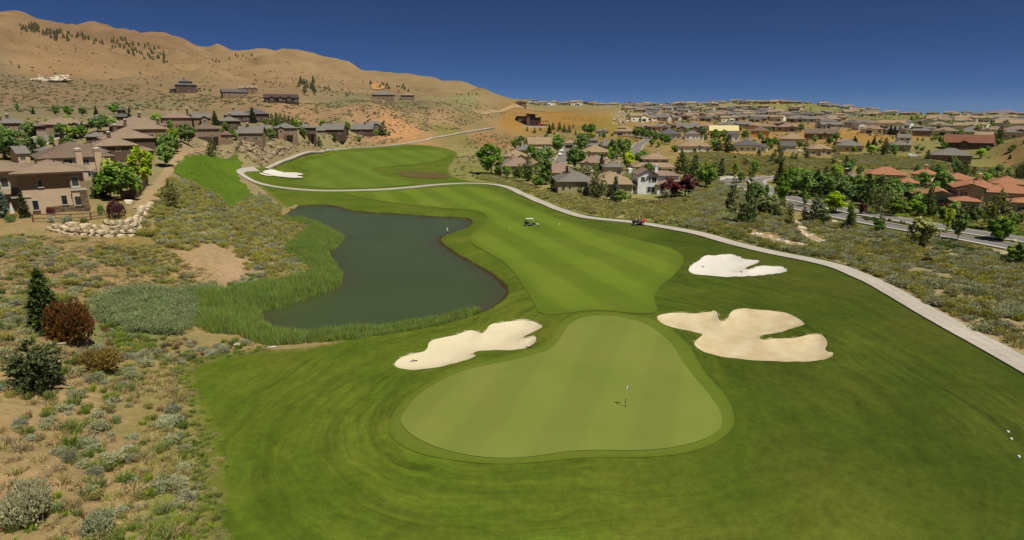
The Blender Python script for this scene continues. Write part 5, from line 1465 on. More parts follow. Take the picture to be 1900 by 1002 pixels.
# ------------------------------------------------------------------ far houses: small simple houses of the distant estates
def far_house_mesh(i, wall, roofm, roof):
    r = random.Random(i); b = Box(); w, d, h = r.uniform(15, 21), r.uniform(10, 14), r.choice((3.2, 3.4, 5.4))
    b.box(-w / 2, w / 2, -d / 2, d / 2, -4, h, 2)
    if roof == 'hip': b.hip(-w / 2, w / 2, -d / 2, d / 2, h, .36, o=.8)
    else: b.gable(-w / 2, w / 2, -d / 2, d / 2, h, .36, 'x', o=.7); b.gwall(-w / 2, w / 2, -d / 2, d / 2, h, .36, 'x', 2)
    g = r.uniform(-.25, .25) * w
    b.box(g - 3, g + 3, -d / 2 - 2, -d / 2 - .003, -4, h - .3, 2); b.gable(g - 3, g + 3, -d / 2 - 2, 0, h - .3, .42, 'y', o=.5); b.gwall(g - 3, g + 3, -d / 2 - 2, 0, h - .3, .42, 'y', 2)
    for k in range(3):
        x = -w / 2 + (k + .5) * w / 3
        if abs(x - g) > 4: b.box(x - .9, x + .9, -d / 2 - .06, -d / 2 - .003, .9, 2.3, 3)
    b.box(g - 2, g + 2, -d / 2 - 2.06, -d / 2 - 2.003, -.2, 2.2, 3)
    o = b.obj("far_house", (ROOFM[roofm], MAT_DKTRIM, WALLM[wall], MAT_GLASS)); me = o.data; bpy.data.objects.remove(o)
    return me
FARM = [far_house_mesh(i, wl, rm, rf) for i, (wl, rm, rf) in enumerate([("tan", "sand", "hip"), ("cream", "tan", "hip"), ("grey", "grey", "gx"), ("tan", "grey", "hip"), ("brown", "brown", "hip"), ("cream", "sand", "gx"), ("olive", "pink", "hip"), ("white", "grey", "hip"), ("brown", "slate", "gx")])]
FAR_BANDS = [
 # (x0, x1, y at x0, y at x1, jitter, count, label, group)
 (965, 1180, 193.5, 195.5, 2.2, 34, "tiny tan house in the far estate on the skyline behind the clubhouse", "far houses on the skyline behind the clubhouse"),
 (1180, 1330, 196.0, 194.5, 2.2, 28, "tiny pale house in the far estate where the skyline begins to rise", "far houses below the rising skyline"),
 (1335, 1500, 191.5, 191.5, 1.6, 24, "pale house standing on the crest of the highest far rise", "far houses on the crest of the far rise"),
 (1500, 1625, 193.5, 207, 1.6, 16, "pale house where the far rise slopes down to the plain", "far houses on the end of the far rise"),
 (1160, 1480, 205, 204, 4.0, 40, "small tan house halfway up the far rise", "far houses halfway up the far rise"),
 (1190, 1620, 215, 213, 3.5, 46, "small brown-roofed house along the foot of the far rise", "far houses along the foot of the far rise"),
 (1170, 1330, 222, 222, 4.0, 16, "tan house above the orange bank on the plain", "far houses above the orange bank"),
 (1330, 1560, 224, 224, 3.0, 26, "grey-roofed house in the row above the orange ground", "far houses in the row above the orange ground"),
 (1190, 1560, 239, 239, 4.5, 14, "small tan house between the larger houses on the plain", "small houses on the plain"),
 (1600, 1900, 242, 246, 7.0, 20, "low pale-roofed house spread over the far plain", "low houses spread over the far plain"),
 (1620, 1900, 213, 214, 1.6, 22, "low dark house on the flat horizon of the plain", "far houses on the flat horizon"),
 (1690, 1900, 226, 228, 5.0, 30, "pale-roofed house among trees on the far plain", "far houses among trees on the plain"),
]
rf_ = random.Random(11); placed = []
for (x0, x1, ya, yb, jit_, cnt, lab, grp) in FAR_BANDS:
    for i in range(cnt):
        for _ in range(12):
            x = rf_.uniform(x0, x1); y = ya + (yb - ya) * (x - x0) / (x1 - x0) + rf_.uniform(-jit_, jit_)
            p = hitz(x, y, 300)
            if math.hypot(p.x, p.y) < 2600 and all(abs(p.x - q_[0]) + abs(p.y - q_[1]) > 22 for q_ in placed): break
        else: continue
        placed.append((p.x, p.y))
        o = bpy.data.objects.new("far_house", rf_.choice(FARM)); COL.objects.link(o)
        o.location = (p.x, p.y, p.z + .3); o.rotation_euler = (0, 0, -math.atan2(p.x, p.y) + rf_.choice((0, 0, .3, -.3, 1.57)))
        s = rf_.uniform(.8, 1.15); o.scale = (s, s, s)
        props(o, lab, "house", grp)
# ------------------------------------------------------------------ trees
def leafy_mesh(seed, slim=1.0, tall=False, nclump=40, per=48, gap=0.0):
    "trunk and crown of a unit-high broadleaf tree"
    g = Leafs(seed); t = Leafs(seed + 1); r = g.r
    base = .10 if not tall else .05
    t.tube([0, 0, -.05], [.01, 0, .34], .022, .014, 6, 0)
    t.tube([.01, 0, .34], [0, .01, .8], .014, .004, 5, 0)
    C = []
    for k in range(nclump):
        for _ in range(30):
            d = r.normal(0, 1, 3); d /= np.linalg.norm(d); q_ = r.rand() ** .38
            p = np.array([0, 0, (1 + base) / 2]) + d * q_ * np.array([.30 * slim, .30 * slim, (1 - base) / 2 * .84])
            sh = 1.0 - .45 * max(0, (p[2] - .6) / .4) ** 1.5 - .30 * max(0, (.35 - p[2]) / .3)
            if math.hypot(p[0], p[1]) < .31 * slim * sh: break
        C.append((p, r.uniform(.065, .125) * (slim ** .5)))
    for k in range(9):
        p = C[k * 3 % len(C)][0]; z0 = r.uniform(.2, .5)
        t.tube([0, 0, z0], p, .010, .004, 4, 0)
    for p, R_ in C:
        tb = r.uniform(-.18, .18)
        for k in range(per):
            d = r.normal(0, 1, 3); d /= np.linalg.norm(d)
            if d[2] < -.4 and r.rand() < .6: d[2] *= -1
            q_ = p + d * R_ * r.uniform(.55, 1.05)
            g.quad(q_, d + r.normal(0, .5, 3) + [0, 0, .4], r.uniform(.015, .034), r.uniform(.015, .034), tint=min(1, max(0, r.rand() + tb)))
    return t, g

def pine_mesh(seed, cone=1.0, rad=.26, open_=.0, levels=13, z0=.10, round_=False, dens=1.0):
    "trunk and crown of a unit-high conifer"
    g = Leafs(seed); t = Leafs(seed + 1); r = g.r
    t.tube([0, 0, -.05], [0, 0, .5], .020, .012, 6, 0); t.tube([0, 0, .5], [0, 0, .98], .012, .002, 5, 0)
    for L in range(levels):
        f = L / (levels - 1); z = z0 + (0.985 - z0) * f
        Rr = rad * ((1 - f) ** cone + .04) if not round_ else rad * (math.sin(math.pi * min(1, .18 + .82 * f)) ** .8 + .05)
        nb = max(3, int((8 - 4 * f) * dens))
        for k in range(nb):
            if r.rand() < open_: continue
            a = 2 * math.pi * (k + r.rand()) / nb; Lb = Rr * r.uniform(.65, 1.12)
            dz = r.uniform(-.02, .05) if not round_ else r.uniform(.0, .09)
            d = np.array([math.cos(a), math.sin(a), 0])
            e = np.array([0, 0, z]) + d * Lb + [0, 0, dz]
            if L < levels - 2: t.tube([0, 0, z - .01], e, .006, .002, 3, 0)
            tb = r.uniform(-.2, .2)
            for j in range(max(3, int(9 * (Lb / rad) * dens))):
                s_ = r.uniform(.25, 1.05); p = np.array([0, 0, z]) * (1 - s_) + e * s_ + r.normal(0, .012, 3)
                for _ in range(3):
                    q_ = d * .8 + r.normal(0, .55, 3) + [0, 0, .35]
                    g.blade(p, q_, r.uniform(.017, .030), r.uniform(.06, .11), tint=min(1, max(0, r.rand() + tb)))
    return t, g

MAT_PINE = leaf_mat("pine_needles", obs(88, 109, 52), obs(137, 152, 81), trans=.1)
MAT_PINE2 = leaf_mat("olive_pine_needles", obs(118, 126, 66), obs(172, 172, 101), trans=.1)
MAT_SPRUCE = leaf_mat("spruce_needles", obs(95, 118, 95), obs(149, 168, 147), trans=.1)
MAT_DARK = leaf_mat("dark_evergreen_needles", obs(65, 81, 42), obs(109, 123, 66), trans=.1)
MAT_LEAF = leaf_mat("green_leaves", obs(102, 134, 51), obs(156, 189, 86), trans=.3)
MAT_LEAF2 = leaf_mat("fresh_green_leaves", obs(137, 174, 59), obs(203, 227, 100), trans=.35)
MAT_YELLOW = leaf_mat("yellow_green_leaves", obs(206, 212, 58), obs(240, 240, 101), trans=.35)
MAT_LIME = leaf_mat("lime_green_leaves", obs(163, 206, 46), obs(226, 240, 89), trans=.35)
MAT_PLUM = leaf_mat("maroon_leaves", obs(91, 44, 46), obs(134, 73, 70), trans=.15)
MAT_OLIVE = leaf_mat("olive_leaves", obs(135, 144, 78), obs(192, 195, 120), trans=.25)
MAT_JUNI = leaf_mat("juniper_leaves", obs(87, 118, 50), obs(134, 165, 71), trans=.1)
MAT_HILLP = leaf_mat("hill_pine_needles", obs(75, 75, 45), obs(112, 110, 65), trans=.1)
MAT_ORANGE = leaf_mat("orange_flowers", obs(240, 134, 70), obs(240, 184, 104), trans=.2)

def pack(pair, mat, tag):
    t, g = pair
    return t.mesh("trunk_" + tag, (MAT_BARK,)), g.mesh("crown_" + tag, (mat,))
def variants(fn, mat, tag, n):
    return [pack(fn(k), mat, tag) for k in range(n)]
TREE = {
 "leafy": variants(lambda k: leafy_mesh(200 + k * 7), MAT_LEAF, "leafy", 3),
 "fresh": variants(lambda k: leafy_mesh(230 + k * 7, .95), MAT_LEAF2, "fresh", 2),
 "yellow": variants(lambda k: leafy_mesh(250 + k * 7, .85), MAT_YELLOW, "yellow", 1),
 "lime": variants(lambda k: leafy_mesh(260 + k * 7, .95), MAT_LIME, "lime", 2),
 "plum": variants(lambda k: leafy_mesh(270 + k * 7, 1.1), MAT_PLUM, "plum", 2),
 "olive": variants(lambda k: leafy_mesh(280 + k * 7, 1.15, nclump=34), MAT_OLIVE, "olive", 2),
 "slim": variants(lambda k: leafy_mesh(290 + k * 7, .55, True), MAT_LEAF, "slim", 2),
 "pine": variants(lambda k: pine_mesh(300 + k * 7, .75, .30, .12), MAT_PINE, "pine", 3),
 "scots": variants(lambda k: pine_mesh(330 + k * 7, .6, .36, .2, 12, .12, True), MAT_PINE2, "scots", 2),
 "thin": variants(lambda k: pine_mesh(350 + k * 7, .6, .22, .35, 12, .14), MAT_PINE2, "thin", 1),
 "spruce": variants(lambda k: pine_mesh(360 + k * 7, 1.0, .25, 0, 15, .05), MAT_SPRUCE, "spruce", 2),
 "dark": variants(lambda k: pine_mesh(380 + k * 7, .85, .27, 0, 14, .05, dens=1.2), MAT_DARK, "dark", 2),
}
NOMW = {"leafy": .62, "fresh": .6, "yellow": .54, "lime": .6, "plum": .68, "olive": .7, "slim": .36, "pine": .58, "scots": .7, "thin": .42, "spruce": .5, "dark": .56}
TNAME = {"leafy": "leafy_tree", "fresh": "leafy_tree", "yellow": "leafy_tree", "lime": "leafy_tree", "plum": "purple_leaf_tree", "olive": "leafy_tree", "slim": "slender_tree", "pine": "pine_tree", "scots": "pine_tree", "thin": "pine_tree", "spruce": "spruce_tree", "dark": "evergreen_tree"}
TCAT = {"leafy": "tree", "pine": "pine tree"}
trr = random.Random(3)
def depth_of(p): return p.y * math.cos(TH) + (CH - p.z) * math.sin(TH)
def place_tree(kind, px, py, hpx, label, group=None, wpx=None, rmin=30):
    p = hitz(px, py, rmin); dp = depth_of(p)
    h = hpx * dp / FPX / math.cos(TH) * 1.08
    wr = 1.12 if wpx is None else (wpx * dp / FPX * math.cos(math.atan2(p.x, p.y))) / (h * NOMW[kind])
    tm, cm = trr.choice(TREE[kind])
    rt = empty(TNAME[kind], (p.x, p.y, p.z), trr.uniform(0, 6.28), label, "tree", group)
    rt.scale = (h * wr, h * wr, h)
    for nm, me in (("trunk", tm), ("crown", cm)):
        o = bpy.data.objects.new(nm, me); COL.objects.link(o); o.parent = rt
    return rt

GTL = "trees in the gardens beside the near corner house"
GTT = "trees among the terrace houses"
GTC = "trees round the short street and along its fence"
GTR = "trees along the divided road"
GTV = "trees among the terracotta villas"
GTS = "trees dotted over the scrub slope"
GTM = "trees between the houses on the plain"
def tree(kind, x, y, h, label=None, group=None, w=None): TL.append((kind, x, y, h, label, group, w))
TL = []
for t in [
 ("spruce", 8, 404, 48, "blue-grey spruce at the edge of the frame beside the covered patio", GTL),
 ("dark", 47, 404, 46, "dark conical evergreen pressed against the stucco wall of the near house", GTL, 26),
 ("leafy", 228, 372, 66, "broad dark green tree behind the timber fence of the near house", GTL, 66),
 ("leafy", 205, 368, 50, "dark green tree touching the corner of the near house", GTL),
 ("yellow", 213, 352, 56, "yellow-leaved tree rising behind the dark green garden trees", GTL, 44),
 ("lime", 268, 345, 66, "bright lime green tree at the bench track", GTL, 44),
 ("dark", 186, 368, 42, "dark conifer squeezed between the near house and the garden trees", GTL),
 ("leafy", 250, 362, 36, "low green tree under the lime green one", GTL),
 ("pine", 118, 288, 26, "round dark pine in front of the tan roofs", GTT, 24),
 ("leafy", 10, 297, 50, "big dark tree cut by the frame edge above the near roof", GTT, 60),
 ("leafy", 40, 294, 46, "wide dark green tree next to the small grey shed roof", GTT, 44),
 ("dark", 66, 297, 34, "pointed dark tree beside the grey pyramid roof", GTT),
 ("leafy", 55, 254, 26, "round dark tree by the maroon-walled house", GTT, 26),
 ("fresh", 132, 258, 24, "fresh green tree by the curve of the terrace street", GTT, 20),
 ("leafy", 114, 254, 24, "dark green tree next to the fresh green street tree", GTT),
 ("slim", 97, 268, 18, "small pointed green tree beside the terrace street", GTT),
 ("leafy", 152, 256, 22, "mid green tree between street and grey low house", GTT, 26),
 ("leafy", 182, 246, 28, "tall green tree between the two lines of tan roofs", GTT, 28),
 ("leafy", 30, 290, 28, None, GTT), ("leafy", 80, 276, 22, None, GTT), ("fresh", 22, 262, 22, None, GTT), ("leafy", 4, 262, 26, None, GTT),
 ("leafy", 105, 215, 17, "first of two round dark trees under the bare hill", GTT, 16), ("leafy", 129, 217, 19, "second, larger round dark tree under the bare hill", GTT, 18),
 ("leafy", 155, 216, 16, None, GTT), ("dark", 179, 214, 14, None, GTT), ("leafy", 212, 212, 18, "spreading green tree behind the pointed roof turret", GTT, 22), ("slim", 33, 206, 13, "lone small tree on the foot of the bare hill", GTT), ("dark", 62, 212, 10, None, GTT), ("dark", 240, 208, 8, None, GTT),
 ("leafy", 308, 310, 40, "dark tree beside the bench track beyond the lime tree", GTT), ("plum", 330, 282, 20, "maroon round tree among green ones by the bench track", GTT), ("leafy", 350, 270, 38, "big green tree in front of the two-storey brown house", GTT, 32), ("leafy", 318, 286, 34, None, GTT), ("leafy", 336, 264, 26, None, GTT), ("leafy", 300, 282, 30, None, GTT),
 ("leafy", 374, 233, 16, None, GTT), ("dark", 400, 232, 22, "dark pointed conifer beside the steep front gable", GTT), ("leafy", 420, 243, 14, None, GTT), ("leafy", 432, 252, 14, None, GTT),
 ("dark", 470, 228, 24, "tall dark conifer in front of the grey house under the hill", GTT), ("leafy", 452, 224, 14, None, GTT), ("slim", 318, 246, 22, None, GTT),
 ("pine", 505, 232, 18, None, GTT), ("pine", 514, 233, 20, None, GTT), ("pine", 522, 234, 20, None, GTT), ("pine", 530, 235, 19, None, GTT), ("pine", 537, 236, 18, None, GTT), ("pine", 544, 237, 16, None, GTT),
 ("leafy", 504, 260, 20, "green tree hiding the front of the grey hip-roofed house", GTT, 18), ("fresh", 538, 257, 12, None, GTT), ("pine", 392, 293, 28, "dark bushy pine standing alone on the bench edge above the grass slope", GTT, 20), ("pine", 398, 278, 16, None, GTT), ("scots", 320, 387, 46, "small lone olive pine on the sage slope below the bench track", GTT, 36),
 ("leafy", 564, 256, 19, None, GTT), ("pine", 606, 240, 10, None, GTT), ("pine", 616, 240, 11, None, GTT), ("pine", 624, 241, 10, None, GTT), ("leafy", 643, 250, 22, "green tree between the last two grey gabled houses", GTT), ("pine", 712, 251, 22, "pine at the end of the terrace houses on the bare slope", GTT), ("pine", 706, 251, 16, None, GTT), ("fresh", 697, 252, 12, None, GTT), ("pine", 722, 252, 8, None, GTT),
 ("pine", 593, 272, 16, "dark pine on the bank above the far fairway", GTT), ("pine", 621, 263, 15, None, GTT), ("leafy", 667, 263, 9, "small round dark bush-like tree on the stone bank", GTT, 9), ("leafy", 572, 270, 8, None, GTT), ("pine", 490, 262, 10, None, GTT),
 # round the short street
 ("leafy", 911, 324, 52, "big round bright green tree alone at the corner of the houses by the path", GTC, 46), ("leafy", 926, 326, 18, "low green bush tree at the foot of the big round tree", GTC), ("fresh", 941, 330, 22, None, GTC), ("olive", 956, 330, 16, None, GTC),
 ("pine", 980, 336, 40, "dark rough pine standing in front of the pinkish roof", GTC, 24), ("fresh", 992, 344, 20, None, GTC), ("slim", 1013, 343, 48, "tall narrow dark green tree in front of the steep gabled house", GTC, 20), ("leafy", 1003, 348, 18, None, GTC), ("olive", 1029, 350, 18, "olive leafy bush tree along the fence line", GTC, 26),
 ("dark", 1051, 353, 38, "pointed green conifer in front of the grey-roofed house", GTC, 22), ("leafy", 1060, 358, 20, None, GTC), ("leafy", 1075, 360, 12, None, GTC), ("scots", 1110, 368, 42, "large olive pine with a loose crown in front of the orange-tan roof", GTC, 36),
 ("spruce", 1141, 372, 38, "blue spruce next to the white two-storey house", GTC, 24), ("leafy", 1152, 376, 22, "green bush tree in front of the blue spruce", GTC, 24), ("lime", 1170, 369, 9, "small lime green bush at the white house wall", GTC), ("olive", 1128, 370, 18, None, GTC), ("olive", 1167, 340, 14, None, GTC),
 ("plum", 1246, 368, 36, "maroon round tree touching the conservatory of the white house", GTC, 36), ("plum", 1271, 365, 40, "larger maroon tree further from the white house", GTC, 40), ("olive", 1236, 370, 20, None, GTC),
 ("leafy", 1010, 304, 30, "green street tree beside the parked white cars", GTC, 28), ("leafy", 1034, 286, 34, "tall street tree at the far end of the short street", GTC, 22), ("leafy", 968, 276, 22, None, GTC), ("leafy", 955, 278, 18, None, GTC),
 ("leafy", 1067, 315, 40, "large green tree in the middle of the short street", GTC, 34), ("leafy", 1078, 285, 34, "dark tree beside the small garage house", GTC, 24), ("leafy", 1090, 268, 16, None, GTC), ("dark", 1116, 322, 30, "pointed conifer beside the slender white chimney", GTC, 18), ("olive", 1143, 324, 24, "brownish olive tree below the capped chimney", GTC, 24), ("lime", 1167, 316, 32, "bright green maple next to the white van", GTC, 22),
 ("leafy", 1150, 292, 32, None, GTC), ("dark", 1135, 290, 26, None, GTC), ("leafy", 1184, 308, 24, "green tree behind the dark garage house", GTC, 22), ("leafy", 1160, 286, 26, None, GTC), ("pine", 1264, 322, 36, "wide dark tree next to the two-storey tan house", GTC, 34), ("leafy", 1218, 320, 12, None, GTC), ("leafy", 1120, 258, 12, None, GTC), ("fresh", 1172, 300, 16, None, GTC), ("leafy", 1097, 262, 14, None, GTC),
 # plain behind
 ("dark", 1019, 248, 15, None, GTM), ("pine", 1038, 243, 14, None, GTM), ("pine", 1047, 246, 13, None, GTM), ("pine", 1056, 247, 13, None, GTM), ("pine", 1026, 241, 12, None, GTM), ("pine", 992, 247, 9, None, GTM), ("pine", 1002, 242, 6, None, GTM), ("slim", 1064, 239, 8, None, GTM), ("pine", 978, 243, 7, None, GTM), ("leafy", 1085, 248, 17, None, GTM), ("leafy", 1098, 250, 19, None, GTM), ("leafy", 1091, 249, 14, None, GTM), ("pine", 1068, 251, 8, None, GTM), ("pine", 1028, 254, 8, None, GTM),
 ("leafy", 1180, 256, 18, None, GTM), ("leafy", 1189, 257, 20, None, GTM), ("leafy", 1198, 258, 18, None, GTM), ("leafy", 1206, 258, 15, None, GTM), ("leafy", 1216, 262, 16, None, GTM), ("leafy", 1228, 266, 18, None, GTM), ("leafy", 1240, 268, 16, None, GTM), ("leafy", 1210, 272, 14, None, GTM), ("fresh", 1222, 274, 12, None, GTM),
 ("leafy", 1302, 256, 20, "round dark tree beside the white house on the plain", GTM, 18), ("fresh", 1325, 280, 24, None, GTM), ("leafy", 1325, 262, 20, None, GTM), ("leafy", 1342, 260, 18, None, GTM), ("dark", 1332, 280, 22, None, GTM), ("pine", 1350, 283, 28, "large dark pine beside the wide sand-roofed house", GTM, 28), ("leafy", 1380, 277, 11, None, GTM), ("plum", 1382, 276, 10, "maroon tree at the door of the grey-roofed house", GTM), ("leafy", 1410, 260, 12, None, GTM), ("leafy", 1424, 279, 22, "tree hiding the end of the grey-roofed house", GTM, 22), ("leafy", 1398, 272, 12, None, GTM), ("leafy", 1436, 272, 14, None, GTM),
 ("leafy", 1510, 266, 14, None, GTM), ("leafy", 1538, 270, 16, None, GTM), ("leafy", 1523, 282, 16, None, GTM), ("pine", 1495, 283, 20, "dark pine beside the sand-roofed dormer house", GTM), ("leafy", 1484, 276, 14, None, GTM), ("leafy", 1548, 284, 12, None, GTM), ("dark", 1550, 270, 12, None, GTM), ("leafy", 1280, 280, 10, None, GTM), ("leafy", 1250, 282, 12, None, GTM),
 ("pine", 1641, 287, 26, "big dark tree behind the bright green one on the plain", GTM, 24), ("lime", 1617, 286, 16, "bright green low tree on the plain", GTM, 22), ("pine", 1621, 270, 14, None, GTM), ("dark", 1587, 276, 16, None, GTM), ("fresh", 1584, 284, 13, None, GTM), ("dark", 1610, 274, 12, None, GTM),
 ("dark", 1633, 247, 12, None, GTM), ("dark", 1642, 249, 14, None, GTM), ("dark", 1651, 250, 15, None, GTM), ("dark", 1659, 251, 15, None, GTM), ("dark", 1668, 251, 14, None, GTM), ("dark", 1676, 250, 12, None, GTM), ("pine", 1852, 268, 28, "tall dark tree beside the rust red house", GTM, 22), ("lime", 1818, 294, 18, "bright green tree at the end of the long grey-roofed house", GTM, 20), ("pine", 1720, 299, 18, None, GTM), ("plum", 1747, 286, 8, None, GTM), ("leafy", 1768, 302, 12, None, GTM), ("leafy", 1700, 280, 10, None, GTM), ("leafy", 1710, 282, 9, None, GTM), ("leafy", 1735, 262, 9, None, GTM), ("leafy", 1728, 262, 8, None, GTM), ("slim", 1702, 262, 7, None, GTM), ("leafy", 1676, 284, 10, None, GTM), ("leafy", 1660, 288, 9, None, GTM),
 # scrub slope
 ("pine", 1407, 292, 14, None, GTS), ("pine", 1437, 293, 14, None, GTS), ("pine", 1431, 303, 16, None, GTS), ("pine", 1446, 308, 28, "pine standing tallest on the scrub slope above the road bend", GTS), ("olive", 1472, 300, 18, None, GTS), ("olive", 1385, 306, 16, None, GTS), ("pine", 1497, 296, 14, None, GTS), ("plum", 1363, 296, 6, None, GTS), ("olive", 1547, 306, 14, None, GTS), ("pine", 1567, 322, 28, None, GTS), ("pine", 1288, 332, 38, None, GTS), ("leafy", 1308, 352, 48, "large green tree on the scrub beyond the maroon trees", GTS, 34), ("pine", 1338, 328, 30, "dark pine on the scrub beside the concrete apron", GTS, 24), ("slim", 1363, 326, 22, None, GTS), ("leafy", 1399, 327, 26, "round green tree beside the road island", GTS, 18), ("leafy", 1375, 339, 18, None, GTS), ("olive", 1275, 306, 14, None, GTS), ("olive", 1328, 312, 12, None, GTS), ("leafy", 1292, 316, 16, None, GTS), ("olive", 1420, 312, 8, None, GTS), ("leafy", 1322, 340, 22, None, GTS),
 # road
 ("thin", 1358, 400, 64, "thin half-bare pine beside the tall road pine", GTR, 26), ("pine", 1386, 418, 88, "tallest dark pine between the path and the road bend", GTR, 34), ("olive", 1417, 398, 32, "spreading low olive pine under the tall pine", GTR, 40), ("slim", 1421.5, 364, 21, "small lone sapling inside the white road curve", GTR, 9), ("leafy", 1447, 387, 56, "green tree at the inner kerb of the road bend", GTR, 26), ("dark", 1446, 340, 34, "dark round tree behind the road bend", GTR, 26), ("lime", 1478, 346, 30, "lime green dome tree beyond the road bend", GTR, 32), ("leafy", 1462, 352, 38, None, GTR), ("leafy", 1476, 360, 36, None, GTR), ("leafy", 1495, 366, 44, None, GTR), ("pine", 1512, 362, 40, None, GTR), ("leafy", 1528, 366, 42, None, GTR), ("pine", 1545, 366, 40, None, GTR), ("leafy", 1560, 372, 38, None, GTR), ("leafy", 1500, 346, 30, None, GTR), ("pine", 1530, 344, 30, None, GTR), ("leafy", 1550, 350, 28, None, GTR),
 ("lime", 1549, 396, 36, "wide bright green tree beside the far carriageway", GTR, 44), ("leafy", 1493, 384, 30, "dark green tree on the road verge", GTR, 14), ("pine", 1512, 414, 46, "broad dark pine right at the near carriageway", GTR, 46), ("fresh", 1576, 422, 46, "slim street tree on the verge with a bare stem", GTR, 20), ("thin", 1466, 417, 34, "small dark pine above the rock channel", GTR, 16), ("plum", 1598, 398, 20, "maroon street tree by the far carriageway", GTR, 18), ("leafy", 1580, 380, 34, None, GTR), ("olive", 1445, 404, 22, None, GTR), ("thin", 1462, 404, 26, None, GTR),
 ("pine", 1605, 382, 52, None, GTR), ("leafy", 1637, 364, 38, "round green tree in front of the small terracotta roof", GTV, 30), ("scots", 1630, 398, 46, "olive pine on the bank of the far carriageway", GTR, 34), ("leafy", 1660, 402, 34, None, GTR), ("leafy", 1678, 372, 32, None, GTV), ("fresh", 1687, 396, 26, "fresh green tree above the clipped yellow shrubs", GTR, 34), ("pine", 1720, 401, 46, "dark tree in front of the villa with the low gable", GTR, 30), ("leafy", 1702, 384, 28, None, GTR), ("leafy", 1745, 364, 42, None, GTV), ("leafy", 1712, 347, 26, None, GTV), ("pine", 1778, 343, 32, "tall pine splitting the terracotta villa roof", GTV, 32), ("fresh", 1820, 344, 24, "fresh green tree between two terracotta roofs", GTV, 30), ("leafy", 1885, 358, 20, "green tree in front of the villa at the frame edge", GTV),
 ("plum", 1748, 404, 26, "maroon tree beside the villa with the low gable", GTV, 22), ("plum", 1783, 406, 20, "wide maroon shrub tree below the tall villa window", GTV, 34), ("lime", 1756, 433, 46, "lime green street tree on the median with a straight stem", GTR, 22), ("leafy", 1776, 447, 56, "dark green street tree in front of the near carriageway", GTR, 32), ("yellow", 1853, 444, 42, "yellow-green slim tree on the median", GTR, 24), ("scots", 1846, 427, 62, "largest pine, in front of the front villa", GTR, 64), ("olive", 1707, 458, 56, "wide open olive tree on the scrub beside the road", GTR, 58), ("leafy", 1886, 494, 44, "green shrubby tree cut by the frame edge below the road", GTR, 50),
 ("leafy", 1573, 324, 26, None, GTV), ("leafy", 1597, 322, 14, None, GTV), ("leafy", 1738, 332, 26, None, GTV), ("leafy", 1840, 329, 16, None, GTV), ("leafy", 1859, 333, 15, None, GTV), ("pine", 1886, 330, 20, None, GTV), ("leafy", 1666, 321, 10, None, GTV), ("leafy", 1560, 334, 22, None, GTV), ("leafy", 1588, 356, 30, None, GTV), ("leafy", 1615, 352, 24, None, GTV), ("leafy", 1655, 356, 26, None, GTV), ("leafy", 1690, 356, 28, None, GTV), ("fresh", 1665, 384, 20, None, GTR), ("leafy", 1730, 372, 30, None, GTV), ("fresh", 1760, 380, 18, None, GTV), ("leafy", 1600, 366, 36, None, GTR), ("leafy", 1622, 374, 30, None, GTR), ("leafy", 1570, 356, 30, None, GTR), ("pine", 1590, 340, 22, None, GTV), ("leafy", 1650, 376, 30, None, GTR), ("pine", 1540, 380, 30, None, GTR),
]:
    tree(*t)
def fill(zone_px, n, kinds, hlo, hhi, grp, seed):
    "further trees of a garden thicket"
    r = random.Random(seed); Z = np.array(zone_px, float); k = 0
    while k < n:
        x, y = r.uniform(Z[:, 0].min(), Z[:, 0].max()), r.uniform(Z[:, 1].min(), Z[:, 1].max())
        if sdf(np.array([[x, y]]), Z)[0] < 0:
            p = hit(x, y)
            if all(sdf(np.array([p]), q_)[0] > m for q_, m in NOGO):
                tree(r.choice(kinds), x, y, r.uniform(hlo, hhi), None, grp); k += 1
fill([(930, 320), (1000, 345), (1080, 356), (1150, 368), (1240, 362), (1250, 325), (1200, 300), (1160, 268), (1000, 268), (950, 285)], 75, ["leafy", "leafy", "fresh", "olive", "leafy", "slim"], 10, 24, GTC, 1)
fill([(1440, 345), (1480, 372), (1570, 386), (1640, 396), (1731, 408), (1790, 414), (1720, 370), (1560, 330)], 34, ["leafy", "leafy", "pine", "fresh", "olive"], 16, 36, GTR, 2)
fill([(1560, 330), (1720, 360), (1900, 345), (1900, 322), (1700, 318), (1570, 318)], 24, ["leafy", "leafy", "pine", "olive"], 10, 24, GTV, 3)
fill([(1220, 285), (1600, 290), (1900, 305), (1900, 240), (1650, 240), (1210, 240)], 60, ["leafy", "leafy", "dark", "olive", "leafy"], 7, 16, GTM, 4)
fill([(-40, 300), (90, 290), (330, 262), (330, 232), (0, 225), (-60, 240)], 40, ["leafy", "leafy", "dark", "fresh"], 10, 24, GTT, 5)
fill([(340, 262), (500, 260), (690, 250), (690, 238), (400, 225), (335, 235)], 26, ["leafy", "leafy", "pine", "fresh"], 7, 15, GTT, 6)
fill([(1390, 350), (1440, 378), (1500, 402), (1560, 412), (1640, 424), (1700, 436), (1690, 444), (1560, 424), (1440, 410), (1380, 380)], 14, ["olive", "pine", "thin", "leafy"], 16, 34, GTR, 7)
fill([(1560, 396), (1640, 408), (1731, 423), (1860, 450), (1860, 446), (1740, 420), (1640, 405)], 6, ["fresh", "leafy"], 30, 44, GTR, 8)
fill([(1700, 400), (1900, 425), (1900, 402), (1820, 398), (1740, 392)], 12, ["leafy", "olive", "pine"], 14, 30, GTV, 9)
DEF = {GTL: "green garden tree beside the near corner house", GTT: "small tree among the terrace houses", GTC: "small green tree in the gardens of the short street", GTR: "tree in the thicket between the divided road and the villas", GTV: "tree in the gardens of the terracotta villas", GTS: "small tree dotted on the scrub slope above the road", GTM: "tree beside houses on the plain"}
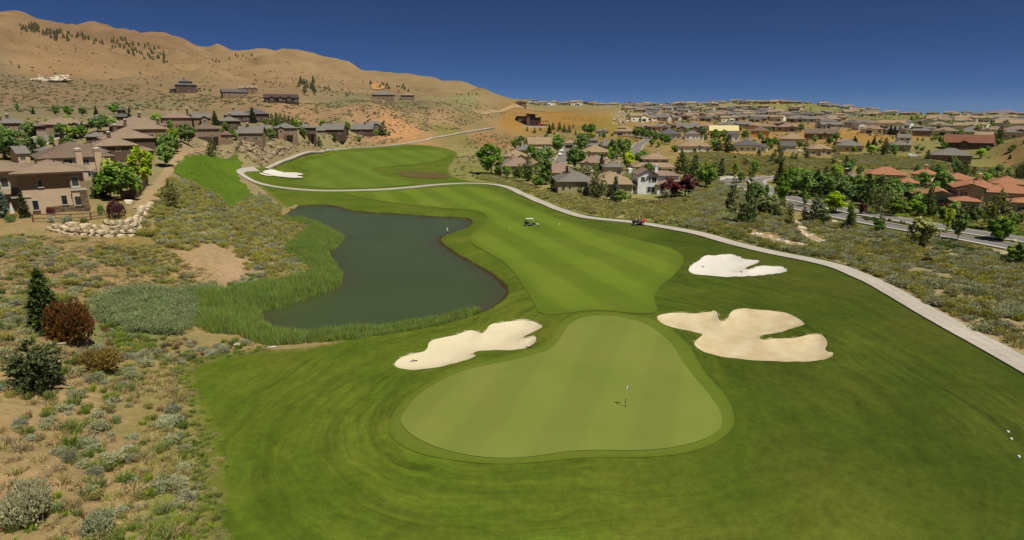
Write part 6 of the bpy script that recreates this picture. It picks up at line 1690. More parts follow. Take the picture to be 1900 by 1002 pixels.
KW = {"leafy": "round green", "fresh": "light green", "pine": "dark pine", "dark": "pointed dark", "slim": "slender green", "olive": "olive green", "scots": "olive pine", "thin": "thin pine", "plum": "maroon", "lime": "lime green", "yellow": "yellow", "spruce": "blue spruce"}
TAIL = {GTL: "in the garden beside the near corner house", GTT: "among the terrace houses", GTC: "in the gardens of the short street", GTR: "in the thicket along the divided road", GTV: "in the gardens of the terracotta villas", GTS: "dotted on the scrub slope above the road", GTM: "beside houses on the plain"}
for (k, x, y, h, lab, grp, w) in TL:
    if lab is None:
        wd = KW[k]; lab = (wd if wd.endswith(("pine", "spruce")) else wd + " tree") + " " + TAIL[grp]
    place_tree(k, x, y, h, lab, grp, w, rmin=110 if (x < 330 and y < 330) else 60)

# ------------------------------------------------------------------ small far trees and hill pines (one mesh each)
def small_tree_mesh(seed, mat, cone):
    g = Leafs(seed); r = g.r
    g.tube([0, 0, -.1], [0, 0, .5], .04, .02, 4, 1)
    for k in range(90):
        z = r.uniform(.12, 1); rad = (.34 * (1 - z) + .06) if cone else .36 * math.sqrt(max(.02, 1 - ((z - .58) / .44) ** 2))
        a = r.uniform(0, 6.28); q_ = rad * math.sqrt(r.uniform(.3, 1))
        g.quad([math.cos(a) * q_, math.sin(a) * q_, z], [math.cos(a), math.sin(a), .5 + r.normal() * .3], .07, .07)
    return g.mesh("far_tree", (mat, MAT_BARK))
FT = [small_tree_mesh(500 + k, m, c) for k, (m, c) in enumerate([(MAT_PINE, True), (MAT_LEAF, False), (MAT_DARK, True), (MAT_LEAF, False), (MAT_OLIVE, False)])]
HP = [small_tree_mesh(520 + k, MAT_HILLP, True) for k in range(3)]
def far_tree(name, me, x, y, hpx, label, group, rmin=200, wr=1.0):
    p = hitz(x, y, rmin); h = max(2.0, hpx * depth_of(p) / FPX)
    o = bpy.data.objects.new(name, me); COL.objects.link(o)
    o.location = p; o.scale = (h * wr, h * wr, h); o.rotation_euler = (0, 0, trr.uniform(0, 6.28))
    return props(o, label, "tree", group)
FTB = [(960, 1340, 196, 196, 2.5, 36, 3.5, "small dark tree between the skyline houses behind the clubhouse", "far trees on the skyline"),
       (1340, 1620, 193, 203, 2.5, 36, 3.5, "small dark tree between houses on the far rise", "far trees on the far rise"),
       (1160, 1620, 208, 210, 7, 60, 4.5, "small green tree among the far estate houses", "far trees in the far estate"),
       (1180, 1600, 228, 230, 6, 40, 6, "small tree along the orange ground beyond the plain houses", "far trees along the orange ground"),
       (1620, 1900, 213, 215, 2, 30, 4, "tiny dark tree on the flat horizon", "far trees on the flat horizon"),
       (1690, 1900, 228, 238, 7, 62, 7, "small tree among pale roofs on the far plain", "far trees among pale roofs"),
       (1600, 1900, 255, 262, 8, 16, 6, "small bush-like tree on the open plain", "far trees on the open plain")]
for (x0, x1, ya, yb, jt, cnt, hp, lab, grp) in FTB:
    for i in range(cnt):
        x = trr.uniform(x0, x1); y = ya + (yb - ya) * (x - x0) / (x1 - x0) + trr.uniform(-jt, jt)
        far_tree("far_tree", trr.choice(FT), x, y, hp * trr.uniform(.7, 1.4), lab, grp, wr=trr.uniform(.9, 1.4))
HPB = [(36, 128, 42, 76, 0.36, 46, 8, "dark pine in the dense strip high on the bare hill", "pines in the strip high on the hill"), (122, 168, 62, 74, .1, 14, 7, "dark pine at the thin end of the hilltop strip", "pines at the end of the hilltop strip"),
       (205, 312, 70, 116, .1, 66, 6, "dark pine scattered over the pale knob of the hill", "pines on the pale knob of the hill"), (170, 215, 72, 88, .2, 10, 6, "pine between the strip and the pale knob", "pines between the strip and the knob"),
       (553, 588, 152, 177, 0, 26, 9, "pine in the tight clump above the lodge", "pines in the clump above the lodge"), (598, 612, 160, 170, 0, 5, 6, "pine on the small bare patch beside the clump", "pines beside the clump"),
       (686, 768, 153, 172, .22, 32, 5, "pine around the orange outcrop on the hill", "pines around the orange outcrop"), (845, 888, 174, 178, 0, 7, 4, "tiny pine on the end of the long ridge", "pines on the end of the ridge"),
       (380, 415, 107, 118, .3, 7, 5, "pine in the row down the upper gully", "pines in the upper gully"), (425, 485, 103, 112, -.08, 14, 4, "pine along the little crest below the ridge", "pines along the little crest"), (470, 530, 147, 162, .25, 14, 3, "dark bush pine in the row across the hill", "bush pines in the row across the hill"), (632, 660, 174, 182, 0, 6, 4, "dark pine dot beside the hillside shelf", "pine dots by the shelf"), (10, 320, 80, 200, 0, 10, 5, "lone dark bush on the open hillside", "lone bushes on the open hillside"), (366, 392, 168, 172, 0, 7, 5, "bush beside the stone mansion on the hill", "bushes beside the mansion")]
for (x0, x1, ya, yb, sl, cnt, hp, lab, grp) in HPB:
    for i in range(cnt):
        x = trr.uniform(x0, x1); f = (x - x0) / (x1 - x0)
        if sl > 0: y = ya + (yb - ya) * min(1, max(0, .25 * trr.random() + f * .75 + trr.uniform(-.2, .3)))
        else: y = trr.uniform(ya, yb)
        far_tree("hill_pine", trr.choice(HP), x, y, hp * trr.uniform(.6, 1.35), lab, grp, rmin=330)
# ------------------------------------------------------------------ native plants
ZONES.append("on the sandy slope beside the rough at the frame edge")
Z1 = [(-60, 1100), (395, 1100), (372, 960), (380, 900), (364, 800), (328, 700), (322, 680), (300, 655), (250, 640), (150, 650), (-60, 640)]
spread(Z1, [("sagebrush", .24, .4, 1.25, 1), ("pale_sagebrush", .10, .35, .8, 1), ("bunch_grass", .34, .5, 1.15, 1), ("weed_clump", .12, .45, 1.0, 1), ("rabbitbrush", .12, .4, .9, 1), ("dead_stalk", .08, .5, .9, 1)], 1500, 1, clump=.6)
spread(Z1, [("dry_grass_tuft", .8, .5, 1.05, .85), ("tall_grass", .2, .4, .8, .7)], 4200, 2, clump=.8)
spread([(330, 1100), (420, 1100), (386, 1000), (378, 900), (366, 800), (330, 700), (300, 700), (330, 820), (340, 920), (250, 970), (150, 990), (120, 1100)], [("weed_clump", .5, .3, .6, .8), ("bunch_grass", .5, .3, .6, .8)], 900, 3, clump=.5)
ZONES.append("on the dry flat below the boulder wall")
spread([(-60, 640), (150, 640), (185, 600), (170, 560), (250, 540), (400, 530), (390, 500), (330, 480), (300, 455), (250, 445), (100, 440), (-60, 440)],
       [("sagebrush", .22, .4, 1.0, .9), ("pale_sagebrush", .06, .4, .7, .9), ("bunch_grass", .26, .4, .9, .9), ("dead_stalk", .12, .4, .8, 1), ("rabbitbrush", .18, .5, 1.2, .9)], 2400, 4, clump=1.0)
spread([(-60, 640), (150, 640), (185, 600), (170, 560), (250, 540), (400, 530), (390, 500), (330, 480), (300, 455), (250, 445), (100, 440), (-60, 440)], [("dry_grass_tuft", 1, .5, 1.0, .6)], 3000, 5, clump=1.2)
spread([(170, 470), (300, 450), (340, 480), (330, 505), (250, 500), (190, 490)], [("weed_clump", .3, .4, .8, .5), ("tall_grass", .7, .4, .8, .5)], 500, 6)
spread([(188, 606), (230, 602), (270, 625), (290, 645), (285, 662), (240, 662), (205, 640)], [("weed_clump", .8, .6, 1.1, .7), ("bunch_grass", .2, .6, 1.0, .8)], 260, 31)
spread([(185, 600), (255, 625), (353, 625), (449, 632), (492, 648), (430, 658), (330, 692), (300, 664), (200, 645)], [("dry_grass_tuft", .45, .5, 1.0, .9), ("dead_stalk", .25, .6, 1.1, 1), ("bunch_grass", .2, .5, 1.0, 1), ("pale_sagebrush", .1, .5, .9, .9)], 700, 32, clump=.5)
spread([(150, 1010), (220, 985), (300, 965), (360, 958), (390, 1100), (100, 1100)], [("weed_clump", .8, .5, .9, .6), ("bunch_grass", .2, .5, .9, .7)], 420, 34)
spread([(-60, 640), (60, 640), (60, 520), (-60, 500)], [("bunch_grass", .4, .6, 1.2, 1), ("tall_grass", .4, .6, 1.2, .8), ("sagebrush", .2, .6, 1.1, 1)], 300, 33)
ZONES.append("on the shrub-covered slope above the pond")
Z3 = [(250, 440), (262, 405), (288, 370), (310, 332), (345, 336), (375, 352), (405, 368), (424, 388), (450, 376), (475, 366), (520, 385), (520, 405), (556, 414), (580, 430), (550, 450), (530, 470), (556, 495), (578, 508), (545, 522), (490, 528), (462, 505), (440, 470), (395, 456), (330, 470), (300, 455)]
spread(Z3, [("rabbitbrush", .62, .75, 1.45, .9), ("sagebrush", .26, .7, 1.4, .9), ("pale_sagebrush", .06, .6, 1.1, .9), ("bunch_grass", .06, .6, 1.1, 1)], 4600, 7)
spread([(430, 388), (452, 372), (480, 352), (500, 366), (522, 384), (520, 402), (470, 408)], [("pale_sagebrush", .5, .6, 1.1, .9), ("sagebrush", .3, .6, 1.1, .9), ("willow_shrub", .2, .8, 1.3, 1.2)], 420, 8)
spread([(284, 372), (310, 318), (345, 284), (372, 268), (392, 268), (392, 284), (350, 288), (322, 318), (316, 332)], [("sagebrush", .4, .5, 1.1, .8), ("dry_grass_tuft", .4, .6, 1.1, .7), ("rabbitbrush", .2, .5, 1, .8)], 900, 9)
spread([(462, 508), (545, 524), (578, 509), (560, 520), (480, 548), (420, 552), (430, 525)], [("pale_sagebrush", .6, .4, .9, .8), ("bunch_grass", .4, .5, 1, 1)], 420, 10)
ZONES.append("in the sagebrush between cart path and divided road")
Z4 = [(1985, 700), (1889, 656), (1770, 603), (1704, 567), (1636, 527), (1580, 499), (1492, 477), (1366, 450), (1245, 421), (1300, 402), (1380, 420), (1430, 398), (1480, 410), (1560, 417), (1690, 438), (1800, 458), (1870, 474), (1985, 500)]
spread(Z4, [("sagebrush", .34, .65, 1.75, .95), ("pale_sagebrush", .07, .6, 1.4, .9), ("rabbitbrush", .43, .65, 1.6, .95), ("bunch_grass", .10, .7, 1.3, .9), ("tall_grass", .06, .7, 1.3, .8)], 8500, 11, clump=.35)
spread([(1985, 700), (1889, 656), (1770, 603), (1704, 567), (1636, 527), (1600, 505), (1640, 500), (1720, 540), (1800, 575), (1985, 640)], [("dry_grass_tuft", .7, .4, .9, .7), ("bunch_grass", .3, .4, .9, .8)], 900, 12, clump=.8)
ZONES.append("in the tall grass strip between path and houses")
Z5 = [(1245, 421), (1185, 409), (1110, 402), (1035, 382), (968, 352), (915, 338), (880, 332), (895, 322), (940, 334), (1000, 352), (1080, 364), (1150, 378), (1230, 372), (1290, 366), (1300, 402)]
spread(Z5, [("tall_grass", .66, .9, 1.7, .85), ("rabbitbrush", .20, .8, 1.5, .9), ("sagebrush", .10, .6, 1.1, .8), ("bunch_grass", .04, .6, 1.2, 1)], 6500, 13)
spread([(1250, 421), (1300, 428), (1366, 444), (1430, 461), (1492, 472), (1540, 481), (1560, 470), (1490, 455), (1400, 436), (1310, 415), (1260, 410)], [("bunch_grass", .6, .8, 1.3, 1.2), ("weed_clump", .2, .7, 1.1, 1.1), ("tall_grass", .2, .7, 1.2, 1)], 900, 14)
ZONES.append("on the grey scrub beside the road bend")
spread([(1272, 318), (1330, 330), (1345, 346), (1400, 360), (1440, 385), (1400, 415), (1300, 402), (1288, 366)], [("sagebrush", .40, .9, 1.9, .95), ("pale_sagebrush", .22, .9, 1.7, .9), ("rabbitbrush", .38, .9, 1.8, .95)], 3600, 15)
spread([(1262, 283), (1330, 283), (1400, 290), (1500, 292), (1565, 302), (1570, 324), (1480, 328), (1400, 324), (1300, 328), (1268, 314)], [("rabbitbrush", .6, .9, 1.9, .9), ("sagebrush", .3, .9, 1.8, .9), ("far_scrub", .1, .9, 1.5, .9)], 6500, 16, clump=.3)
ZONES.append("on the open plain")
spread([(1540, 288), (1640, 290), (1740, 302), (1900, 300), (1960, 300), (1960, 330), (1800, 320), (1700, 316), (1600, 313)], [("rabbitbrush", .4, .9, 1.9, .9), ("sagebrush", .4, .9, 1.8, .9), ("far_scrub", .2, .9, 1.6, .9)], 5600, 17)
spread([(838, 334), (848, 296), (850, 280), (858, 258), (930, 247), (1000, 252), (1080, 258), (1060, 264), (960, 264), (930, 288), (890, 302), (880, 330)], [("sagebrush", .5, .8, 1.6, .75), ("rabbitbrush", .3, .8, 1.6, .75), ("tall_grass", .2, .8, 1.4, .7)], 3000, 18, clump=.5)
spread([(490, 306), (530, 290), (600, 274), (700, 269), (745, 263), (745, 256), (620, 256), (500, 260), (450, 264), (390, 272), (400, 286), (435, 287), (455, 302)], [("sagebrush", .6, .6, 1.4, .8), ("rabbitbrush", .25, .6, 1.3, .8), ("dry_grass_tuft", .15, .8, 1.3, .7)], 1800, 19, clump=.4)
ZONES.append("on the far slopes")
spread([(540, 243), (720, 252), (850, 242), (900, 218), (945, 205), (900, 190), (800, 186), (700, 186), (560, 192), (520, 200)], [("far_scrub", 1, .5, 1.5, .8)], 9000, 20, clump=.7)
spread([(0, 208), (300, 205), (520, 202), (560, 190), (440, 180), (350, 173), (0, 135)], [("far_scrub", 1, .8, 2.2, .8)], 6500, 21, clump=1.0)
spread([(0, 135), (350, 165), (600, 180), (880, 178), (700, 150), (500, 112), (300, 80), (0, 40)], [("far_scrub", 1, .9, 2.4, .8)], 3500, 22, clump=1.3)
spread([(1000, 256), (1260, 282), (1560, 288), (1900, 298), (1900, 218), (1620, 212), (1200, 202), (1150, 215), (1100, 250)], [("far_scrub", 1, .7, 2.0, .8)], 9000, 23, clump=.6)
spread([(900, 207), (1130, 208), (1120, 245), (1020, 245), (950, 235)], [("far_scrub", 1, .5, 1.0, .6)], 1500, 24)
spread([(-100, 300), (260, 300), (330, 262), (330, 232), (0, 225), (-150, 240)], [("bunch_grass", .4, .7, 1.3, .9), ("sagebrush", .6, .6, 1.2, .9)], 1100, 25, clump=.6)
spread([(340, 262), (500, 262), (560, 258), (700, 252), (700, 240), (400, 225), (330, 235)], [("sagebrush", .6, .6, 1.3, .9), ("bunch_grass", .4, .7, 1.3, .9)], 900, 26, clump=.6)
ZONES.append("on the green hillside")
NOGO_SAVE = NOGO; NOGO = [n for n in NOGO if n[0] is not SLOPE and n[0] is not PAD]
spread(SLOPE_PX, [("weed_clump", .8, .5, 1.0, .5), ("bunch_grass", .2, .6, 1.1, .7)], 2400, 27, avoid_turf=False)
ZONES.append("in the villa gardens")
spread([(1440, 340), (1480, 372), (1570, 388), (1640, 398), (1731, 414), (1797, 426), (1900, 440), (1960, 440), (1960, 400), (1700, 360), (1560, 325)], [("bunch_grass", .5, .7, 1.4, .9), ("rabbitbrush", .3, .7, 1.3, .8), ("weed_clump", .2, .7, 1.2, .8)], 1500, 28)
ZONES.append("in the gardens of the short street")
spread([(920, 325), (1000, 345), (1080, 358), (1150, 372), (1240, 366), (1260, 320), (1180, 260), (1000, 262), (940, 285)], [("bunch_grass", .5, .6, 1.2, 1), ("rabbitbrush", .3, .7, 1.2, .9), ("weed_clump", .2, .6, 1.1, .9)], 900, 29)
NOGO = NOGO_SAVE

KINDLAB = {"sagebrush": ("grey-green sagebrush bush", "sagebrush"), "pale_sagebrush": ("pale blue-grey sagebrush bush", "sagebrush"), "rabbitbrush": ("rounded olive-yellow rabbitbrush", "shrub"), "bunch_grass": ("green clump of bunch grass", "grass clump"),
           "weed_clump": ("bright green weed clump", "weed"), "dry_grass_tuft": ("straw-coloured dry grass tuft", "grass tuft"), "tall_grass": ("pale yellow-green tall grass clump", "grass clump"), "dead_stalk": ("clump of brown dead stalks", "dead plant"), "willow_shrub": ("grey-green willow shrub", "shrub")}
for kind, items in BANK.items():
    items = [i for i in items]
    lim = {"far_scrub": 0, "dry_grass_tuft": 0, "tall_grass": 0, "weed_clump": 70, "bunch_grass": 200, "dead_stalk": 90}.get(kind, 285)
    az_ = [math.degrees(math.atan2(i[0], i[1])) for i in items]
    rank = sorted(range(len(items)), key=lambda k: -(items[k][2] / math.hypot(items[k][0], items[k][1])) * (1 if abs(az_[k]) < 43.5 and items[k][1] > 21 else .01))
    P = np.array([(i[0], i[1]) for i in items]); zz = gridz(P[:, 0], P[:, 1])
    for k in rank[:lim]:
        x, y, s_, v, rot, zs, zo = items[k]
        o = bpy.data.objects.new(kind, PROTO[kind][v]); COL.objects.link(o)
        o.location = (x, y, zz[k]); o.rotation_euler = (0, 0, rot); o.scale = (s_, s_, s_ * zs)
        lb, ct = KINDLAB[kind]
        props(o, lb + " " + ZONES[zo], ct, lb + "es " + ZONES[zo] if lb.endswith("bush") else lb + " plants " + ZONES[zo])
    rest = [items[k] for k in rank[lim:]]
    if rest:
        scatter_stuff(kind + "_cover", rest, "many more " + kind.replace("_", " ") + " plants covering the dry ground", PROTO[kind])

# reeds and willows round the pond
REED_PX = [(891, 583), (819, 606), (729, 624), (640, 636.5), (550, 643), (490, 646), (449, 629), (389, 628), (353, 616), (359, 568), (400, 564), (475, 543), (535, 528), (580, 510), (556, 495), (529, 471), (550, 450), (580, 430), (556, 414), (522, 405), (530, 402), (579, 413), (609, 425), (638, 442), (625, 458), (606, 474), (622, 492), (634, 516), (626, 534), (594, 547), (535, 568), (482, 580), (488, 600), (505, 616), (560, 627), (640, 617), (729, 603), (800, 592), (850, 582), (888, 575)]
RP = np.array([on_plane(x, y, POND_W + .1) for x, y in REED_PX])
r_ = np.random.RandomState(77)
cand = r_.uniform(RP.min(0), RP.max(0), (60000, 2)); cand = cand[sdf_near(cand, RP, 4.0) < 0][:7500]
edge = sdf_near(cand, RP, 6.0)
hgt = 1.05 + .75 * fbm(cand[:, 0] / 5, cand[:, 1] / 5, 3, 4) + .55 * sstep(-edge / 2.0)
hgt = np.clip(hgt * 1.3, 1.0, 2.9)
ritems = [(x, y, float(h) * .9, r_.randint(3), r_.uniform(0, 6.28), 1.0, 0) for (x, y), h in zip(cand, hgt)]
_gz = gridz; gridz = lambda x, y: np.maximum(_gz(x, y), POND_W - .12)
scatter_stuff("reeds", ritems, "dense bed of green reeds along the pond shore", PROTO["reed"])
gridz = _gz
WP = poly([(171, 562), (255, 541), (404, 532), (413, 550), (362, 568), (353, 622), (255, 622), (186, 597)])
cand = r_.uniform(WP.min(0), WP.max(0), (4000, 2)); cand = cand[sdf_near(cand, WP, 4.0) < 0][:420]
wit = [(x, y, r_.uniform(.9, 1.6), r_.randint(3), r_.uniform(0, 6.28), r_.uniform(.8, 1.1), 0) for x, y in cand]
for x, y, s_, v, rot, zs, _z in wit[:44]:
    o = bpy.data.objects.new("willow_shrub", PROTO["willow_shrub"][v]); COL.objects.link(o)
    o.location = (x, y, float(gridz(x, y))); o.rotation_euler = (0, 0, rot); o.scale = (s_, s_, s_ * zs)
    props(o, "grey-green arching willow shrub in the thicket beside the reeds", "shrub", "willow shrubs in the thicket beside the reeds")
scatter_stuff("willow_thicket", wit[44:], "thicket of grey-green willow stems behind the reeds", PROTO["willow_shrub"])

# grasses that break up the mown edge
ep = poly([(392, 1090), (384, 1004), (372, 960), (384, 900), (372, 850), (366, 800), (350, 740), (331, 700), (326, 686), (370, 667), (430, 656), (489, 649)])
ep = chaikin(ep, 2, closed=False); eit = []
for _ in range(520):
    k = r_.randint(len(ep) - 1); a = ep[k] + (ep[k + 1] - ep[k]) * r_.rand() + r_.normal(0, .55, 2)
    eit.append((a[0], a[1], r_.uniform(.25, .6), r_.randint(3), r_.uniform(0, 6.28), r_.uniform(.6, 1), 0))
scatter_stuff("edge_grass", eit, "uneven grass along the edge between rough and sandy slope", [PROTO["bunch_grass"][0], PROTO["weed_clump"][0], PROTO["dry_grass_tuft"][0]])

# single plants that stand out
def special(name, me, px, py, wpx, hpx, label, cat="shrub", nomw=1.0, nomh=1.0, rmin=15):
    p = hitz(px, py, rmin); dp = depth_of(p)
    w = wpx * dp / FPX * .9 * math.cos(math.atan2(p.x, p.y)); h = hpx * dp / FPX
    o = bpy.data.objects.new(name, me); COL.objects.link(o)
    o.location = (p.x, p.y, p.z); o.scale = (w / nomw, w / nomw, h / nomh); o.rotation_euler = (0, 0, trr.uniform(0, 6.28))
    return props(o, label, cat)
special("round_bush", dome(601, 3600, 30, 1.0, .10, .03, .3, (MAT_RUST, MAT_TWIG), "round_bush", True, .52), 134, 637, 126, 96, "large rust brown dome-shaped bush beside the dark cone conifer", nomw=1.85, nomh=.98)
tm, cm = pack(pine_mesh(611, .8, .27, 0, 20, .02, dens=1.8), MAT_DARK, "cone_conifer")
def special_tree(name, tm, cm, px, py, hpx, label, wr=1.0, rmin=15):
    p = hitz(px, py, rmin); h = hpx * depth_of(p) / FPX / math.cos(TH)
    rt = empty(name, (p.x, p.y, p.z), 1.0, label, "tree"); rt.scale = (h * wr, h * wr, h)
    for nm, me in (("trunk", tm), ("crown", cm)):
        o = bpy.data.objects.new(nm, me); COL.objects.link(o); o.parent = rt
special_tree("conifer", tm, cm, 90, 616, 110, "dark green cone-shaped conifer behind the rust brown bush", .95)
tm, cm = pack(pine_mesh(621, .5, .5, .05, 12, .05, True, 1.6), MAT_DARK, "spreading_pine")
special_tree("pine_shrub", tm, cm, 68, 722, 86, "dark spreading dwarf pine among grey sagebrush at the frame edge", 1.05)
special("golden_shrub", dome(631, 2200, 18, .8, .12, .03, .5, (MAT_GOLD, MAT_TWIG), "golden_shrub"), 186, 688, 112, 50, "wide golden yellow shrub below the rust brown bush", nomw=1.85, nomh=.85)
special("sagebrush", dome(641, 3800, 26, .8, .10, .026, .4, (MAT_SAGE, MAT_TWIG), "sagebrush"), 52, 962, 140, 88, "biggest grey sagebrush, by the frame edge on bare sand", nomw=1.85, nomh=.85)
special("sagebrush", dome(645, 2200, 18, .8, .10, .026, .4, (MAT_SAGE, MAT_TWIG), "sagebrush"), 182, 985, 96, 50, "grey sagebrush just above the lime green grass patch", nomw=1.85, nomh=.85)
special("sagebrush", dome(647, 1600, 12, .8, .10, .026, .4, (MAT_SAGE, MAT_TWIG), "sagebrush"), 132, 856, 50, 32, "small dense grey sagebrush on the sand above the biggest one", nomw=1.85, nomh=.85)
special("maroon_shrub", dome(651, 700, 9, 1.0, .18, .03, 1.0, (MAT_PLUM, MAT_TWIG), "maroon_shrub"), 1718, 492, 30, 18, "lone dark maroon shrub in the sagebrush by the road", nomw=1.8, nomh=.95)
special("round_shrub", dome(655, 900, 10, .9, .15, .02, .8, (MAT_SAGE2, MAT_TWIG), "round_shrub"), 415, 655, 30, 18, "pale blue-grey cushion shrub next to the white rock", nomw=1.8, nomh=.9)
special("maroon_shrub", dome(661, 700, 9, 1.1, .18, .03, .8, (MAT_PLUM, MAT_TWIG), "maroon_shrub"), 218, 404, 44, 34, "large maroon bush at the end of the boulder wall", nomw=1.8, nomh=1.0, rmin=60)
special("maroon_shrub", dome(662, 500, 7, 1.1, .18, .03, .8, (MAT_PLUM, MAT_TWIG), "maroon_shrub"), 96, 402, 22, 19, "small maroon bush against the stucco wall", nomw=1.8, nomh=1.0, rmin=60)
special("flowering_shrub", dome(664, 500, 7, .8, .18, .03, .8, (MAT_ORANGE, MAT_TWIG), "flowering_shrub"), 25, 405, 30, 18, "low shrub with orange flowers at the patio", nomw=1.8, nomh=.85, rmin=60)
JM = dome(671, 900, 9, .7, .15, .022, .6, (MAT_JUNI, MAT_TWIG), "juniper_shrub")
for i, (x, y, w, h, lab) in enumerate([(93, 413, 24, 15, "grey-green mound shrub first along the wall top"), (124, 413, 26, 15, "grey-green mound shrub second along the wall top"), (156, 412, 26, 10, "flat dark green shrub third along the wall top"), (188, 400, 20, 28, "green upright shrub at the corner of the near house"), (20, 412, 34, 18, "dark green hedge shrub below the patio")]):
    special("mound_shrub", JM if i > 1 else PROTO["pale_sagebrush"][0], x, y, w, h, lab, nomw=1.8, nomh=.8, rmin=60)
r2 = random.Random(8)
for i in range(26):
    x = 1742 + i * 5.2 + r2.uniform(-2, 2); y = 450 + (x - 1742) * .235 + r2.uniform(-1, 9)
    special("juniper_shrub", JM, x, y, r2.uniform(18, 28), r2.uniform(9, 14), "low dark green juniper in the hedge mass along the near carriageway", nomw=1.8, nomh=.75, rmin=60)["group"] = "junipers in the roadside hedge mass"
for i in range(16):
    x = 1602 + i * 2.2 + r2.uniform(-1, 1)
    special("juniper_shrub", JM, x, 407 + (i * .35) + r2.uniform(-2, 2), r2.uniform(8, 14), r2.uniform(6, 9), "olive green shrub in the bed on the road median", nomw=1.8, nomh=.75, rmin=60)["group"] = "shrubs in the median bed"
LM = dome(681, 700, 8, .8, .16, .025, .7, (MAT_LIME, MAT_TWIG), "clipped_shrub")
for i in range(5):
    special("clipped_shrub", LM, 1662 + i * 5.5, 404, 12, 9, "clipped yellow-green shrub beyond the far carriageway", nomw=1.8, nomh=.8, rmin=60)["group"] = "clipped yellow-green shrubs"
for i, (x, y) in enumerate(((1672, 414), (1677, 416), (1650, 411), (1640, 409))):
    special("maroon_shrub", dome(690 + i, 300, 6, .9, .2, .035, .7, (MAT_PLUM, MAT_TWIG), "maroon_shrub"), x, y, 9, 6, "small dark red shrub on the road median", nomw=1.8, nomh=.9, rmin=60)["group"] = "dark red shrubs on the median"
# ------------------------------------------------------------------ roads, kerbs, markings
ribbon("road", ROADS["a"], 5.4, MAT_ROAD, 2.2, "near carriageway of the divided asphalt road", "road")
ribbon("road", ROADS["b"], 5.4, MAT_ROAD, 2.6, "far carriageway of the divided asphalt road with its bend", "road")
ribbon("road", ROADS["c"], 9.0, MAT_ROAD, 2.0, "asphalt side road leaving the bend", "road")
ribbon("street", STREET1, 6.5, MAT_ROAD, 2.2, "short grey residential street between the stucco houses", "street")
ribbon("street", STREET2, 5.5, MAT_ROAD, 2.2, "grey street curving behind the bright maple", "street")
ribbon("street", STREET3, 8.5, MAT_ROAD, 2.2, "grey street bending through the terrace houses", "street")
for C, off, nm in ((ROADS["a"], 2.3, "near"), (ROADS["b"], 2.3, "far"), (ROADS["b"], -2.3, "far inner")):
    ribbon("road_line", C, 0.28, MAT_PAINT, 3.4, "white edge line along the " + nm + " carriageway", "road marking", side=off, zoff=.01)
for C, off, nm in ((ROADS["a"], -2.95, "near carriageway on its median side"), (ROADS["a"], 2.95, "near carriageway on its scrub side"), (ROADS["b"], -2.95, "far carriageway on its villa side"), (ROADS["b"], 2.95, "far carriageway on its median side")):
    ribbon("kerb", C, 0.45, MAT_CURB, 2.6, "pale concrete kerb of the " + nm, "kerb", side=off, zoff=.12, thick=.4)
for C, nm in ((STREET1, "short street"), (STREET2, "street behind the maple"), (STREET3, "terrace street")):
    for off, sd_ in ((4.1, "one"), (-4.1, "the other")):
        ribbon("kerb", C if nm != "terrace street" else C, 0.7, MAT_CURB, 2.6, "pale kerb on " + sd_ + " side of the " + nm, "kerb", side=off * (1.1 if nm == "terrace street" else .86), zoff=.1, thick=.3)
MAT_DIRT = concrete_mat("bare_dirt", obs(182, 154, 114))
MAT_MED = turf_mat("median_grass", obs(104, 112, 44), obs(94, 106, 40), obs(128, 118, 66), tuft=.15, bump=.4)
drape("median_grass", poly([(1505, 386), (1560, 396), (1640, 410), (1700, 421), (1790, 437), (1862, 451), (1960, 469), (1960, 462), (1880, 449), (1800, 436), (1731, 425), (1640, 409), (1571, 398), (1530, 389), (1497, 380)]), MAT_MED, 1.8, label="grass strip on the median of the divided road", cat="median")
drape("verge_grass", poly([(1545, 406), (1600, 418), (1690, 435), (1740, 446), (1720, 452), (1680, 444), (1600, 427), (1540, 413)]), MAT_MED, 1.6, rag=.3, label="thin grass verge along the near carriageway", cat="verge")
drape("villa_lawn", poly([(1590, 394), (1660, 404), (1731, 414), (1800, 424), (1900, 440), (1900, 434), (1820, 420), (1760, 408), (1690, 400), (1640, 396), (1600, 388)]), MAT_MED, 1.6, rag=.4, label="narrow lawn strip in front of the terracotta villas", cat="lawn")
ribbon("dirt_track", poly([(262, 388), (280, 366), (296, 340), (310, 316), (330, 297), (355, 282), (384, 266)]), [2.8, 2.6, 2.3, 2.0, 2.0], MAT_DIRT, 1.6, "pale dirt bench track above the grass slope", "track")
ribbon("dirt_road", poly([(880, 207), (905, 206), (940, 206.4), (1000, 206), (1060, 205.6), (1140, 205.8)]), 4.5, MAT_DIRT, 2.0, "pale dirt road along the top of the tan bank behind the clubhouse", "road")
ribbon("driveway", poly([(1322, 334), (1334, 330), (1354, 329), (1368, 332)]), 7.0, MAT_CURB, 2.4, "pale concrete apron at the start of the side road", "driveway")
drape("sand_clearing", poly([(1845, 474), (1880, 468), (1960, 474), (1960, 492), (1890, 486), (1850, 484)]), MAT_DIRT, 1.2, rag=.4, label="bare pale sand clearing below the roadside junipers", cat="clearing")
drape("putting_verge", poly([(1500, 487), (1560, 500), (1612, 516), (1640, 533), (1680, 563), (1740, 597), (1800, 628), (1900, 690), (1900, 668), (1800, 622), (1704, 566), (1640, 526), (1580, 498), (1520, 484)]), MAT_ROUGH, 1.3, rag=.2, label="ragged grass edge on the scrub side of the cart path", cat="verge")

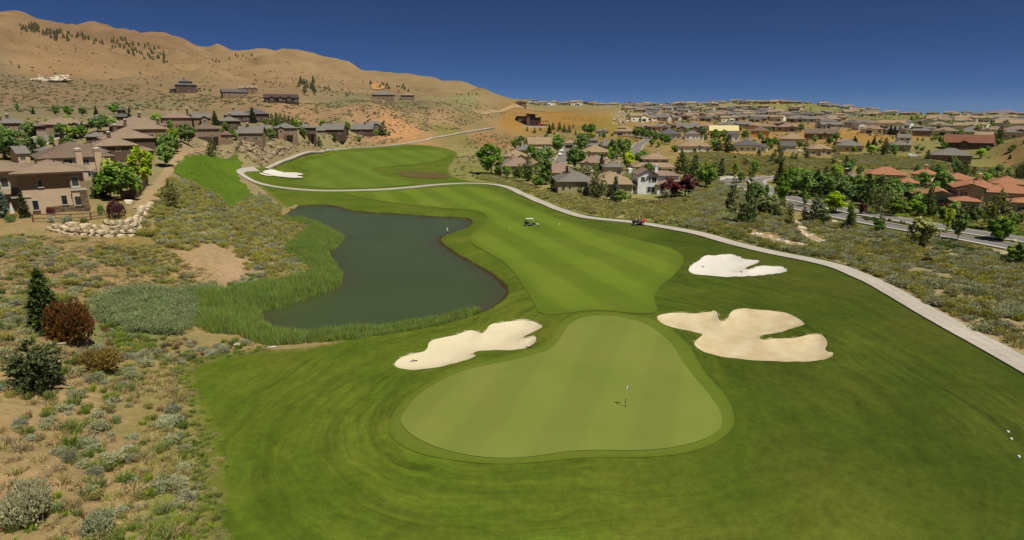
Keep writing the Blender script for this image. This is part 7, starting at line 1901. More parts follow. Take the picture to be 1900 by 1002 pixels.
# ------------------------------------------------------------------ rocks
def rock_mesh(seed, name="boulder", mats=None, sq=0.5):
    r = np.random.RandomState(seed); bm = bmesh.new()
    bmesh.ops.create_icosphere(bm, subdivisions=1, radius=.5)
    for v in bm.verts:
        p = np.array(v.co); p = np.sign(p) * np.abs(p) ** (1 - sq * .5) * .62
        v.co = Vector(p + r.normal(0, .055, 3))
    me = bpy.data.meshes.new(name); bm.to_mesh(me); bm.free(); me.materials.append(mats)
    return me
def rock_mat(name, c1, c2):
    M = Mat(name)
    f = M.noise(2.4, M.objc(), detail=6, rough=0.7)
    c = M.mix(M.ramp(f, .3, .7), c1, c2)
    c = M.scale(c, M.ramp(M.rnd(), 0, 1, .78, 1.18))
    M.color(c); M.rough(.92); M.bump(f, .5, .06)
    return M.m
MAT_BOULDER = rock_mat("pale_boulder", obs(208, 190, 158, 1.0), obs(180, 160, 128, 1.0))
MAT_GREYROCK = rock_mat("bank_rock", obs(186, 166, 134, 1.1), obs(140, 122, 98, 1.1))
MAT_WHITEROCK = rock_mat("white_rock", obs(226, 212, 186, 1.1), obs(196, 180, 152, 1.1))
BOULD = [rock_mesh(700 + k, "stone", MAT_BOULDER, .9) for k in range(8)]
BANKR = [rock_mesh(720 + k, "boulder", MAT_GREYROCK, .6) for k in range(5)]
WHITER = [rock_mesh(740 + k, "rock", MAT_WHITEROCK, .5) for k in range(5)]

def boulder_wall():
    pts_ = poly([(86, 425), (120, 434), (170, 438), (215, 439), (246, 437), (258, 424), (266, 408), (274, 394), (282, 381)])
    hts = [.6, 1.4, 1.9, 2.05, 2.05, 1.85, 1.5, 1.2, .7]
    p0 = pts_[2]
    root = empty("boulder_wall", (p0[0], p0[1], float(gridz(*p0))), 0, "dry-stacked retaining wall of pale boulders below the near corner house", "retaining wall")
    seg = np.linalg.norm(np.diff(pts_, axis=0), axis=1); S = np.concatenate([[0], np.cumsum(seg)])
    rr = random.Random(4)
    row = 0; z = 0.0
    while z < 2.1:
        hrow = rr.uniform(.62, .85); s = rr.uniform(0, .6)
        while s < S[-1]:
            H = float(np.interp(s, S, hts))
            L = rr.uniform(.75, 1.7)
            if z < H:
                c = s + L / 2
                x, y = float(np.interp(c, S, pts_[:, 0])), float(np.interp(c, S, pts_[:, 1]))
                k = min(len(seg) - 1, int(np.searchsorted(S, c) - 1)); d = pts_[k + 1] - pts_[k]; an = math.atan2(d[1], d[0])
                nx, ny = -math.sin(an), math.cos(an)              # towards the terrace
                back = z * .28 + rr.uniform(-.12, .12)
                gz = float(gridz(x - nx * .8, y - ny * .8))
                o = bpy.data.objects.new("stone", rr.choice(BOULD)); COL.objects.link(o); o.parent = root
                o.location = (x + nx * back - p0[0], y + ny * back - p0[1], gz + z + hrow * .45 - root.location.z - .1)
                o.scale = (L * 1.12, rr.uniform(1.0, 1.3), hrow * rr.uniform(1.12, 1.3)); o.rotation_euler = (rr.uniform(-.15, .15), rr.uniform(-.14, .14), an + rr.uniform(-.15, .15))
            s += L * .94
        z += hrow * .92
boulder_wall()

def strew(name, meshes, zone_px, n, smin, smax, label, cat, group, seed, flat=.6, avoid=True):
    r = np.random.RandomState(seed); Z = poly(zone_px)
    P = r.uniform(Z.min(0), Z.max(0), (n * 12, 2)); P = P[sdf_near(P, Z, 3.0) < 0]
    if avoid: P = P[~inside_any(P, [TURF], 0.0)]
    P = P[:n]; out = []
    for x, y in P:
        s_ = smin + (smax - smin) * r.rand() ** 2
        o = bpy.data.objects.new(name, meshes[r.randint(len(meshes))]); COL.objects.link(o)
        o.location = (x, y, float(gridz(x, y)) + s_ * .12); o.scale = (s_ * r.uniform(.9, 1.5), s_ * r.uniform(.8, 1.2), s_ * flat * r.uniform(.8, 1.2)); o.rotation_euler = (r.uniform(-.2, .2), r.uniform(-.2, .2), r.uniform(0, 6.28))
        props(o, label, cat, group); out.append(o)
    return out
strew("boulder", BANKR, [(485, 312), (497, 300), (512, 290), (545, 283), (560, 280), (545, 272), (500, 268), (460, 272), (440, 280), (450, 288), (470, 296), (478, 305)], 130, 1.0, 3.4, "tan boulder on the rock bank at the bend of the far path", "boulder", "boulders on the rock bank", 1, .7)
strew("boulder", BANKR, [(395, 270), (450, 268), (520, 264), (600, 262), (680, 260), (740, 258), (740, 262), (640, 268), (560, 274), (480, 274), (420, 276)], 130, .8, 2.4, "stone along the edge below the terrace houses", "boulder", "stones along the terrace edge", 2, .7)
strew("boulder", BANKR, [(330, 298), (345, 286), (372, 268), (386, 264), (388, 270), (360, 288), (340, 302)], 36, .7, 1.8, "stone lining the dirt bench track", "boulder", "stones lining the bench track", 3, .7)
strew("rock", WHITER, CH1, 95, .5, 1.4, "pale rock in the rock channel running down to the cart path", "rock", "rocks in the rock channel", 4, .5)
strew("rock", WHITER, CH2, 95, .5, 1.6, "pale rock in the rip-rap band beside the cart path", "rock", "rocks in the rip-rap band", 5, .5)
strew("rock", WHITER, [(1336, 400), (1352, 404), (1380, 420), (1400, 432), (1385, 438), (1360, 424)], 30, .4, 1.1, "pale rock scattered above the rip-rap band", "rock", "rocks scattered above the rip-rap", 6, .5)
drape("rock_bed", poly(CH1), MAT_DIRT, 1.4, rag=.3, label="gravel bed of the rock channel", cat="rock channel")
drape("rock_bed", poly(CH2), MAT_DIRT, 1.4, rag=.3, label="gravel bed of the rip-rap band", cat="rock band")
strew("rock", WHITER, [(1135, 232), (1138, 214), (1146, 208), (1158, 208), (1166, 220), (1168, 232), (1156, 236)], 60, 2.6, 5.5, "pale rock in the rock chute on the tan bank behind the houses", "rock", "rocks in the chute on the tan bank", 7, .5)
strew("rock", WHITER, [(60, 150), (62, 139), (82, 141), (100, 143), (130, 147), (132, 151), (120, 154), (88, 152), (76, 156)], 34, 5, 14, "white rock of the outcrop on the lower hillside", "rock", "rocks of the white hillside outcrop", 8, .35)
strew("boulder", WHITER, [(196, 384), (214, 380), (228, 374), (246, 372), (250, 378), (232, 384), (210, 388)], 9, .8, 1.6, "pale flat boulder in the garden at the end of the near house", "boulder", "pale garden boulders", 9, .6)
for x, y, s_, lab in ((441, 642, .9, "single white rock between the rough and the reeds"), (1883, 450, 1.6, "white boulder on the median near the frame edge"), (1452, 421, 1.4, "white boulder in the scrub above the rip-rap"), (1547, 416, 2.2, "pale boulder on the sand beside the near carriageway"), (1418, 402, 1.3, "white stone among sage by the road pines")):
    p = hitz(x, y); o = bpy.data.objects.new("rock", WHITER[int(s_ * 10) % 5]); COL.objects.link(o)
    o.location = (p.x, p.y, p.z + s_ * .15); o.scale = (s_ * 1.2, s_, s_ * .75); props(o, lab, "rock")
drape("orange_outcrop", poly([(689, 158), (700, 153), (712, 155), (716, 164), (704, 168), (690, 166)]), plain("orange_soil", obs(190, 148, 90), .95, var=.15, nscale=.05), 3, rag=2, label="bare orange outcrop on the hill among pines", cat="outcrop")

# ------------------------------------------------------------------ fences
MAT_WOOD = plain("weathered_wood", obs(122, 100, 76, 1.0), .9, var=.25, nscale=5)
MAT_WOODD = plain("dark_fence_wood", obs(96, 74, 56, 1.0), .9, var=.25, nscale=5)
def rail_fence(P, label, h=1.15, rails=2, gap=2.4):
    P = np.asarray(P); seg = np.linalg.norm(np.diff(P, axis=0), axis=1); S = np.concatenate([[0], np.cumsum(seg)]); n = max(2, int(S[-1] / gap) + 1)
    t = np.linspace(0, S[-1], n); X = np.interp(t, S, P[:, 0]); Y = np.interp(t, S, P[:, 1]); Z = gridz(X, Y)
    root = empty("rail_fence", (X[0], Y[0], Z[0]), 0, label, "fence")
    for i in range(n):
        b = Box(); b.box(-.09, .09, -.09, .09, -.4, h + .1); o = b.obj("post", (MAT_WOOD,), root); o.location = (X[i] - X[0], Y[i] - Y[0], Z[i] - Z[0])
        if i < n - 1:
            d = Vector((X[i + 1] - X[i], Y[i + 1] - Y[i], Z[i + 1] - Z[i])); L = d.length
            for k in range(rails):
                b = Box(); b.box(.1, L - .1, -.05, .05, -.08, .08); o = b.obj("rail", (MAT_WOOD,), root)
                o.location = (X[i] - X[0], Y[i] - Y[0], Z[i] - Z[0] + h * (k + 1) / (rails + .1)); o.rotation_euler = (0, -math.asin(d.z / L), math.atan2(d.y, d.x))
    return root
rail_fence(poly([(62, 412), (110, 412), (150, 412), (204, 404)]), "wooden split-rail fence on top of the boulder wall")
rail_fence(poly([(1165, 374), (1196, 378), (1222, 380), (1250, 376)]), "low wooden rail fence in front of the white two-storey house", 1.2, 3)
rail_fence(poly([(925, 330), (950, 337), (975, 345), (1000, 353)]), "dark rail fence behind the tall grass at the first houses", 1.2, 3)
def board_fence(P, label, h=1.7, step=.32):
    P = np.asarray(P); seg = np.linalg.norm(np.diff(P, axis=0), axis=1); S = np.concatenate([[0], np.cumsum(seg)]); t = np.arange(0, S[-1], step)
    X = np.interp(t, S, P[:, 0]); Y = np.interp(t, S, P[:, 1]); Z = gridz(X, Y)
    root = empty("board_fence", (X[0], Y[0], Z[0]), 0, label, "fence")
    b = Box(); b.box(-.145, .145, -.02, .02, -.5, h); me = b.obj("board", (MAT_WOODD,)); m = me.data; bpy.data.objects.remove(me)
    for i in range(len(t)):
        j = min(i + 1, len(t) - 1); k = j - 1
        o = bpy.data.objects.new("board", m); COL.objects.link(o); o.parent = root
        o.location = (X[i] - X[0], Y[i] - Y[0], Z[i] - Z[0] + trr.uniform(-.04, .04)); o.rotation_euler = (0, 0, math.atan2(Y[j] - Y[k], X[j] - X[k]))
board_fence(poly([(226, 373), (240, 370), (258, 366), (268, 352), (276, 338)]), "dark board fence behind the garden of the near house")

# ------------------------------------------------------------------ golf things
MAT_WHITE = plain("white_plastic", (.8, .8, .78), .5, var=.03)
MAT_BLACK = plain("black_plastic", (.03, .03, .033), .5, var=.05)
MAT_STEEL = plain("grey_metal", (.35, .35, .36), .4, metal=.6, var=.05)
MAT_YPOLE = plain("yellow_pole", obs(214, 208, 96, 1.0), .5, var=.03)
MAT_TYRE = plain("tyre_rubber", (.025, .025, .025), .8, var=.1)
MAT_NAVY = plain("navy_flag_cloth", obs(52, 56, 96, 1.0), .8, var=.05)
MAT_REDP = plain("red_paint", obs(206, 66, 44, 1.0), .5, var=.05)
MAT_CREAM = plain("cream_canopy", obs(222, 222, 186, 1.0), .5, var=.04)
MAT_DGREEN = plain("dark_green_body", (.018, .03, .02), .4, var=.05)
def cyl(b, p0, p1, r0, r1=None, n=8, mat=0):
    r1 = r0 if r1 is None else r1
    p0 = Vector(p0); p1 = Vector(p1); d = (p1 - p0).normalized(); u = d.orthogonal().normalized(); v = d.cross(u); k = len(b.v)
    for c, r in ((p0, r0), (p1, r1)):
        for i in range(n):
            a = 2 * math.pi * i / n; q_ = c + u * (math.cos(a) * r) + v * (math.sin(a) * r); b.v.append(tuple(q_))
    for i in range(n):
        j = (i + 1) % n; b.f.append((k + i, k + j, k + n + j, k + n + i)); b.m.append(mat)
    b.f.append(tuple(range(k + n - 1, k - 1, -1))); b.m.append(mat); b.f.append(tuple(range(k + n, k + 2 * n))); b.m.append(mat)

p = hitz(1160, 757)
fl = empty("flagstick", p + Vector((0, 0, float(layer(p.x, p.y, 3)))), 0, "flagstick standing in the putting green with a small white and navy flag", "flagstick")
b = Box(); cyl(b, (0, 0, -.1), (.02, 0, .75), .024, mat=0); b.obj("pole", (MAT_BLACK,), fl)
b = Box(); cyl(b, (.02, 0, .75), (.05, 0, 2.2), .022); b.obj("upper_pole", (MAT_YPOLE,), fl)
fv, ff, fm = [], [], []
for i in range(7):
    for j in range(3):
        fv.append((.06 + .03 * i, .03 * math.sin(i * 1.1) + .02 * i, 2.16 - j * .24 - .05 * i))
for i in range(6):
    for j in range(2):
        a = i * 3 + j; ff.append((a, a + 3, a + 4, a + 1)); fm.append(1 if (i > 3 or (j == 0 and i < 2)) else 0)
fo = mesh_obj("flag", fv, ff, (MAT_WHITE, MAT_NAVY), fl, mat_idx=fm); md = fo.modifiers.new("thickness", 'SOLIDIFY'); md.thickness = .008
b = Box(); cyl(b, (0, 0, -.02), (0, 0, .004), .075, n=14); b.obj("cup", (MAT_BLACK,), fl)

def rake(px, py, ang, label, L=1.7):
    p = hitz(px, py); rt = empty("bunker_rake", p + Vector((0, 0, .09)), ang, label, "rake")
    b = Box(); b.box(-.38, .38, -.03, .03, -.01, .04)
    for k in range(9): b.box(-.36 + k * .085, -.34 + k * .085, -.02, .0, -.08, -.01)
    b.obj("head", (MAT_BLACK,), rt)
    b = Box(); cyl(b, (0, 0, .03), (0, L, .10), .022, n=6); b.obj("handle", (MAT_WOODD,), rt)
rake(768, 671, .35, "rake lying at the lower corner of the bunker beside the green")
rake(981, 646, -.6, "rake at the tip of the bunker beside the green")
rake(1305, 496, .9, "rake at the near corner of the bunker by the fairway end")
rake(1376, 505, 1.5, "rake in the middle of the bunker by the fairway end")
for px, py, s_, lab in ((1870, 803, .11, "first of three white markers in the rough by the path"), (1876, 816, .11, "second of three white markers in the rough by the path"), (1890, 849, .11, "third of three white markers in the rough by the path"), (1038, 417, .2, "white yardage marker on the fairway beyond the golfer"), (946, 425, .13, "small white marker on the fairway before the green cart")):
    p = hitz(px, py); b = Box(); cyl(b, (0, 0, -.02), (0, 0, .06), s_, s_ * .8, n=12)
    o = b.obj("marker", (MAT_WHITE,)); o.location = p + Vector((0, 0, float(layer(p.x, p.y, 2)))); props(o, lab, "marker")
p = hitz(503, 646); b = Box(); cyl(b, (-.45, 0, .06), (.45, .15, .12), .07, n=10); o = b.obj("drain_pipe", (MAT_WHITE,)); o.location = p; props(o, "short white drain pipe lying at the edge of the reeds", "pipe")
p = hitz(457, 633); b = Box(); cyl(b, (0, 0, -.2), (0, 0, 1.3), .05, .04, n=6); o = b.obj("stake", (MAT_WOOD,)); o.location = p; props(o, "thin wooden stake standing in front of the reeds", "stake")
p = hitz(97, 643); b = Box(); cyl(b, (-1.1, -.1, .12), (1.0, .3, .2), .14, .08, n=8); o = b.obj("log", (plain("bleached_wood", obs(196, 184, 160), .9),)); o.location = p; props(o, "pale bleached log under the rust brown bush", "log")

def wheel(root, x, y, r, w=.18):
    b = Box(); cyl(b, (x, y - w / 2, r), (x, y + w / 2, r), r, n=14); t = b.obj("wheel", (MAT_TYRE,), root)
    b = Box(); cyl(b, (x, y - w / 2 - .012, r), (x, y + w / 2 + .012, r), r * .55, n=10); b.obj("rim", (MAT_WHITE,), t)
def bev(o, w=.04):
    m = o.modifiers.new("bevel", 'BEVEL'); m.width = w; m.segments = 2; m.limit_method = 'ANGLE'; return o
def prism(b, prof, y0, y1, mat=0):
    k = len(b.v); n = len(prof)
    b.v += [(x, y0, z) for x, z in prof] + [(x, y1, z) for x, z in prof]
    b.f += [tuple(range(k, k + n)), tuple(range(k + 2 * n - 1, k + n - 1, -1))]; b.m += [mat] * 2
    for i in range(n):
        j = (i + 1) % n; b.f.append((k + i, k + n + i, k + n + j, k + j)); b.m.append(mat)

p = hitz(984, 420); up = Vector((0, 0, float(layer(p.x, p.y, 2))))
ct = empty("golf_cart", p + up, R(-6), "dark green golf cart with a pale canopy parked on the fairway", "golf cart")
ct.scale = (.88, .88, .88)
b = Box(); prism(b, [(-1.2, .3), (1.15, .3), (1.28, .55), (1.05, .82), (.62, .86), (.5, .38), (-.1, .38), (-.15, .62), (-.75, .66), (-.8, .95), (-1.2, .9)], -.58, .58); bev(b.obj("body", (MAT_DGREEN,), ct))
b = Box(); b.box(-.7, -.12, -.55, .55, .665, .8); prism(b, [(-.78, .8), (-.62, .8), (-.72, 1.2), (-.84, 1.2)], -.55, .55); bev(b.obj("seat", (MAT_BLACK,), ct), .03)
b = Box(); b.box(-1.15, .75, -.62, .62, 1.82, 1.9); bev(b.obj("canopy", (MAT_CREAM,), ct), .03)
for x0_, x1_, y_ in ((.95, .6, .52), (.95, .6, -.52), (-.85, -1.0, .52), (-.85, -1.0, -.52)):
    b = Box(); cyl(b, (x0_, y_, .8), (x1_, y_, 1.83), .03, n=6); b.obj("post", (MAT_CREAM if x0_ > 0 else MAT_BLACK,), ct)  # front posts pale: windscreen reflections put into their colour
for x_ in (-.82, .82):
    for y_ in (-.5, .5): wheel(ct, x_, y_, .23)
b = Box(); cyl(b, (.55, .25, .85), (.32, .25, 1.12), .02, n=6); b.obj("steering_column", (MAT_BLACK,), ct)
b = Box(); cyl(b, (-1.28, -.25, .5), (-1.36, -.25, 1.4), .14, .17, n=10); b.obj("bag_well", (MAT_BLACK,), ct)
b = Box(); b.box(-.5, .05, -.605, -.582, .46, .56); b.obj("side_panel", (MAT_WHITE,), ct)

p = hitz(1184, 418.5); up = Vector((0, 0, float(layer(p.x, p.y, 3.2)) + .05))
ut = empty("utility_cart", p + up, R(186), "dark utility cart with a red cargo bed driving on the cart path", "utility cart")
b = Box(); prism(b, [(-1.25, .34), (1.3, .34), (1.36, .62), (1.1, .85), (.62, .9), (.5, .42), (.0, .42), (-.08, .7), (-.45, .72), (-.45, .5), (-1.25, .5)], -.66, .66); bev(b.obj("body", (plain("graphite_body", (.03, .03, .035), .4),), ut))
b = Box(); prism(b, [(-1.42, .66), (-.45, .66), (-.42, 1.08), (-1.5, 1.08)], -.7, .7); bev(b.obj("cargo_bed", (MAT_REDP,), ut))
b = Box(); b.box(-.4, .02, -.6, .6, .725, .84); prism(b, [(-.44, .84), (-.3, .84), (-.38, 1.2), (-.5, 1.2)], -.6, .6); bev(b.obj("seat", (plain("grey_seat", (.35, .35, .36), .7),), ut), .03)
for x_ in (-.85, .85):
    for y_ in (-.56, .56): wheel(ut, x_, y_, .28, .24)
for y_ in (-.55, .55):
    b = Box(); cyl(b, (-.46, y_, .9), (-.5, y_, 1.75), .025, n=6); b.obj("roll_bar_post", (MAT_BLACK,), ut)
b = Box(); cyl(b, (-.5, -.55, 1.75), (-.5, .55, 1.75), .025, n=6); b.obj("roll_bar", (MAT_BLACK,), ut)

# ------------------------------------------------------------------ people
MAT_SKIN = plain("skin", obs(206, 160, 128, 1.0), .6, var=.03)
MAT_WSHIRT = plain("white_shirt", obs(232, 230, 220, 1.0), .85, var=.04); MAT_MINT = plain("mint_shirt", obs(150, 206, 186, 1.0), .85, var=.04)
MAT_GSHIRT = plain("light_grey_shirt", obs(184, 178, 184, 1.0), .85, var=.04); MAT_DPANTS = plain("dark_trousers", (.022, .024, .03), .85, var=.08); MAT_SHOE = plain("white_shoes", (.7, .7, .68), .7, var=.05)
def person(label, loc, rz, J, shirt, pants, shorts=False, cap=MAT_WHITE, shoe=MAT_SHOE):
    """one skinned body; J gives the joints in metres, +y is the way the person faces"""
    V = lambda n: Vector(J[n])
    verts, edges, rad = [], [], []
    def add(p, r, parent=None):
        verts.append(Vector(p)); rad.append(r); i = len(verts) - 1
        if parent is not None: edges.append((parent, i))
        return i
    pel = add(V("pelvis"), .135)
    wa = add(V("pelvis").lerp(V("chest"), .45), .125, pel); ch = add(V("chest"), .15, wa); nk = add(V("neck"), .058, ch)
    hd = V("head"); dn = (hd - V("neck")).normalized()
    j1 = add(V("neck").lerp(hd, .55), .075, nk); add(hd + dn * .02, .098, j1)
    for s_ in ("l", "r"):
        sh = add(V("sh" + s_), .072, ch); el = add(V("el" + s_), .045, sh); wr = add(V("wr" + s_), .030, el)
        d = (V("wr" + s_) - V("el" + s_)).normalized(); pm = add(V("wr" + s_) + d * .07, .036, wr)
        side = d.cross(Vector((0, 1, .3))).normalized()
        for k in range(4):
            b0 = add(V("wr" + s_) + d * .09 + side * (.026 * (k - 1.5)), .009, pm)
            add(V("wr" + s_) + d * (.155 - .012 * abs(k - 1.3)) + side * (.026 * (k - 1.5)) + Vector((0, .02, 0)), .008, b0)
        tb = add(V("wr" + s_) + d * .05 + side * .05, .010, pm); add(V("wr" + s_) + d * .09 + side * .07, .009, tb)
        hp = add(V("hip" + s_), .095, pel); kn = add(V("kn" + s_), .06, hp); an = add(V("an" + s_), .042, kn)
        add(V("toe" + s_), .038, an)
    me = bpy.data.meshes.new("person"); me.from_pydata(verts, edges, []); o = bpy.data.objects.new("person", me); COL.objects.link(o)
    o.modifiers.new("skin", 'SKIN'); sb = o.modifiers.new("smooth", 'SUBSURF'); sb.levels = 1; sb.render_levels = 1
    for i, sv in enumerate(me.skin_vertices[0].data):
        sv.radius = (rad[i], rad[i]); sv.use_root = (i == 0)
    bpy.context.view_layer.update()
    nm = bpy.data.meshes.new_from_object(o.evaluated_get(bpy.context.evaluated_depsgraph_get()))
    o.modifiers.clear(); o.data = nm
    nm.materials.clear()
    for m in (MAT_SKIN, shirt, pants, shoe): nm.materials.append(m)
    segs = [("neck", "head", 0, 0, 1), ("pelvis", "chest", 1, .12, 1), ("chest", "neck", 1, 0, .7)]
    for s_ in ("l", "r"):
        segs += [("sh" + s_, "el" + s_, 1, 0, .8), ("el" + s_, "wr" + s_, 0, 0, 1), ("chest", "sh" + s_, 1, 0, 1), ("hip" + s_, "kn" + s_, 2, 0, 1), ("kn" + s_, "an" + s_, 0 if shorts else 2, 0, 1), ("an" + s_, "toe" + s_, 3, 0, 1), ("pelvis", "hip" + s_, 2, 0, 1)]
    for f in nm.polygons:
        c = f.center; best = (9, 0)
        for a, b_, m, lo, hi in segs:
            A_, B_ = V(a), V(b_); t = max(0, min(1, (c - A_).dot(B_ - A_) / max(1e-9, (B_ - A_).length_squared)))
            d = (c - A_.lerp(B_, t)).length
            if d < best[0]: best = (d, m if lo <= t <= hi else (0 if a != "pelvis" else 2))
        f.material_index = best[1]; f.use_smooth = True
    hdir = Vector(J.get("look", (0, 1, 0))).normalized()
    up_ = dn; sd_ = hdir.cross(up_).normalized(); fr = up_.cross(sd_).normalized()
    fr = hdir - up_ * hdir.dot(up_); fr.normalize()
    c0 = hd + dn * .03
    f_ = Box()
    for s_ in (-1, 1): cyl(f_, c0 + fr * .088 + sd_ * .034 * s_, c0 + fr * .100 + sd_ * .034 * s_, .012, .008, 6)
    f_.obj("eyes", (MAT_BLACK,), o)
    f_ = Box(); cyl(f_, c0 + fr * .085 - up_ * .008, c0 + fr * .122 - up_ * .03, .012, .016, 6); f_.obj("nose", (MAT_SKIN,), o)
    f_ = Box(); f_.face([tuple(c0 + fr * .097 - up_ * .058 + sd_ * x + up_ * z) for x, z in ((-.024, -.005), (.024, -.005), (.024, .005), (-.024, .005))]); f_.obj("mouth", (plain("lips", (.3, .1, .09), .6),), o)
    bm = bmesh.new(); bmesh.ops.create_uvsphere(bm, u_segments=12, v_segments=6, radius=.112)
    bmesh.ops.delete(bm, geom=[v for v in bm.verts if v.co.z < -.005], context='VERTS')
    cm_ = bpy.data.meshes.new("cap"); bm.to_mesh(cm_); bm.free(); cm_.materials.append(cap)
    co = bpy.data.objects.new("cap", cm_); COL.objects.link(co); co.parent = o; co.location = c0 + up_ * .03; co.rotation_euler = up_.to_track_quat('Z', 'Y').to_euler()
    f_ = Box(); f_.face([tuple(c0 + up_ * .035 + sd_ * x + fr * y) for x, y in ((-.08, .08), (.08, .08), (.05, .19), (-.05, .19))]); f_.face([tuple(c0 + up_ * .022 + sd_ * x + fr * y) for x, y in ((-.08, .08), (-.05, .19), (.05, .19), (.08, .08))]); f_.obj("cap_brim", (cap,), o)
    o.location = loc; o.rotation_euler = (0, 0, rz)
    props(o, label, "person")
    return o
golf = dict(pelvis=(0, -.10, .88), chest=(0, .22, 1.16), neck=(0, .36, 1.24), head=(0, .46, 1.27), look=(0, .5, -1), shl=(-.19, .28, 1.16), shr=(.19, .28, 1.16), ell=(-.16, .38, .90), elr=(.16, .38, .90), wrl=(-.03, .44, .70), wrr=(.03, .46, .66), hipl=(-.1, -.10, .84), hipr=(.1, -.10, .84), knl=(-.13, .02, .47), knr=(.13, .02, .47), anl=(-.14, -.03, .08), anr=(.14, -.03, .08), toel=(-.16, .14, .04), toer=(.16, .14, .04))
p = hitz(999, 426); gl = Vector((0, 0, float(layer(p.x, p.y, 2))))
person("golfer in white shirt and dark trousers bending over a putt on the fairway", p + gl, R(82), golf, MAT_WSHIRT, MAT_DPANTS)
gc = empty("golf_club", p + gl + Vector((-.50, 0, 0)), R(82), "golf club held low by the bending golfer", "golf club")
b = Box(); cyl(b, (0, .05, .66), (0, .32, .05), .012, n=6); b.obj("shaft", (MAT_STEEL,), gc)
b = Box(); b.box(-.05, .05, .29, .36, .01, .06); b.obj("club_head", (MAT_STEEL,), gc)
stand = dict(pelvis=(0, 0, .93), chest=(0, .02, 1.30), neck=(0, .02, 1.46), head=(0, .04, 1.60), shl=(-.2, .01, 1.40), shr=(.2, .01, 1.40), ell=(-.25, .06, 1.13), elr=(.25, .08, 1.14), wrl=(-.14, .27, 1.05), wrr=(.14, .29, 1.08), hipl=(-.1, 0, .9), hipr=(.1, 0, .9), knl=(-.11, .03, .5), knr=(.11, .02, .5), anl=(-.12, 0, .08), anr=(.12, -.02, .08), toel=(-.14, .16, .035), toer=(.14, .14, .035))
p = hitz(830.5, 438)
person("person in mint shirt, dark shorts and white cap standing on the pond bank", p + Vector((0, 0, float(layer(p.x, p.y, 1)))), R(60), stand, MAT_MINT, MAT_DPANTS, True)
sit = dict(pelvis=(0, 0, .10), chest=(0, .04, .48), neck=(0, .05, .64), head=(0, .08, .78), shl=(-.19, .04, .57), shr=(.19, .04, .57), ell=(-.25, .16, .33), elr=(.25, .16, .33), wrl=(-.14, .40, .34), wrr=(.14, .40, .34), hipl=(-.1, .04, .09), hipr=(.1, .04, .09), knl=(-.13, .46, .08), knr=(.13, .46, .08), anl=(-.13, .50, -.32), anr=(.13, .50, -.32), toel=(-.13, .66, -.36), toer=(.13, .66, -.36))
sp_ = ut.matrix_basis @ Vector((-.22, 0, .86))
person("driver in light grey shirt and white cap sitting in the utility cart", sp_, ut.rotation_euler.z - math.pi / 2, sit, MAT_GSHIRT, MAT_DPANTS)

# ------------------------------------------------------------------ patio parasol, parked vehicles
p = NEAR.matrix_basis @ Vector((-4.6, -2.4, 0)); p.z = float(gridz(p.x, p.y))
pr = empty("parasol", p, 0, "closed beige parasol on the patio of the near house", "parasol")
b = Box(); cyl(b, (0, 0, -.2), (0, 0, 2.6), .04); b.obj("pole", (MAT_WOODD,), pr)
b = Box(); cyl(b, (0, 0, .9), (0, 0, 2.5), .34, .06, n=10); b.obj("canopy", (MAT_CAP,), pr)
def car(px, py, rz, paint, label, L=4.5, van=False):
    p = hitz(px, py, 60); root = empty("van" if van else "car", p + Vector((0, 0, float(layer(p.x, p.y, 2.4)))), rz, label, "van" if van else "car")
    h = 2.5 if van else 1.45; b = Box()
    prof = [(-L / 2, .35), (L / 2, .35), (L / 2, .9), (L * .30, 1.0 if not van else 1.3), (L * .18, h), (-L * .36 if not van else -L / 2, h), (-L / 2, .95 if not van else h * .98)]
    prism(b, prof, -.9, .9); bev(b.obj("body", (paint,), root), .1)
    b = Box(); prism(b, [(L * .29, 1.02 if not van else 1.32), (L * .185, h - .1), (L * .17, h - .1), (L * .17, 1.02 if not van else 1.32)], -.92, .92); b.obj("windscreen", (MAT_GLASS,), root)
    b = Box(); b.box(-L * .33, L * .13, -.915, .915, (1.0 if not van else 1.5), h - .18); b.obj("side_window", (MAT_GLASS,), root)
    for x_ in (-L * .31, L * .31):
        for y_ in (-.8, .8): wheel(root, x_, y_, .33, .22)
car(1167, 325, R(95), MAT_WHITE, "white box van parked beside the dark garage of the tan house", 5.6, True)
car(1040, 290, R(70), MAT_WHITE, "white car parked on the short street, nearer the pine", 4.5)
car(1043, 283, R(70), MAT_WHITE, "white car parked on the short street, nearer its closed end", 4.5)
car(1487, 283, R(4), MAT_WHITE, "white car parked by the grey shed-roofed house on the plain", 4.6)
car(1693, 292, R(10), MAT_WHITE, "white car parked on the plain before the long grey-roofed house", 5)
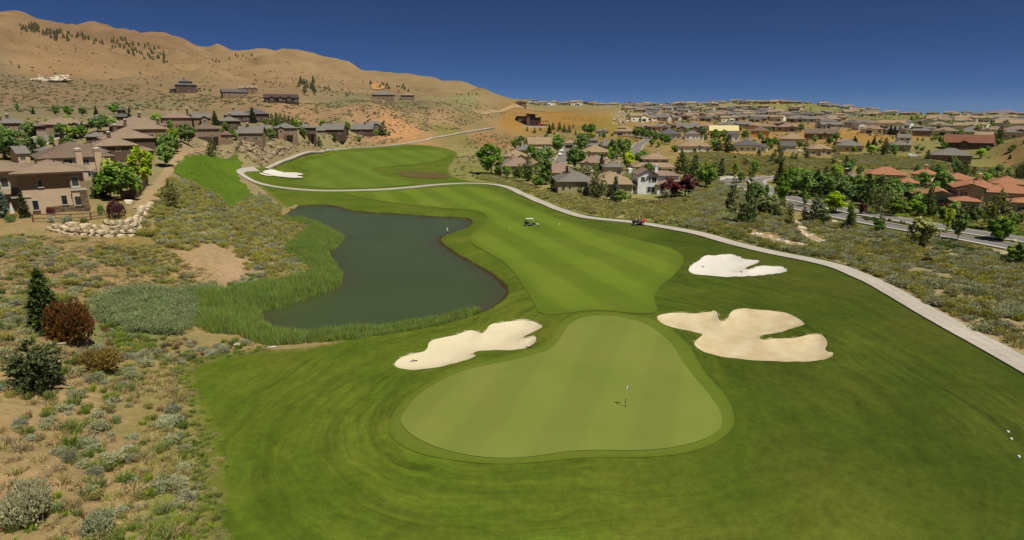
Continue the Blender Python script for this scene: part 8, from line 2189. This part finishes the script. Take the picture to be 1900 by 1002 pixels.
# distant mountain on the horizon
def far_mountain():
    v, f = [], []; n, m = 60, 10; D = 16000
    for i in range(n):
        a = R(24) + (R(52) - R(24)) * i / (n - 1); t = i / (n - 1)
        hm = 150 * math.exp(-((math.degrees(a) - 38.6) / 1.7) ** 2) + 90 * math.exp(-((math.degrees(a) - 36) / 3.5) ** 2) + 110 * math.exp(-((math.degrees(a) - 44) / 4) ** 2) + 30 * float(fbm(np.array([i * .4]), np.array([3.0]), 3, 2)[0])
        for j in range(m):
            r = D + j * 500; z = -60 + hm * math.sin(math.pi * j / (m - 1)) ** .8 * (1 + .08 * math.sin(i * 1.7 + j))
            v.append((r * math.sin(a), r * math.cos(a), z))
    for i in range(n - 1):
        for j in range(m - 1): f.append((i * m + j, i * m + j + 1, (i + 1) * m + j + 1, (i + 1) * m + j))
    o = mesh_obj("mountain", v, f, plain("hazed_mountain_rock", obs(140, 122, 116, 1.3), .95, var=.1, nscale=.002), smooth=True)  # grey-purple of distance haze put into the rock colour
    props(o, "low purple-brown mountain on the far horizon", "mountain", kind="structure")
    g = 21500.0; far = []
    k = 48; vv = []; ff_ = []
    for i in range(k):
        a = 2 * math.pi * i / k
        vv += [(5000 * math.sin(a), 5000 * math.cos(a), -14), (g * math.sin(a), g * math.cos(a), -60)]
    for i in range(k):
        j = (i + 1) % k; ff_.append((2 * i, 2 * j, 2 * j + 1, 2 * i + 1)[::-1])
    o = mesh_obj("plain", vv, ff_, plain("far_desert", obs(150, 130, 92), .95, var=.15, nscale=.001)); props(o, "flat desert plain reaching the horizon", "plain", kind="structure")
far_mountain()

# ------------------------------------------------------------------ thin desert haze
def haze():
    m = bpy.data.materials.new("haze"); m.use_nodes = True; t = m.node_tree
    for n in list(t.nodes):
        if n.type != 'OUTPUT_MATERIAL': t.nodes.remove(n)
    v = t.nodes.new("ShaderNodeVolumePrincipled"); v.inputs["Color"].default_value = (0.58, 0.78, 1.0, 1); v.inputs["Density"].default_value = 1.6e-5; v.inputs["Anisotropy"].default_value = 0.1
    t.links.new(v.outputs[0], [n for n in t.nodes if n.type == 'OUTPUT_MATERIAL'][0].inputs["Volume"])
    b = Box(); b.box(-22000, 22000, -22000, 22000, -75, 420); o = b.obj("haze", (m,)); props(o, "thin haze over the far desert", kind="stuff")
haze()
# ------------------------------------------------------------------ labels that single out each repeat by what it stands nearest to
MARKS = [(133, 636, "the rust brown dome bush"), (68, 720, "the dark dwarf pine"), (188, 686, "the golden yellow shrub"), (52, 960, "the biggest grey sagebrush"), (182, 984, "the sagebrush by the lime grass"), (441, 642, "the white rock by the reeds"), (503, 646, "the white drain pipe"),
 (120, 436, "the low end of the boulder wall"), (200, 439, "the middle of the boulder wall"), (262, 415, "the corner of the boulder wall"), (328, 690, "the upper corner of the mown rough"), (384, 900, "the bulge in the rough edge"), (236, 790, "the bare sand wash"), (350, 800, "the straight part of the rough edge"), (97, 643, "the bleached log"), (457, 633, "the wooden stake"),
 (420, 485, "the sand clearing above the reeds"), (320, 386, "the small lone olive pine"), (575, 508, "the middle point of the reeds"), (560, 440, "the upper bay of the reeds"), (522, 400, "the far pond corner"), (300, 585, "the centre of the willow thicket"), (390, 545, "the reed end of the willow thicket"), (20, 480, "the frame edge below the near house"), (446, 322, "the path hairpin"), (500, 285, "the rock bank"), (392, 291, "the bushy pine on the bench"), (400, 370, "the foot of the green slope"),
 (1184, 418, "the utility cart"), (1310, 434, "the path bend above the white bunker"), (1430, 464, "the path beside the rip-rap band"), (1707, 456, "the open olive roadside tree"), (1718, 491, "the lone maroon shrub"), (1512, 413, "the broad pine at the kerb"), (1386, 417, "the tallest road pine"), (1504, 432, "the rock channel"), (1436, 446, "the rip-rap band"), (1885, 492, "the shrubby tree below the road"), (1860, 478, "the pale sand clearing"), (1640, 526, "the widest bend of the path"), (1760, 595, "the straight of the path"), (1885, 652, "the path at the frame edge"), (1800, 530, "the middle of the sagebrush flat"), (1576, 421, "the slim street tree"), (1549, 396, "the bright green road tree"), (1846, 426, "the largest villa pine"), (1800, 392, "the front terracotta villa"), (1640, 330, "the long terracotta villa"), (1720, 330, "the villa with the rooftop chimney"), (1421, 363, "the lone sapling in the bend"), (1478, 345, "the lime green dome tree"),
 (1258, 366, "the paired maroon trees"), (1200, 362, "the white two-storey house"), (1110, 367, "the loose olive pine"), (1141, 371, "the blue spruce"), (1051, 352, "the pointed conifer by the path"), (1013, 342, "the tall narrow tree"), (911, 323, "the big round bright tree"), (980, 335, "the dark rough pine"), (1167, 318, "the bright green maple"), (1067, 314, "the big tree in the street"), (1215, 318, "the dark garage house"), (1308, 351, "the large tree beyond the maroon trees"), (1338, 327, "the pine by the concrete apron"), (1446, 307, "the tallest pine on the scrub slope"),
 (985, 238, "the dark clubhouse"), (1150, 222, "the rock chute"), (1343, 246, "the yellow plywood roof"), (1410, 250, "the orange unfinished house"), (1524, 252, "the long brown house"), (1288, 278, "the wide sand-roofed house"), (1382, 276, "the grey house with maroon tree"), (1641, 286, "the big dark tree on the plain"), (1798, 270, "the rust red house"), (1765, 292, "the long low grey-roofed house"), (1709, 248, "the large pointed grey house"), (1580, 234, "the grey house on the cut"), (1655, 250, "the row of dark trees"), (1470, 260, "the dormered tan house"),
 (105, 290, "the two-chimney house"), (240, 262, "the long tan terrace house"), (268, 244, "the longest terrace roof"), (30, 236, "the house at the frame edge"), (160, 250, "the terrace street"), (230, 220, "the pointed roof turret"), (385, 262, "the house with the cream bay"), (470, 232, "the tall dark terrace conifer"), (530, 256, "the house with tan posts"), (640, 252, "the grey gabled houses"), (712, 251, "the last terrace pine"), (228, 372, "the broad garden tree"),
 (345, 170, "the stone mansion"), (436, 177, "the plain grey hillside roof"), (523, 189, "the dark hillside lodge"), (712, 180, "the grey shelf house"), (570, 165, "the clump above the lodge"), (95, 150, "the white hillside outcrop"), (702, 162, "the orange outcrop"), (70, 60, "the strip's upper end"), (130, 72, "the strip's lower end"), (260, 95, "the middle of the pale knob"), (222, 84, "the near edge of the pale knob"), (285, 80, "the top of the pale knob"), (475, 296, "the toe of the rock bank"), (530, 280, "the far end of the rock bank"), (455, 278, "the top of the rock bank"), (230, 560, "the upper edge of the willow thicket"), (340, 610, "the lower edge of the willow thicket"), (210, 478, "the olive grass below the wall"), (150, 520, "the reddish flat above the conifer"), (1250, 196, "the start of the rising skyline"), (300, 110, "the lower edge of the pale knob")]
MP = np.array([hit(m[0], m[1]) for m in MARKS])
by_label = {}
for o in bpy.data.objects:
    if o.parent is None and o.get("category") and o.get("group"):
        by_label.setdefault(o["label"], []).append(o)
CUT = (" on ", " in ", " among ", " beside ", " halfway ", " between ", " along ", " at ", " above ", " where ", " below ", " standing ", " scattered ", " of ", " around ", " across ", " dotted ", " running ", " down ", " lining ")
ORD = ["nearest to", "second nearest to", "third nearest to", "fourth nearest to", "fifth nearest to", "sixth nearest to", "seventh nearest to", "eighth nearest to", "ninth nearest to", "tenth nearest to", "eleventh nearest to", "twelfth nearest to"] + [w + "th nearest to" for w in ("thirteen", "fourteen", "fifteen", "sixteen", "seventeen", "eighteen", "nineteen")] + ["twentieth nearest to"]
cell = {}
for lab, objs in by_label.items():
    if len(objs) < 2: continue
    k = min([lab.find(c) for c in CUT if lab.find(c) > 4] + [len(lab)])
    base = " ".join(lab[:k].split()[:5])
    for o in objs:
        d = np.hypot(MP[:, 0] - o.location.x, MP[:, 1] - o.location.y)
        j = int(np.argmin(d)); cell.setdefault((base, j), []).append((float(d[j]), o.name))
for (base, j), lst in cell.items():
    lst.sort()
    for i, (d, nm) in enumerate(lst[:len(ORD)]):
        bpy.data.objects[nm]["label"] = base + ", " + ORD[i] + " " + MARKS[j][2]
